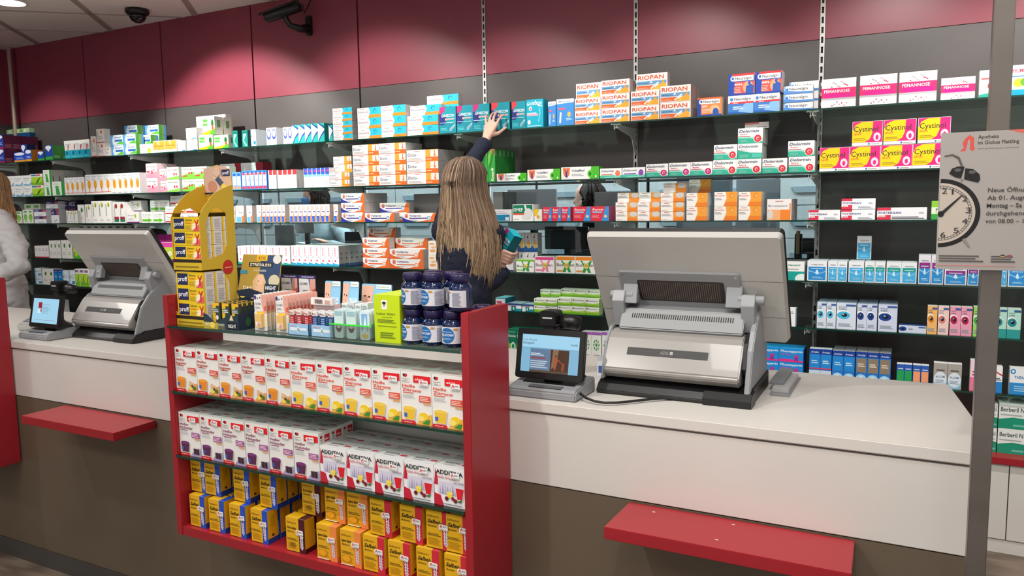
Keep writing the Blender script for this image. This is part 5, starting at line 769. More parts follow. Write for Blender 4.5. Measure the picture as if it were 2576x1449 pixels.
for i, px in enumerate((662, 716)):
    for q in range(9):
        x = gx(px, GF+.04); o = link(bm_, 'blister_pack', loc=(x+.0, GF+.035+q*.0165, TZ+.001)); reg(o, 'white denture care blister card', 'top rack shelf', i, 0, q, 'blister pack', 'denture care cards on the rack')
        link(bd, 'product_bubble', o)
for i, px in enumerate((708, 752)):
    Y = GB+.012; x0 = onY(px, 700, Y).x; m = MB(); m.box(0, .075, 0, .002, 0, .16, c='#4c4478')
    draw(m, [('r', .03, .3, .97, .93, '#ecebe9'), ('r', .0, .94, 1, 1, '#3c3474'), ('t', 'Mundtrockenheit?', .2, .955, .03, '#e8e8f0', .7), ('t', 'AQUAMED', .06, .8, .05, '#5c5c64', .5), ('p', [(.62, .93), (1, .93), (1, .4), (.66, .5)], '#e8a898'), ('p', [(.66, .66), (1, .74), (1, .52), (.72, .48)], '#cc5c54'), ('p', [(.6, .93), (.7, .93), (.66, .75)], '#4c74b8'), ('l', .26, .55, .58, .72, 3, '#8c8c90'), ('c', .14, .5, .08, .03, '#c8a83c'), ('c', .2, .34, .14, .04, '#8c9cd8'), ('c', .62, .34, .14, .04, '#e4c05c'), ('c', .4, .34, .1, .035, '#6c7cc4')], .075, .16, lambda u, v, e: (u, -e, v))
    o = whole('display_card', m, CARTON, ('left' if i == 0 else 'right')+' of two denture care header cards above the blisters', 'display card', (x0, Y-.003, TZ)); 
# interdental brush bundles in small sky-blue trays
for i, (u, v, col, nm) in enumerate(((732, 785, '#c83440', 'red'), (789, 846, '#2c5c9c', 'blue'))):
    x0, x1 = gx(u), gx(v); m = MB(); w_ = x1-x0-.003; Y = GF+.02
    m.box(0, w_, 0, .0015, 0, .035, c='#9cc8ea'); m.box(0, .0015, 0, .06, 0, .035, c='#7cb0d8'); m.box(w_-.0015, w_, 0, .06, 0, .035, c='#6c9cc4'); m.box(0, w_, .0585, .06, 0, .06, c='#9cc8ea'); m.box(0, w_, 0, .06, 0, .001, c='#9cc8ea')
    draw(m, [('r', .1, .4, .9, .66, '#e4eef6'), ('p', [(.42, .5), (.5, .85), (.58, .5), (.5, .15)], '#f4f6f8'), ('p', [(.45, .5), (.5, .75), (.49, .25)], '#6ca03c'), ('p', [(.52, .7), (.56, .45), (.52, .25)], '#2c6cb4'), ('l', .1, .78, .4, .86, 1, '#e08cac')], w_, .035, lambda uu, vv, e: (uu, -e, vv))
    o = whole('brush_tray', m, CARTON, 'small sky-blue tray holding %s interdental brush packs' % nm, 'display tray', (x0, Y, TZ))
    pm = MB(); pm.prism([(-.008, 0), (.008, 0), (.008, .062), (-.008, .062)], 0, .004, 'y', c=col)
    draw(pm, [('l', .1, .02, .95, .9, 9, '#e8a8ac' if i == 0 else '#8ca8d0')], .016, .062, lambda uu, vv, e: (-.008+uu, -.0002-e, vv)); pm.box(-.009, .009, -.002, .004, .06, .074, c='#f0e4dc' if i == 0 else '#eceeee'); draw(pm, [('l', .3, .2, .9, .7, 2, '#c86c6c'), ('c', .15, .5, .1, .25, '#c85c4c' if i == 0 else '#4c6c5c')], .018, .014, lambda uu, vv, e: (-.009+uu, -.0022-e, .06+vv))
    pmm = pm.mesh('brush_pack', FOILP)
    for k in range(3):
        for q in range(3): o = link(pmm, 'brush_pack', loc=(x0+.012+k*(w_-.024)/2, Y+.006+q*.017, TZ+.0015), rz=random.uniform(-.1, .1)); reg(o, nm+' interdental brush pack', 'small sky-blue tray', k, 0, q, 'brush pack', nm+' brush packs in the small tray')
# fresh breath cards standing behind
def card(px, w, h, Y, lab, big=0, tilt=-.12):
    x0 = onY(px, 760, Y).x; m = MB(); m.prism(rrect(w, h, .005, 3, w/2, h/2), 0, .0012, 'y', c='#8cc4e4')
    f0 = .0 if not big else -.02
    draw(m, [('p', [(.0, .02), (.3, .02), (.4, .3), (.36, .6), (.42, .95), (.02, .95)], '#e8b49c'), ('c', .26, .62, .035, .03, '#4c3428'), ('c', .12, .64, .03, .025, '#4c3428'), ('c', .27, .28, .1, .06, '#7c2c2c'), ('c', .27, .31, .09, .03, '#f4f0ee'), ('p', [(.2, .58), (.26, .42), (.18, .42)], '#dca088'), ('t', 'FRISCHER', .44, .46, .1 if not big else .12, '#f2f8fc', .5 if not big else .28, 2), ('t', 'ATEM', .44 if not big else .75, .32 if not big else .46, .12, '#f2f8fc', .44 if not big else .2, 2), ('r', .5, .86, .98, .99, '#eef2ee'), ('t', 'Emoform', .54, .9, .05, '#4c8c5c', .36, 1), ('r', .5, .2, .94, .24, '#e08cb4')], w, h, lambda u, v, e: (u, -e-.0002, v))
    m.xf(Matrix.Rotation(tilt, 4, 'X')); return whole('blister_card', m, CARTON, lab, 'blister card', (x0, Y, TZ+.045))
card(813, .062, .115, GF+.105, 'fresh breath card with laughing face, left of the pair'); card(858, .062, .115, GF+.11, 'fresh breath card with laughing face, right of the pair')
card(906, .115, .105, GF+.15, 'wide sky-blue fresh breath card behind the lime box', big=1)
t = thing('barcode_pack', 'clear pack with barcode lying on the red brush packs', 'pack', (gx(783, GF+.07), GF+.075, TZ+.088)); m = MB(); m.box(0, .085, 0, .012, 0, .022, c='#eee4e0'); draw(m, [('r', .04, .1, .96, .9, '#f4ece8')]+[('r', .18+.028*k, .2, .18+.028*k+.012+.006*(k % 3), .8, '#5c4440') for k in range(14)]+[('l', .66, .2, .95, .8, 3, '#c88c7c')], .085, .022, lambda u, v, e: (u, -e-.0002, v)); part('pack_body', m, FOILP, t)
m = MB(); m.box(0, .085, .012, .04, -.05, .002, c='#e4c8c4'); m.box(.01, .075, .012, .04, -.086, -.05, c='#d8b8b4'); part('pack_tray', m, FOILP, t)
# clear acrylic box with green rim and small packs
x0, x1 = gx(840), gx(944); w_ = x1-x0; t = thing('acrylic_box', 'clear acrylic box with green rim beside the lime box', 'display box', (x0, GF+.012, TZ))
m = MB(); m.box(0, w_, 0, .002, 0, .042); m.box(0, w_, .07, .072, 0, .06); m.box(0, .002, .002, .07, 0, .05); m.box(w_-.002, w_, .002, .07, 0, .05); m.box(.002, w_-.002, .002, .07, 0, .002); part('box_walls', m, ACRYL, t)
m = MB(); m.box(0, w_, -.0005, .0025, .042, .046); m.box(w_-.0025, w_+.0005, .0025, .07, .05, .053); part('green_rim', m, mat('fluorescent_green', '#3ce03c', .3), t, 'fluorescent green rim')
pk = []
for c1, dec in (('#cfe4e6', [('c', .5, .35, .3, .14, '#5c2c2c'), ('c', .5, .4, .22, .05, '#f4f0ee'), ('r', .1, .8, .9, .94, '#9cc4cc')]), ('#dceaf2', [('r', .2, .3, .8, .9, '#7cb8e0'), ('p', [(.3, .3), (.6, .85), (.75, .3)], '#f0f4f8'), ('c', .5, .14, .35, .08, '#f0c040')])):
    m = MB(); m.prism(rrect(.034, .085, .006, 3, 0, .0425), 0, .006, 'y', c=c1); draw(m, dec, .034, .085, lambda u, v, e: (-.017+u, -.0002-e, v)); pk.append(m.mesh('floss_pack', FOILP))
for i, (fx, k, n) in enumerate(((.2, 0, 4), (.5, 0, 3), (.82, 1, 5))):
    for q in range(n): o = link(pk[k], 'floss_pack', loc=(x0+w_*fx, GF+.018+q*.0125, TZ+.0025), rz=random.uniform(-.05, .05)); reg(o, ('pale pack with open mouth print', 'blue and white floss pack')[k], 'acrylic box', i, 0, q, 'floss pack', 'small packs in the acrylic box')
m = MB()
for k in range(4): m.box(k*.026, k*.026+.022, 0, .04, 0, .014+.004*(k % 2), c=['#e8ecec', '#d4dcdc', '#f0f0ee', '#dfe6ea'][k]); draw(m, [('l', .1, .2, .9, .8, 2, '#8c9c94')], .022, .014, lambda u, v, e: (k*.026+u, -e-.0002, v))
for v_ in range(1): pass
m.box(0, .1, .002, .04, -.08, 0, c='#b8ccd8'); m.box(0, .1, .0015, .002, -.08, 0, c='#c8dce8')
whole('floss_pack_stack', m, FOILP, 'stack of white floss packs behind the acrylic box', 'pack stack', (gx(868, GF+.1), GF+.09, TZ+.081))
# generic trimming of the rack back: empty
# ------------------------------------------------------------------ counter equipment
def pos_terminal(ox, lab, rz=0):
    t = thing('till_terminal', lab, 'till terminal', (ox, 2.125, ZC+.0004), rz); Wb = .45
    m = MB(); m.prism([(0, 0), (-.005, .012), (.012, .03), (.05, .046), (.3, .05), (.3, 0)], .0, Wb, 'x'); 
    m.prism([(-.012, 0), (-.012, .018), (.01, .036), (.05, .04), (.05, 0)], .32, Wb+.004, 'x'); part('base_foot', m, BLACKP, t, bevel=.002)
    prof = [(.03, .048), (.003, .066), (.0, .08), (.058, .163), (.072, .177), (.098, .184), (.24, .184), (.24, .05)]
    m = MB(); m.prism(prof, .018, .418, 'x'); part('front_shell', m, mat('warm_grey_gloss_plastic', '#918e8a', .25, coat=.3), t, 'glossy light grey front shell', bevel=.004)
    # dark strip on the sloping shell
    m = MB(); P0, P1 = Vector((0, .0, .08)), Vector((0, .058, .163)); e_ = (P1-P0).normalized(); nn = Vector((0, -e_.z, e_.y))
    def on(u, v, d=0): q = P0 + e_*v + nn*d; return (u, q.y, q.z)
    a0, a1, b0_, b1_ = .085, .325, .048, .072
    m.faces([on(a0, b0_, 0), on(a1, b0_, 0), on(a1, b1_, 0), on(a0, b1_, 0), on(a0, b0_, .0012), on(a1, b0_, .0012), on(a1, b1_, .0012), on(a0, b1_, .0012)], [(4, 5, 6, 7), (0, 1, 5, 4), (1, 2, 6, 5), (2, 3, 7, 6), (3, 0, 4, 7)], 0, '#100f10')
    draw(m, [('t', 'ADG', .42, .3, .42, '#8c8a88', .1, 0), ('r', .54, .3, .575, .72, '#a8a6a4'), ('t', '»', .545, .38, .2, '#201f20', .024), ('r', .15, .5, .38, .53, '#5c5a58'), ('r', .6, .5, .84, .53, '#5c5a58')], a1-a0, b1_-b0_, lambda u, v, d: on(a0+u, b0_+v, .0013+d)); part('brand_strip', m, CARTON, t, 'black strip with small lettering')
    m = MB(); m.prism([(.02, 0), (.01, .03), (.05, .15), (.09, .2), (.13, .23), (.17, .28), (.23, .28), (.27, .2), (.3, 0)], .43, .446, 'x'); part('side_cheek', m, GREYP, t, bevel=.003); m = MB(); m.prism([(.02, .04), (.06, .15), (.1, .19), (.2, .2), (.2, .04)], .004, .016, 'x'); part('side_cheek', m, GREYP, t, bevel=.003)
    m = MB(); m.prism([(.045, .08), (.03, .1), (.06, .17), (.1, .19), (.2, .19), (.2, .08)], .4185, .4295, 'x'); part('side_gap', m, BLACKP, t)
    m = MB(); m.prism([(.085, .19), (.12, .245), (.2, .255), (.25, .24), (.26, .06), (.2, .06)], .04, .41, 'x'); part('rear_housing', m, mat('mid_grey_plastic', '#838587', .42), t, bevel=.003)
    m = MB(); q0, q1 = Vector((0, .085, .19)), Vector((0, .12, .245)); e2_ = (q1-q0).normalized(); n2 = Vector((0, -e2_.z, e2_.y))
    for k in range(46):
        u = .075+k*.0067; L = [q0+e2_*.034+n2*.0008, q0+e2_*.05+n2*.0008]; m.faces([(u, L[0].y, L[0].z), (u+.003, L[0].y, L[0].z), (u+.0036, L[1].y, L[1].z), (u+.0006, L[1].y, L[1].z)], [(0, 1, 2, 3)])
    part('vent_slots', m, DARK, t)
    for s in (0, 1):
        x0 = .012 if not s else .40; m = MB(); m.prism([(.12, .19), (.1, .27), (.115, .3), (.15, .3), (.165, .27), (.19, .19)], x0, x0+.038, 'x'); m.tube([(x0-.012, .128, .285), (x0+.062, .128, .285)], .0135, 14); m.prism([(.11, .262), (.135, .262), (.15, .335), (.13, .335)], (x0+.03 if not s else x0-.045), (x0+.075 if not s else x0+.0), 'x'); part('hinge', m, GREYP, t, bevel=.0015)
    # tilted display
    D0 = Vector((-.055, .255, .15)); d = Vector((0, -.205, .333)).normalized(); n = Vector((0, -d.z, d.y)); Wd_, L_ = .575, .391
    def dp(u, v, w_): q = D0 + d*v + n*w_; return Vector((D0.x+u, q.y, q.z))
    def slab(name, w0, w1, c0, c1, L, inset, r, mt, lab_=None, par=t, bev=.003, cx=Wd_/2, cy=L_/2):
        o = rrect(L[0]-inset, L[1]-inset, r, 5, cx, cy); k = len(o); m = MB(); A = [dp(a, b, c0) for a, b in o]; o2 = rrect(L[0]-inset-.012, L[1]-inset-.012, max(r-.004, .002), 5, cx, cy); B = [dp(a, b, c1) for a, b in o2]
        m.faces(A+B, [tuple(range(k-1, -1, -1)), tuple(range(k, 2*k))]+[(i, (i+1) % k, k+(i+1) % k, k+i) for i in range(k)]); return part(name, m, mt, par, lab_, smooth=False)
    scr = slab('display_frame', 0, 0, -.02, -.004, (Wd_, L_), 0, .014, BLACKP, 'black display frame')
    slab('display_back', 0, 0, -.004, .016, (Wd_, L_), .004, .014, SILVP, 'pale grey display back')
    m = MB()
    for v0 in (.105, .235):
        m.faces([tuple(dp(a, b, .0163)) for a, b in ((.008, v0), (Wd_-.008, v0-.004), (Wd_-.008, v0-.0025), (.008, v0+.0015))], [(0, 1, 2, 3)])
    part('panel_seam', m, mat('seam_grey', '#77726d', .6), t)
    pl = slab('mount_plate', 0, 0, .0165, .021, (.37, .155), 0, .01, GREYP, 'mid grey mounting plate', cx=.268, cy=.185)
    m = MB(); 
    for a in (.098, .438):
        c_ = dp(a, .247, .0212); pts = [c_ + Vector((1, 0, 0))*.004*math.cos(q) + d*.004*math.sin(q) for q in [k*math.pi/5 for k in range(10)]]; m.poly([tuple(p) for p in pts])
    part('screw', m, ALU, pl)
    gr = slab('speaker_recess', 0, 0, .0213, .0222, (.262, .078), 0, .007, mat('dark_brown_plastic', '#2c2522', .5), 'dark ribbed recess', par=t, cx=.272, cy=.19)
    m = MB()
    for k in range(38):
        u = .15+k*.0064; m.faces([tuple(dp(a, b, .0226)) for a, b in ((u, .156), (u+.0014, .156), (u+.0018, .224), (u+.0004, .224))], [(0, 1, 2, 3)])
    part('rib', m, mat('rib_tan', '#7c6c60', .5), gr, kind='stuff'); return t
pos_terminal(-.828, 'grey till terminal with tilted display on the right workstation')
pos_terminal(-3.39, 'grey till terminal with tilted display on the left workstation')
m = MB(); m.box(0, .055, 0, .26, 0, .006, c='#8c8e90'); m.box(.004, .05, .02, .24, .006, .02, c='#b0b0b0'); m.box(-.012, .03, .06, .28, .02, .026, c='#7c7e82')
whole('drawer_tray', m, PLASTIC, 'grey plastic tray with cards right of the right till terminal', 'tray', (-.355, 2.3, ZC+.0004), bevel=.0008)
def customer_display(ox, oy, rz, lab, art, second=False):
    t = thing('customer_display', lab, 'customer display', (ox, oy, ZC+.0004), rz)
    m = MB(); m.prism([(0, 0), (0, .022), (.012, .032), (.05, .036), (.11, .044), (.155, .046), (.155, 0)], -.11, .11, 'x'); part('base', m, GREYP, t, 'grey wedge base', bevel=.004)
    m = MB(); m.prism([(.045, .0365), (.11, .0455), (.135, .052), (.135, .047)], -.082, .088, 'x'); m.box(-.02, .03, .068, .09, .04, .085); part('stand', m, BLACKP, t)
    m = MB(); m.prism([(.008, .0333), (.03, .0348), (.03, .036), (.008, .0345)], -.045, .06, 'x'); part('key_bar', m, mat('dark_grey_plastic', '#5c5d60', .4), t)
    T = Matrix.Translation((0, .05, .047)) @ Matrix.Rotation(-.2, 4, 'X')
    m = MB(); m.prism(rrect(.222, .15, .008, 4, 0, .075), 0, .018, 'y'); m.xf(T); sc = part('screen_housing', m, BLACKP, t, bevel=.002)
    m = MB(); m.box(-.093, .094, -.0006, -.0001, .02, .132, c='#a5d8f2'); draw(m, art, .187, .112, lambda u, v, d: (-.093+u, -.0008-d*.5, .02+v)); m.xf(T); part('screen', m, SCREEN, sc, 'lit pale blue screen')
    return t
art = [('r', 0, 0, 1, .64, '#84b8d8'), ('r', 0, .64, 1, .655, '#74a4c4'), ('t', 'Frau Wendt', .02, .83, .05, '#3c4c5c', .24, 0), ('t', 'Rückgeld:', .02, .74, .06, '#3c4c5c', .2, 1), ('t', '0,00€', .86, .76, .05, '#3c4c5c', .11), ('r', .16, 0, .84, .63, '#64809c'), ('r', .52, .01, .84, .63, '#4c3424'), ('p', [(.56, .63), (.66, .63), (.62, .2), (.54, .1)], '#8c6c50'), ('r', .16, 0, .84, .06, '#5c4c3c'),
       ('p', [(.59, .1), (.62, .1), (.65, .35), (.63, .45), (.6, .42), (.585, .3)], '#a8583c'), ('c', .615, .46, .013, .025, '#3c2418'), ('p', [(.64, .4), (.73, .28), (.73, .26), (.64, .36)], '#a8583c'), ('p', [(.72, .08), (.76, .08), (.77, .28), (.73, .3)], '#984c34'), ('c', .745, .32, .01, .02, '#3c2418'), ('r', .17, .49, .34, .51, '#e8f0f6'), ('r', .17, .45, .4, .47, '#e8f0f6'), ('r', .17, .36, .44, .4, '#9c4450'), ('l', .17, .12, .48, .34, 4, '#c0ccd8')]
customer_display(onY(1376, 960, 2.03).x, 1.985, .0, 'black customer display with lit blue screen on right workstation', art)
art2 = [('r', .22, .6, .36, .84, '#9c2434'), ('r', .3, .44, .36, .58, '#b04450'), ('t', 'Unsere Services', .38, .74, .035, '#8c4c5c', .3, 0), ('l', .38, .4, .66, .7, 5, '#8cb4cc'), ('r', .2, .4, .32, .56, '#d8f0f8'), ('t', 'Apotheke im Globus', .1, .12, .03, '#a8445c', .32), ('l', .44, .12, .9, .15, 1, '#8c7c94'), ('r', .7, .48, .705, .64, '#3c4c5c')]
customer_display(onY(116, 845, 2.07).x, 2.01, .0, 'black customer display with lit blue screen on left workstation', art2)
def scanner(x, y, lab, rz=0):
    t = thing('barcode_scanner', lab, 'barcode scanner', (x, y, ZC+.0004), rz)
    m = MB(); m.lathe([(.045, 0), (.045, .008), (.02, .02), (.012, .03), (.012, .15)]); part('stand', m, BLACKP, t, smooth=True)
    m = MB(); m.prism(rrect(.058, .05, .01, 3, 0, .2), -.025, .03, 'y'); m.prism([(-.025, .14), (.025, .14), (.02, .18), (-.02, .18)], -.018, .02, 'y'); part('scan_head', m, BLACKP, t, bevel=.002)
    m = MB(); m.box(-.018, .016, -.0262, -.025, .2, .204, c='#c8c8c8'); part('scan_window', m, CARTON, t)
    m = MB(); m.tube([(.03, .01, .185), (.06, .015, .188), (.095, .02, .182)], [.021, .024, .022], 14); part('handle', m, BLACKP, t, smooth=True); return t
scanner(onY(1386, 830, 2.25).x, 2.25, 'black barcode scanner standing behind the right customer display'); scanner(onY(150, 745, 2.33).x+.0, 2.33, 'black barcode scanner standing behind the left customer display')
m = MB(); pts = [onZ(px, py, ZC+.008) for px, py in ((1436, 975), (1442, 990), (1470, 1008), (1520, 1016), (1580, 1011), (1640, 1003), (1700, 1000), (1760, 1004), (1800, 1006))]
pts[0].z = ZC+.05; pts[1].z = ZC+.03; pts[2].z = ZC+.012; m.tube(pts, .0042, 8); o = whole('cable', m, mat('black_rubber', '#121213', .5), 'black cable looping across the worktop to the right till terminal', 'cable', smooth=True)
md = o.modifiers.new('s', 'SUBSURF'); md.levels = 1; md.render_levels = 1
# card reader on the left workstation
t = thing('card_reader', 'grey card payment reader left of the left customer display', 'card reader', (-3.78, 2.15, ZC+.0004), .25)
m = MB(); m.prism([(0, 0), (0, .03), (.17, .085), (.19, .08), (.19, 0)], -.045, .045, 'x'); part('housing', m, SILVP, t, bevel=.006)
m = MB(); m.prism([(.11, .068), (.165, .0855), (.165, .088), (.11, .0705)], -.032, .032, 'x'); part('display', m, mat('dark_lcd', '#39403f', .2), t)
m = MB()
for i in range(3):
    for j in range(4): m.prism([(.025+.018*j, .04+.0058*j), (.037+.018*j, .044+.0058*j), (.037+.018*j, .047+.0058*j), (.025+.018*j, .043+.0058*j)], -.03+.022*i, -.013+.022*i, 'x')
part('keypad', m, GREYP, t); m = MB(); m.box(-.02, .03, .15, .19, .0805, .1); part('printer_cap', m, BLACKP, t, bevel=.003)
t = thing('card_reader', 'grey card payment reader behind the right rack panel, half hidden', 'card reader', (-1.15, 2.33, ZC+.0004), .2)
m = MB(); m.prism([(0, 0), (0, .03), (.17, .075), (.19, .07), (.19, 0)], -.045, .045, 'x'); part('housing', m, GREYP, t, bevel=.006); m = MB(); m.prism([(.02, .037), (.16, .0735), (.16, .0755), (.02, .039)], -.03, .03, 'x'); part('keypad', m, BLACKP, t)
# small stock standing on the staff side of the worktop
for k, (px, py, w_, h_, lab, c, ar) in enumerate(((1474, 985, .05, .075, 'dark green box between customer display and right till', '#1c5c44', [('l', .2, .3, .8, .7, 3, '#5c9c7c')]), (1470, 960, .04, .06, 'white and blue box behind the dark green one', '#d8dde4', [('r', .1, .1, .9, .5, '#3c5ca0')]))):
    p = onZ(px, py, ZC); m = MB(); m.box(-w_/2, w_/2, 0, .03, 0, h_, c=c); draw(m, ar, w_, h_, lambda u, v, d: (-w_/2+u, -d-.0002, v)); whole('medicine_box', m, CARTON, lab, 'medicine box', (p.x+.02, 2.3+.06*k, ZC+.0004))
# ------------------------------------------------------------------ poster on the steel post
m = MB(); m.box(.1215, .1565, 1.75, 1.79, 0, CH-.002); post = whole('steel_post', m, STEEL, 'brushed steel post at the right counter end holding the poster', 'post', bevel=.0015)
A = onY(2368, 335, 1.742); Bz = onY(2368, 677, 1.742); Wp, Hp = .30, A.z-Bz.z
t = thing('opening_hours_poster', 'grey-white opening hours poster with black alarm clock, on steel post', 'poster', (A.x, 1.742, Bz.z))
m = MB(); m.box(0, Wp, 0, .002, 0, Hp, c='#a9a39f'); U = .0022*.3/.3  # sheet colour darkened, with its backlit shade put into the base tone
def pu(px): return (px-2368)*.00219
def pv(py): return (677-py)/342
ar = [('p', [(pu(2418), pv(382)), (pu(2428), pv(374)), (pu(2424), pv(362)), (pu(2430), pv(352)), (pu(2441), pv(343)), (pu(2453), pv(350)), (pu(2453), pv(372)), (pu(2457), pv(376)), (pu(2450), pv(383)), (pu(2443), pv(378)), (pu(2443), pv(354)), (pu(2438), pv(354)), (pu(2435), pv(372)), (pu(2432), pv(382))], '#d8574c'),
  ('t', 'Apotheke', pu(2463), pv(353), .026, '#3a3634', .112, 2), ('t', 'im Globus Plattling', pu(2463), pv(367), .026, '#3a3634', .222, 2), ('t', 'www.apotheke-globus-plattling.de', pu(2463), pv(379), .011, '#6a6462', .222, 0), ('p', [(pu(2537), 1), (1, 1), (1, .78)], '#d8685c')]
def arc(cx, cy, ru, rv, a0, a1, ru2, rv2, c, n=28):
    for i in range(n):
        p, q = math.radians(a0+(a1-a0)*i/n), math.radians(a0+(a1-a0)*(i+1)/n); ar.append(('p', [(cx+ru2*math.cos(p), cy+rv2*math.sin(p)), (cx+ru*math.cos(p), cy+rv*math.sin(p)), (cx+ru*math.cos(q), cy+rv*math.sin(q)), (cx+ru2*math.cos(q), cy+rv2*math.sin(q))], c))
cxp, cyp = pu(2372), pv(535); RU, RV = .232, .252
arc(cxp, cyp, RU*.97, RV*.97, -90, 90, 0, 0, '#c4b8ac'); arc(cxp, cyp, RU, RV, -90, 90, RU*.88, RV*.88, '#1c1a1a'); arc(cxp, cyp, RU*.8, RV*.8, -90, 90, RU*.79, RV*.79, '#4c4844'); arc(cxp, cyp, RU*.74, RV*.74, -90, 90, RU*.73, RV*.73, '#4c4844')
for k in range(31):
    q = math.radians(-90+6*k); ar.append(('p', [(cxp+RU*r_*math.cos(q+o_), cyp+RV*r_*math.sin(q+o_)) for r_, o_ in ((.73, -.008), (.8, -.008), (.8, .008), (.73, .008))], '#4c4844'))
for s_, px, py in (('2', 2376, 486), ('1', 2402, 488), ('2', 2430, 506), ('3', 2440, 535), ('4', 2432, 562), ('5', 2411, 585), ('6', 2377, 596)): ar.append(('t', s_, pu(px), pv(py), .04, '#3a3634', .03 if s_ != '1' else .011, 0))
ar += [('p', [(pu(2374), pv(534)), (pu(2380), pv(540)), (pu(2431), pv(491)), (pu(2429), pv(489))], '#2a2624'), ('c', pu(2376), pv(537), .018, .022, '#1c1a1a')]
ar += [('p', [(pu(2393), pv(436)), (pu(2400), pv(424)), (pu(2415), pv(419)), (pu(2432), pv(420)), (pu(2424), pv(449)), (pu(2408), pv(445))], '#1e1c1e'), ('p', [(pu(2434), pv(424)), (pu(2455), pv(427)), (pu(2471), pv(440)), (pu(2473), pv(452)), (pu(2468), pv(460)), (pu(2432), pv(451))], '#1e1c1e'), ('p', [(pu(2427), pv(450)), (pu(2431), pv(452)), (pu(2425), pv(458)), (pu(2423), pv(457))], '#7c7874'),
  ('p', [(pu(2434), pv(602)), (pu(2442), pv(597)), (pu(2456), pv(620)), (pu(2452), pv(621))], '#8c8884'), ('p', [(pu(2379), pv(391)), (pu(2400), pv(388)), (pu(2418), pv(396)), (pu(2428), pv(418)), (pu(2423), pv(420)), (pu(2414), pv(400)), (pu(2399), pv(392)), (pu(2379), pv(394))], '#5c5856'), ('c', pu(2415), pv(428), .02, .012, '#5c5a5c'), ('c', pu(2452), pv(434), .02, .012, '#5c5a5c')]
for i, s_ in enumerate(('Neue Öffnun', 'Ab 01. Augus', 'Montag – Sa', 'durchgehend', 'von 08.00 – 1')): ar.append(('t', s_, pu(2494-i*.6), pv(484+19*i), .03, '#403a38', (.215, .225, .19, .215, .205)[i], 1))
ar += [('l', pu(2376), pv(657), pu(2491), pv(638), 3, '#5c5654'), ('l', pu(2510), pv(657), pu(2570), pv(638), 3, '#5c5654'), ('l', pu(2370), pv(667), pu(2571), pv(664), 1, '#d8857c'), ('r', pu(2534), pv(643), pu(2544), pv(638), '#2a2624'), ('r', pu(2534), pv(643), pu(2544), pv(641), '#d8a83c'), ('r', pu(2550), pv(643), pu(2561), pv(638), '#a0506c')]
draw(m, ar, Wp, Hp, lambda u, v, d: (u, -d, v), base=.0001, step=6e-6); part('printed_sheet', m, CARTON, t)
for z_ in (.03, Hp-.03):
    m = MB(); m.box(.1215-A.x+.004, .1565-A.x-.004, .0022, .0078, z_-.008, z_+.008); part('holder_clip', m, ALU, t)
# ------------------------------------------------------------------ ceiling and wall devices
t = thing('dome_camera', 'black dome camera on the ceiling, upper left', 'camera', (-5.28, 4.03, CH-.006))
m = MB(); m.lathe([(.085, 0), (.085, -.02), (.075, -.034)], seg=28); part('mount_ring', m, BLACKP, t, smooth=True)
m = MB(); m.lathe([(.062, -.034), (.06, -.055), (.046, -.078), (.024, -.092), (.001, -.096)], seg=28); part('dome', m, mat('smoked_dome', '#1c1c1e', .08), t, smooth=True)
t = thing('recessed_downlight', 'round lit downlight in the upper left corner of ceiling', 'ceiling light', (-5.86, 3.42, CH-.003))
m = MB(); m.lathe([(.13, 0), (.13, -.006), (.11, -.008)], seg=28); part('trim_ring', m, mat('white_metal', '#e8e6e2', .4), t); m = MB(); m.lathe([(.105, -.0085), (.104, -.009)], seg=28); part('lamp_face', m, mat('lamp_glow', '#ffffff', .5, emit='#fff6ec', es=2.2), t)
t = thing('security_camera', 'black bullet security camera on the red wall fascia', 'camera', (-3.89, WY, 2.9))
m = MB(); m.prism(rrect(.055, .14, .02, 4, 0, 0), -.018, 0, 'y'); part('wall_plate', m, BLACKP, t, bevel=.004)
m = MB(); m.tube([(0, -.015, -.02), (-.01, -.09, -.035), (-.045, -.15, -.02), (-.06, -.17, .02), (-.062, -.175, .06)], [.03, .026, .02, .02, .018], 12); part('arm', m, BLACKP, t, smooth=True)
m = MB(); a_ = Vector((-.2, -.22, .035)); b_ = Vector((.04, -.14, .105)); ax = (b_-a_).normalized()
m.tube([tuple(a_), tuple(a_+ax*.01), tuple(b_)], [.036, .04, .04], 18); bd_ = part('body', m, BLACKP, t, smooth=True)
m = MB(); R_ = ax.to_track_quat('Y', 'Z').to_matrix().to_4x4(); q = [(.045*math.cos(math.radians(k)), .045*math.sin(math.radians(k))) for k in range(20, 161, 14)]; q2 = [(x*1.06, z*1.06) for x, z in q]; m.prism(q+q2[::-1], -.03, .24, 'y'); m.xf(Matrix.Translation(a_) @ R_); part('sun_hood', m, BLACKP, bd_)
m = MB(); m.tube([tuple(b_), tuple(b_+Vector((.02, .01, .01))), (.055, -.11, .06), (.07, -.08, .12), (.06, -.03, .19), (.06, -.003, .2)], .005, 8); part('lead', m, BLACKP, t, smooth=True)
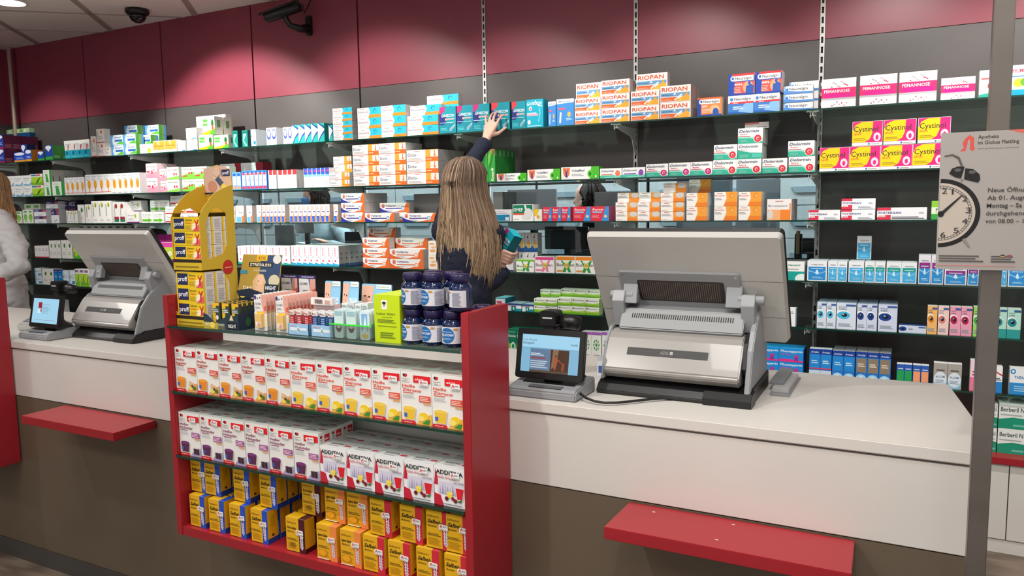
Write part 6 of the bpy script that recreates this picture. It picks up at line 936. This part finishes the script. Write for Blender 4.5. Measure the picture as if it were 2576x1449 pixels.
# ------------------------------------------------------------------ office behind the panes
PB = mat('pale_blue_drawer', '#b6c4c6', .25); HND = mat('drawer_grip', '#86a0aa', .3)
for i in range(9):
    x0 = -7.9+i*1.0; t = thing('drawer_cabinet', '', 'cabinet', (x0, 6.05, 0)); m = MB(); m.box(0, .985, .02, .6, 0, 2.3); part('carcass', m, DARK, t)
    for c in range(2):
        for r in range(9):
            m = MB(); m.box(.004+c*.49, .486+c*.49, 0, .019, .1+r*.245, .34+r*.245); dw = part('drawer', m, PB, t)
            m = MB(); m.prism([(.09+c*.49, .235+r*.245), (.4+c*.49, .235+r*.245), (.37+c*.49, .19+r*.245), (.12+c*.49, .19+r*.245)], -.012, -.001, 'y'); part('grip', m, HND, dw)
    reg(t, 'pale blue drawer cabinet', 'far office wall', x0, cat='cabinet', group='drawer cabinets in the office')
def sheet(a, b, Y, c, lab, nm='office_panel', cat='panel', th=.02, rough=.4):
    A, B = onY(a[0], a[1], Y), onY(b[0], b[1], Y); m = MB(); x0, x1 = sorted((A.x, B.x)); z0, z1 = sorted((A.z, B.z)); m.box(x0, x1, Y, Y+th, z0, z1); mt = mat(nm+c, c, rough); o = whole(nm, m, mt, lab, cat, bevel=.003)
    m = MB(); zb = .74; m.box((x0+x1)/2-.02, (x0+x1)/2+.02, Y+th, Y+th+.02, min(zb, z0), z1-.02); part('stand', m, BLACKP, o); return o
t = thing('office_desk', 'grey office desk behind the window panes', 'desk', (0, 0, 0)); m = MB(); m.box(-5.2, -.5, 4.53, 4.85, .71, .74); part('desktop', m, mat('desk_grey', '#8c9294', .4), t)
for x in (-5.15, -2.9, -.6): m = MB(); m.box(x, x+.04, 4.55, 4.83, 0, .71); part('leg', m, GREYP, t)
sheet((1276, 478), (1400, 579), 4.7, '#b4b8bc', 'grey monitor back in the office, left of dark-haired head', 'office_monitor', 'monitor'); sheet((1495, 483), (1590, 575), 4.7, '#b0acac', 'grey monitor back in the office, right of dark-haired head', 'office_monitor', 'monitor'); sheet((1370, 570), (1478, 628), 4.65, '#16171a', 'black office screen below the grey monitor back', 'office_monitor', 'monitor')
sheet((1702, 452), (1840, 575), 4.8, '#8ea2ac', 'blue-grey office partition right of the ibuprofen stacks', 'office_partition', 'partition'); sheet((1852, 452), (1960, 575), 4.9, '#96a8b0', 'second blue-grey office partition near the window end', 'office_partition', 'partition'); sheet((2003, 580), (2011, 640), 4.7, '#b09878', 'narrow tan door edge at the right window end', 'office_board', 'board'); sheet((2018, 600), (2060, 640), 4.65, '#26292c', 'black printer seen through the right window end', 'office_printer', 'printer')
sheet((690, 566), (741, 618), 4.7, '#b4baba', 'left grey monitor back beside the paper sheet', 'office_monitor', 'monitor'); sheet((743, 560), (790, 587), 4.75, '#b4bab8', 'pale paper sheet hanging in the office', 'paper_sheet', 'paper'); sheet((866, 583), (912, 620), 4.72, '#2c3a42', 'dark teal office screen right of the reaching arm', 'office_monitor', 'monitor')
# ------------------------------------------------------------------ people
def cap(m, p0, r0, p1, r1, seg=14):
    p0, p1 = Vector(p0), Vector(p1); ax = p1-p0; L = ax.length
    if L < 1e-6: ax = Vector((0, 0, 1)); L = 1e-4
    a = ax.normalized(); pts = []; R = []
    for k in range(5, 0, -1): q = math.pi/2*k/5.5; pts.append(p0-a*r0*math.sin(q)); R.append(max(r0*math.cos(q), 1e-4))
    pts += [p0, p1]; R += [r0, r1]
    for k in range(1, 6): q = math.pi/2*k/5.5; pts.append(p1+a*r1*math.sin(q)); R.append(max(r1*math.cos(q), 1e-4))
    u = a.cross(Vector((0, 0, 1))); u = a.cross(Vector((0, 1, 0))) if u.length < .1 else u; u.normalize(); w_ = u.cross(a); k0 = len(m.v); N = len(pts)
    for p, r in zip(pts, R):
        for j in range(seg): q = 2*math.pi*j/seg; m.v.append(tuple(p+(u*math.cos(q)+w_*math.sin(q))*r))
    for i in range(N-1):
        for j in range(seg): jj = (j+1) % seg; m.f.append((k0+i*seg+j, k0+i*seg+jj, k0+(i+1)*seg+jj, k0+(i+1)*seg+j)); m.m.append(0); m.c.append(None)
    m.f.append(tuple(k0+j for j in range(seg-1, -1, -1))); m.m.append(0); m.c.append(None); m.f.append(tuple(k0+(N-1)*seg+j for j in range(seg))); m.m.append(0); m.c.append(None)
def chain(m, pts, rs):
    for i in range(len(pts)-1): cap(m, pts[i], rs[i], pts[i+1], rs[i+1])
def loft(m, rings, seg=26, yaw=0):
    k0 = len(m.v); c, s = math.cos(yaw), math.sin(yaw)
    for (x, y, z, rx, ry) in rings:
        for j in range(seg):
            q = 2*math.pi*j/seg; a, b = rx*math.cos(q), ry*math.sin(q); m.v.append((x+a*c-b*s, y+a*s+b*c, z))
    N = len(rings)
    for i in range(N-1):
        for j in range(seg): jj = (j+1) % seg; m.f.append((k0+i*seg+j, k0+i*seg+jj, k0+(i+1)*seg+jj, k0+(i+1)*seg+j)); m.m.append(0); m.c.append(None)
    m.f.append(tuple(k0+j for j in range(seg-1, -1, -1))); m.m.append(0); m.c.append(None); m.f.append(tuple(k0+(N-1)*seg+j for j in range(seg))); m.m.append(0); m.c.append(None)
def skinned(name, m, mt, vox, parent=None, fold=0, fs=9, smooth=6, **kw):
    me = m.mesh(name, mt); o = bpy.data.objects.new(name, me); COL.objects.link(o)
    r = o.modifiers.new('r', 'REMESH'); r.mode = 'VOXEL'; r.voxel_size = vox; s = o.modifiers.new('s', 'SMOOTH'); s.factor = .5; s.iterations = smooth
    dg = bpy.context.evaluated_depsgraph_get(); ev = bpy.data.meshes.new_from_object(o.evaluated_get(dg)); o.modifiers.clear(); o.data = ev; ev.name = name
    if fold:
        ns = [v.normal.copy() for v in ev.vertices]
        for v, n in zip(ev.vertices, ns):
            p = Vector((v.co.x*fs, v.co.y*fs, v.co.z*fs*1.7)); v.co += n*(noise.noise(p)*fold + abs(noise.noise(p*2.1))*fold*.6)
    ev.polygons.foreach_set('use_smooth', [True]*len(ev.polygons)); ev.materials.clear(); ev.materials.append(mt)
    for k, v in kw.items(): o[k] = v
    if parent: o.parent = parent
    return o
SKIN = mat('skin', '#e3b49f', .5, var=.05, scale=12); SKIN.node_tree.nodes['Principled BSDF'].inputs['Subsurface Weight'].default_value = .12; SKIN.node_tree.nodes['Principled BSDF'].inputs['Subsurface Radius'].default_value = (.01, .004, .002)
NAVY = mat('navy_knit', '#1b2136', .85, bump=.25, scale=160, var=.12); TROU = mat('dark_trousers', '#23242c', .8, var=.1); COAT = mat('white_coat_cloth', '#c4c3c4', .75, bump=.1, scale=90)
HAIR = print_mat('hair_strands', .5, .3)
def head(m, C, face, r=.088):
    # C skull centre; face = horizontal unit vector the face looks along
    f = Vector(face).normalized(); sd = Vector((-f.y, f.x, 0)); up = Vector((0, 0, 1))
    loft(m, [(C.x+f.x*dx, C.y+f.y*dx, C.z+dz, rx, ry) for dz, rx, ry, dx in ((-.118, .03, .03, .055), (-.1, .045, .05, .04), (-.07, .06, .07, .022), (-.03, .072, .086, .006), (.01, .078, .094, 0), (.045, .076, .094, -.004), (.075, .064, .08, -.006), (.096, .042, .054, -.006), (.104, .015, .02, -.006))], yaw=math.atan2(sd.y, sd.x))
    cap(m, C+f*.088+up*.0, .008, C+f*.103-up*.032, .012); cap(m, C+f*.083-up*.063+sd*.014, .008, C+f*.083-up*.063-sd*.014, .008); cap(m, C+f*.07-up*.095, .018, C+f*.06-up*.1, .02)
    for s in (1, -1): cap(m, C+sd*.079*s+up*.008-f*.008, .009, C+sd*.08*s-up*.028-f*.002, .007); cap(m, C+sd*.074*s+f*.02-up*.03, .02, C+sd*.04*s+f*.05-up*.06, .02)
def eyes(C, face, par):
    f = Vector(face).normalized(); sd = Vector((-f.y, f.x, 0))
    for s in (1, -1):
        m = MB(); c = C+f*.0745+sd*.03*s; m.lathe([(.001, -.011), (.008, -.008), (.0115, 0), (.008, .008), (.001, .011)], c.x, c.y, 12, c='#efeae6'); m.v = [(x, y, z+c.z-.002) for x, y, z in m.v]
        p = c+f*.0118; k = [tuple(p+sd*.005*math.cos(q)+Vector((0, 0, 1))*.005*math.sin(q)-Vector((0, 0, .002))) for q in [i*math.pi/5 for i in range(10)]]; m.poly(k, 0, '#2c3c44'); part('eye', m, PLASTIC, par, smooth=True)
def hair_strands(C, face, zend, spread, n, cols, seed, name='hair', parent=None, lim=115, yb=.135, zneck=None, shell=True, w0=1.0):
    # locks fall from the crown over the skull and down the back
    rnd = random.Random(seed); f = Vector(face).normalized(); sd = Vector((-f.y, f.x, 0)); m = MB(); up = Vector((0, 0, 1))
    ra, rb = [lin(c) for c in cols]
    if shell:
        rings = []
        for dz, s_ in ((.112, .3), (.104, .62), (.085, .84), (.05, 1), (0, 1.06), (-.05, 1.06), (-.1, 1.02), (-.15, 1.0), (-.2, 1.02)): rings.append((C.x-f.x*.018, C.y-f.y*.018, C.z+dz, .087*s_*w0, (.098 if dz > -.06 else .07)*s_))
        k0 = len(m.f); loft(m, [(a_, b_, c_, d_*.9, e_*.88) for a_, b_, c_, d_, e_ in rings[::-1]], yaw=math.atan2(sd.y, sd.x)); c_ = tuple(.8*v+.12*w__ for v, w__ in zip(ra[:3], rb[:3]))+(1,)
        for i in range(k0, len(m.f)): m.c[i] = c_
    for i in range(n):
        a = math.radians(rnd.uniform(-lim, lim)) if i % 3 else math.radians(rnd.uniform(-70, 70)); dirv = (-f*math.cos(a)+sd*math.sin(a)); lat = math.sin(a); depth = rnd.uniform(.0, .014); ze = zend(lat)+rnd.uniform(-.05, .03); pts = []; T = 16; ph = rnd.uniform(0, 6.3); amp = rnd.uniform(.003, .013); part_ = sd*(.01*(1 if lat > 0 else -1))
        for t in range(T+1):
            u = t/T
            if u < .3:
                q = u/.3*math.radians(88); p = C-f*.01+up*(.118-depth)*math.cos(q)+dirv*((.1+.018-depth)*math.sin(q))+part_*(1-u/.3)
            else:
                v = (u-.3)/.7; z = C.z+.003+(ze-C.z)*v; drop = C.z-z
                k_ = min(1, drop/.3); k_ = k_*k_*(3-2*k_); wx = (.116-depth)+(spread*(1 if lat < 0 else .87)-.116)*k_; back = (.127-depth)+(yb-.127)*k_
                p = C-f*.01*(1-k_)+sd*(lat*wx)-f*(max(math.cos(a), -.3)*back); p.z = z
                p += sd*(amp*math.sin(ph+v*8))*(v*1.5) - f*(amp*.8*math.sin(ph*1.3+v*7)*v); p -= sd*(lat*.02*max(0, v-.75)*4)
            pts.append(p)
        r0 = rnd.uniform(.002, .0042); R = [r0*(.6+.5*math.sin(math.pi*min(1, t/T*1.6)/1.6)) if t < T-2 else r0*(T-t+.15)/3 for t in range(T+1)]; k0 = len(m.f); m.tube(pts, R, 5)
        sh = rnd.uniform(.72, 1.28); hi = rnd.random() < .3
        for fi in range(k0, len(m.f)):
            t = min(1, max(0, ((fi-k0)//5)/T)); g = min(1, max(0, (t-.15)*1.25)); g = min(1, g+.35) if hi else g
            m.c[fi] = tuple(min(1, (ra[j]*(1-g)+rb[j]*g)*sh) for j in range(3))+(1,)
    return part(name, m, HAIR, parent, smooth=True)
def legs(m, cx, cy, zp, r=1.0, dx=.09, floor=.0, shoe=None):
    for s in (-1, 1): chain(m, [(cx+s*dx, cy, zp), (cx+s*dx*1.1, cy+.02, .5), (cx+s*dx*1.15, cy, floor+.09)], [.085*r, .058*r, .04*r])
def shoes(par, cx, cy, fy, dx=.1):
    for s in (-1, 1):
        m = MB(); cap(m, (cx+s*dx, cy-.03*fy, .035), .036, (cx+s*dx*1.2, cy+.15*fy, .028), .028); skinned('shoe', m, BLACKP, .008, par)
# --- the assistant reaching up, seen from behind
C = onY(1173, 452, 3.42); cx = C.x
SL, SR = Vector((cx-.15, 3.44, 1.475)), Vector((cx+.135, 3.45, 1.455)); WL = onY(1219, 361, 3.86); EL = (SL+WL)/2 + Vector((-.03, -.02, .03)); ER = onY(1193, 742, 3.34); WR = onY(1264, 684, 3.48)
b = MB(); head(b, C, (.12, 1, 0)); cap(b, (cx, 3.40, 1.47), .056, C+Vector((0, 0, -.08)), .05)
loft(b, [(cx, 3.36, .88, .15, .1), (cx, 3.36, .97, .165, .11), (cx, 3.37, 1.1, .13, .09), (cx, 3.39, 1.28, .145, .095), (cx, 3.41, 1.42, .15, .09), (cx, 3.41, 1.49, .1, .06)]); legs(b, cx, 3.37, .9)
chain(b, [SL, EL, WL], [.045, .036, .025]); chain(b, [SR, ER, WR], [.045, .037, .025])
def hand(b, wrist, knuck, tips, bend, thumb, rp=.011, rf=.0082):
    for k in knuck: chain(b, [wrist, wrist*.35+k*.65, k], [.02, .0145, rp])
    for i in range(len(knuck)-1): cap(b, knuck[i], rp, knuck[i+1], rp); cap(b, wrist*.4+knuck[i]*.6, .0145, wrist*.4+knuck[i+1]*.6, .0145)
    for k, t_, bd in zip(knuck, tips, bend): m1 = k*.55+t_*.45+bd; m2 = k*.25+t_*.75+bd*.8; chain(b, [k, m1, m2, t_], [rf+.0008, rf, rf-.0008, rf-.002])
    chain(b, thumb, [.016, .012, .0098, .0078])
kn = [onY(x, y, Y) for x, y, Y in ((1224, 315, 3.93), (1231, 311, 3.932), (1240, 309, 3.935), (1249, 313, 3.93))]
tp = [onY(x, y, 4.0) for x, y in ((1225, 288), (1240, 284), (1251, 280), (1268, 288))]
hand(b, WL, kn, tp, [Vector((0, -.012, .002))]*4, [WL*.55+kn[3]*.45, onY(1252, 336, 3.935), onY(1263, 328, 3.97), onY(1273, 321, 3.995)])
# right hand closed round the turquoise box
BC = onY(1279, 614, 3.5); Bq = Matrix.Rotation(math.radians(33), 4, 'Y') @ Matrix.Rotation(math.radians(-28), 4, 'Z')
BM_ = Matrix.Translation(BC) @ Bq
def bl(x, y, z): return BM_ @ Vector((x, y, z))
hw, hd, hh_ = .043, .028, .07
kr = [bl(.02, -hd-.016, -.063), bl(.034, -hd-.014, -.045), bl(.042, -hd-.012, -.03), bl(.047, -hd-.008, -.014)][::-1]
kr = [bl(hw+.004, -hd-.014, -.03+dz) for dz in (.006, -.013, -.031, -.049)]
tr = [bl(hw+.012-.018*0, hd+.006, -.02+dz) for dz in (.012, -.008, -.027, -.046)]
palm = WR
hand(b, WR, kr, tr, [bl(hw+.026, -.004, 0)-bl(hw, 0, 0)]*4, [WR*.6+bl(0, -hd-.02, -.05)*.4, bl(-.016, -hd-.018, -.055), bl(-.018, -hd-.014, -.02), bl(-.012, -hd-.0095, .006)])
girl = skinned('person', b, SKIN, .0042, smooth=4, label='person with long blond hair and navy sweater reaching to the topmost shelf', category='person')
eyes(C, (.12, 1, 0), girl)
s = MB(); loft(s, [(cx, 3.36, .84, .165, .12), (cx, 3.36, .9, .17, .125), (cx, 3.37, 1.05, .148, .115), (cx, 3.385, 1.22, .15, .115), (cx, 3.4, 1.38, .162, .115), (cx, 3.41, 1.47, .145, .098), (cx, 3.415, 1.51, .085, .07)])
v = (WL-EL).normalized(); vr = (WR-ER).normalized(); chain(s, [SL+Vector((.03, 0, -.03)), SL, EL, WL-v*.02], [.075, .072, .056, .041]); chain(s, [SR+Vector((-.03, 0, -.03)), SR, ER, WR-vr*.015], [.07, .064, .055, .041]); cap(s, WL-v*.05, .043, WL-v*.012, .042); cap(s, WR-vr*.05, .046, WR-vr*.01, .044)
skinned('sweater', s, NAVY, .0075, girl, fold=.011, smooth=5)
s = MB(); legs(s, cx, 3.37, .88, 1.14, floor=.02); loft(s, [(cx, 3.365, .8, .17, .12), (cx, 3.36, .98, .172, .115)]); skinned('trousers', s, TROU, .011, girl, fold=.004); shoes(girl, cx, 3.37, 1)
hair_strands(C, (.12, 1, 0), lambda l: 1.22 if l < .1 else (1.45 if l < .42 else 1.19), .185, 1350, ('#59473d', '#c4a688'), 3, parent=girl, lim=122, w0=1.02)
hair_strands(C, (.12, 1, 0), lambda l: 1.3 if l < 0 else 1.36, .17, 260, ('#7c6252', '#e2c6a0'), 8, name='hair', parent=girl, lim=100, shell=False)
me = carton_mesh('gavm', 2*hw, 2*hh_, 2*hd); o = bpy.data.objects.new('antacid_box', me); COL.objects.link(o); o.matrix_world = BM_ @ Matrix.Translation((0, -hd, -hh_))
o['label'] = 'teal box with pink corner held in the right hand of the reaching person'; o['category'] = 'antacid box'
# --- colleague in a white coat at the left edge
C2 = onY(-22, 470, 3.15); f2 = (-.75, .55, 0); c2 = C2.x
S1, S2 = Vector((c2+.17, 3.1, C2.z-.24)), Vector((c2-.16, 3.2, C2.z-.24)); E1 = onY(52, 668, 3.02); W1 = onY(-8, 700, 2.86)
b = MB(); head(b, C2, f2); cap(b, (c2, 3.15, C2.z-.22), .055, C2+Vector((0, 0, -.08)), .05); loft(b, [(c2, 3.15, .85, .15, .11), (c2, 3.15, 1.0, .16, .11), (c2, 3.15, 1.15, .13, .1), (c2, 3.15, 1.35, .15, .1), (c2, 3.15, C2.z-.22, .1, .06)]); legs(b, c2, 3.15, .9)
chain(b, [S1, E1, W1], [.045, .038, .026]); W2 = Vector((c2-.25, 2.86, 1.12)); E2_ = Vector((c2-.3, 3.08, 1.1)); chain(b, [S2, E2_, W2], [.045, .038, .026])
for W_0, sgn in ((W1, -1), (W2, 1)):
    dv = Vector((-.9*1, -.3, -.05)) if sgn < 0 else Vector((.3, -.9, -.1)); dv.normalize(); sdv = Vector((dv.y, -dv.x, 0)); kk = [W_0+dv*.085+sdv*x for x in (-.03, -.01, .01, .03)]; hand(b, W_0, kk, [k+dv*.07-Vector((0, 0, .02)) for k in kk], [Vector((0, 0, .008))]*4, [W_0+dv*.02, W_0+dv*.045+sdv*.035, W_0+dv*.07+sdv*.05, W_0+dv*.09+sdv*.052])
pw = skinned('person', b, SKIN, .007, smooth=4, label='person in a white coat with long hair, half cut off at the left edge', category='person'); eyes(C2, f2, pw)
s = MB(); loft(s, [(c2, 3.15, .55, .24, .19), (c2, 3.15, .9, .215, .17), (c2, 3.15, 1.1, .19, .15), (c2+.0, 3.14, 1.3, .185, .14), (c2, 3.14, 1.42, .175, .12), (c2, 3.15, C2.z-.2, .1, .075)])
chain(s, [S1+Vector((-.04, 0, -.02)), S1, (S1+E1)/2+Vector((.03, 0, .0)), E1, W1], [.075, .078, .07, .06, .046]); chain(s, [S2, E2_, W2], [.08, .068, .05]); skinned('lab_coat', s, COAT, .0095, pw, fold=.026, fs=6, smooth=5)
s = MB(); legs(s, c2, 3.15, .88, 1.12, floor=.02); skinned('trousers', s, TROU, .013, pw); shoes(pw, c2, 3.15, -1)
hair_strands(C2, f2, lambda l: 1.47, .13, 300, ('#8c6a4c', '#c49a70'), 5, parent=pw, lim=120)
# --- two people in the office behind the panes
def office_person(px, py, Y, face, lab, shirt, haircol, arm=None, mask=False, hairlen=.1):
    C = onY(px, py, Y); f = Vector(face).normalized(); b = MB(); head(b, C, face); z0 = C.z; x, y = C.x, C.y
    bx, by = x-f.x*.06, y-f.y*.06; cap(b, (bx, by, z0-.22), .05, C+Vector((0, 0, -.08)), .05); S_ = [Vector((bx-.17, by, z0-.27)), Vector((bx+.17, by, z0-.27))]
    loft(b, [(bx, by, .5, .16, .12), (bx, by, z0-.6, .14, .1), (bx, by, z0-.35, .16, .1), (bx, by, z0-.23, .09, .06)])
    arms = arm or [(S_[0]+Vector((-.03, .05, -.28)), S_[0]+Vector((.0, .28, -.3))), (S_[1]+Vector((.03, .05, -.28)), S_[1]+Vector((0, .28, -.3)))]
    s = MB(); loft(s, [(bx, by, .5, .19, .15), (bx, by, z0-.6, .17, .13), (bx, by, z0-.35, .19, .13), (bx, by, z0-.23, .1, .08)])
    for S0, (E0, W0) in zip(S_, arms):
        chain(b, [S0, E0, W0], [.045, .037, .026]); dv = (W0-E0).normalized(); sdv = Vector((dv.y, -dv.x, 0)).normalized() if abs(dv.z) < .95 else Vector((1, 0, 0)); kk = [W0+dv*.085+sdv*q for q in (-.03, -.01, .01, .03)]
        hand(b, W0, kk, [k+dv*.065-Vector((0, 0, .025)) for k in kk], [Vector((0, 0, .01))]*4, [W0+dv*.02, W0+dv*.045+sdv*.035, W0+dv*.07+sdv*.048, W0+dv*.09+sdv*.05]); chain(s, [S0, E0, W0-dv*.03], [.072, .056, .042])
    chain(b, [(bx-.1, by, .52), (bx-.1, by+f.y*.4, .5), (bx-.1, by+f.y*.42, .09)], [.08, .06, .045]); chain(b, [(bx+.1, by, .52), (bx+.1, by+f.y*.4, .5), (bx+.1, by+f.y*.42, .09)], [.08, .06, .045])
    o = skinned('person', b, SKIN, .01, smooth=3, label=lab, category='person'); eyes(C, face, o); skinned('shirt', s, shirt, .012, o, fold=.008)
    hair_strands(C, face, lambda l: z0-hairlen, .105, 260, haircol, int(px), parent=o, lim=125, yb=.11); 
    if mask:
        m = MB(); c = C+f*.02; loft(m, [(c.x+f.x*.03, c.y+f.y*.03, C.z-.115, .04, .05), (c.x+f.x*.01, c.y+f.y*.01, C.z-.08, .066, .08), (c.x, c.y, C.z-.03, .078, .092), (c.x+f.x*.0, c.y+f.y*.0, C.z-.015, .06, .09)], yaw=math.atan2(f.x, -f.y)); part('face_mask', m, mat('blue_mask', '#4c7cb8', .8), o, 'blue face mask', smooth=True)
    return o
E5 = onY(905, 640, 4.98); W5 = onY(826, 612, 4.9); SB = mat('pale_blue_cloth', '#9cb8c0', .8, var=.06)
office_person(790, 492, 5.25, (-.75, -.65, 0), 'person in pale blue shirt with blue mask, sorting papers in office', SB, ('#241c1a', '#3a2e28'), arm=[(onY(760, 640, 5.15), onY(745, 625, 4.98)), (E5, W5)], mask=True)
office_person(1481, 497, 5.0, (-.85, -.2, 0), 'dark-haired person in black top sitting in the office', mat('black_cloth', '#17181c', .85), ('#15110f', '#2c211c'), hairlen=.04)
p = onY(745, 610, 4.88); m = MB(); m.prism([(0, 0), (.2, -.01), (.23, .05), (.03, .07)], 0, .003, 'z'); m.xf(Matrix.Translation((p.x, p.y, p.z)) @ Matrix.Rotation(.12, 4, 'Y')); whole('paper_sheet', m, mat('paper_white', '#d8dcda', .7), 'sheet of paper in the hand of the masked person', 'paper')
finish_labels()
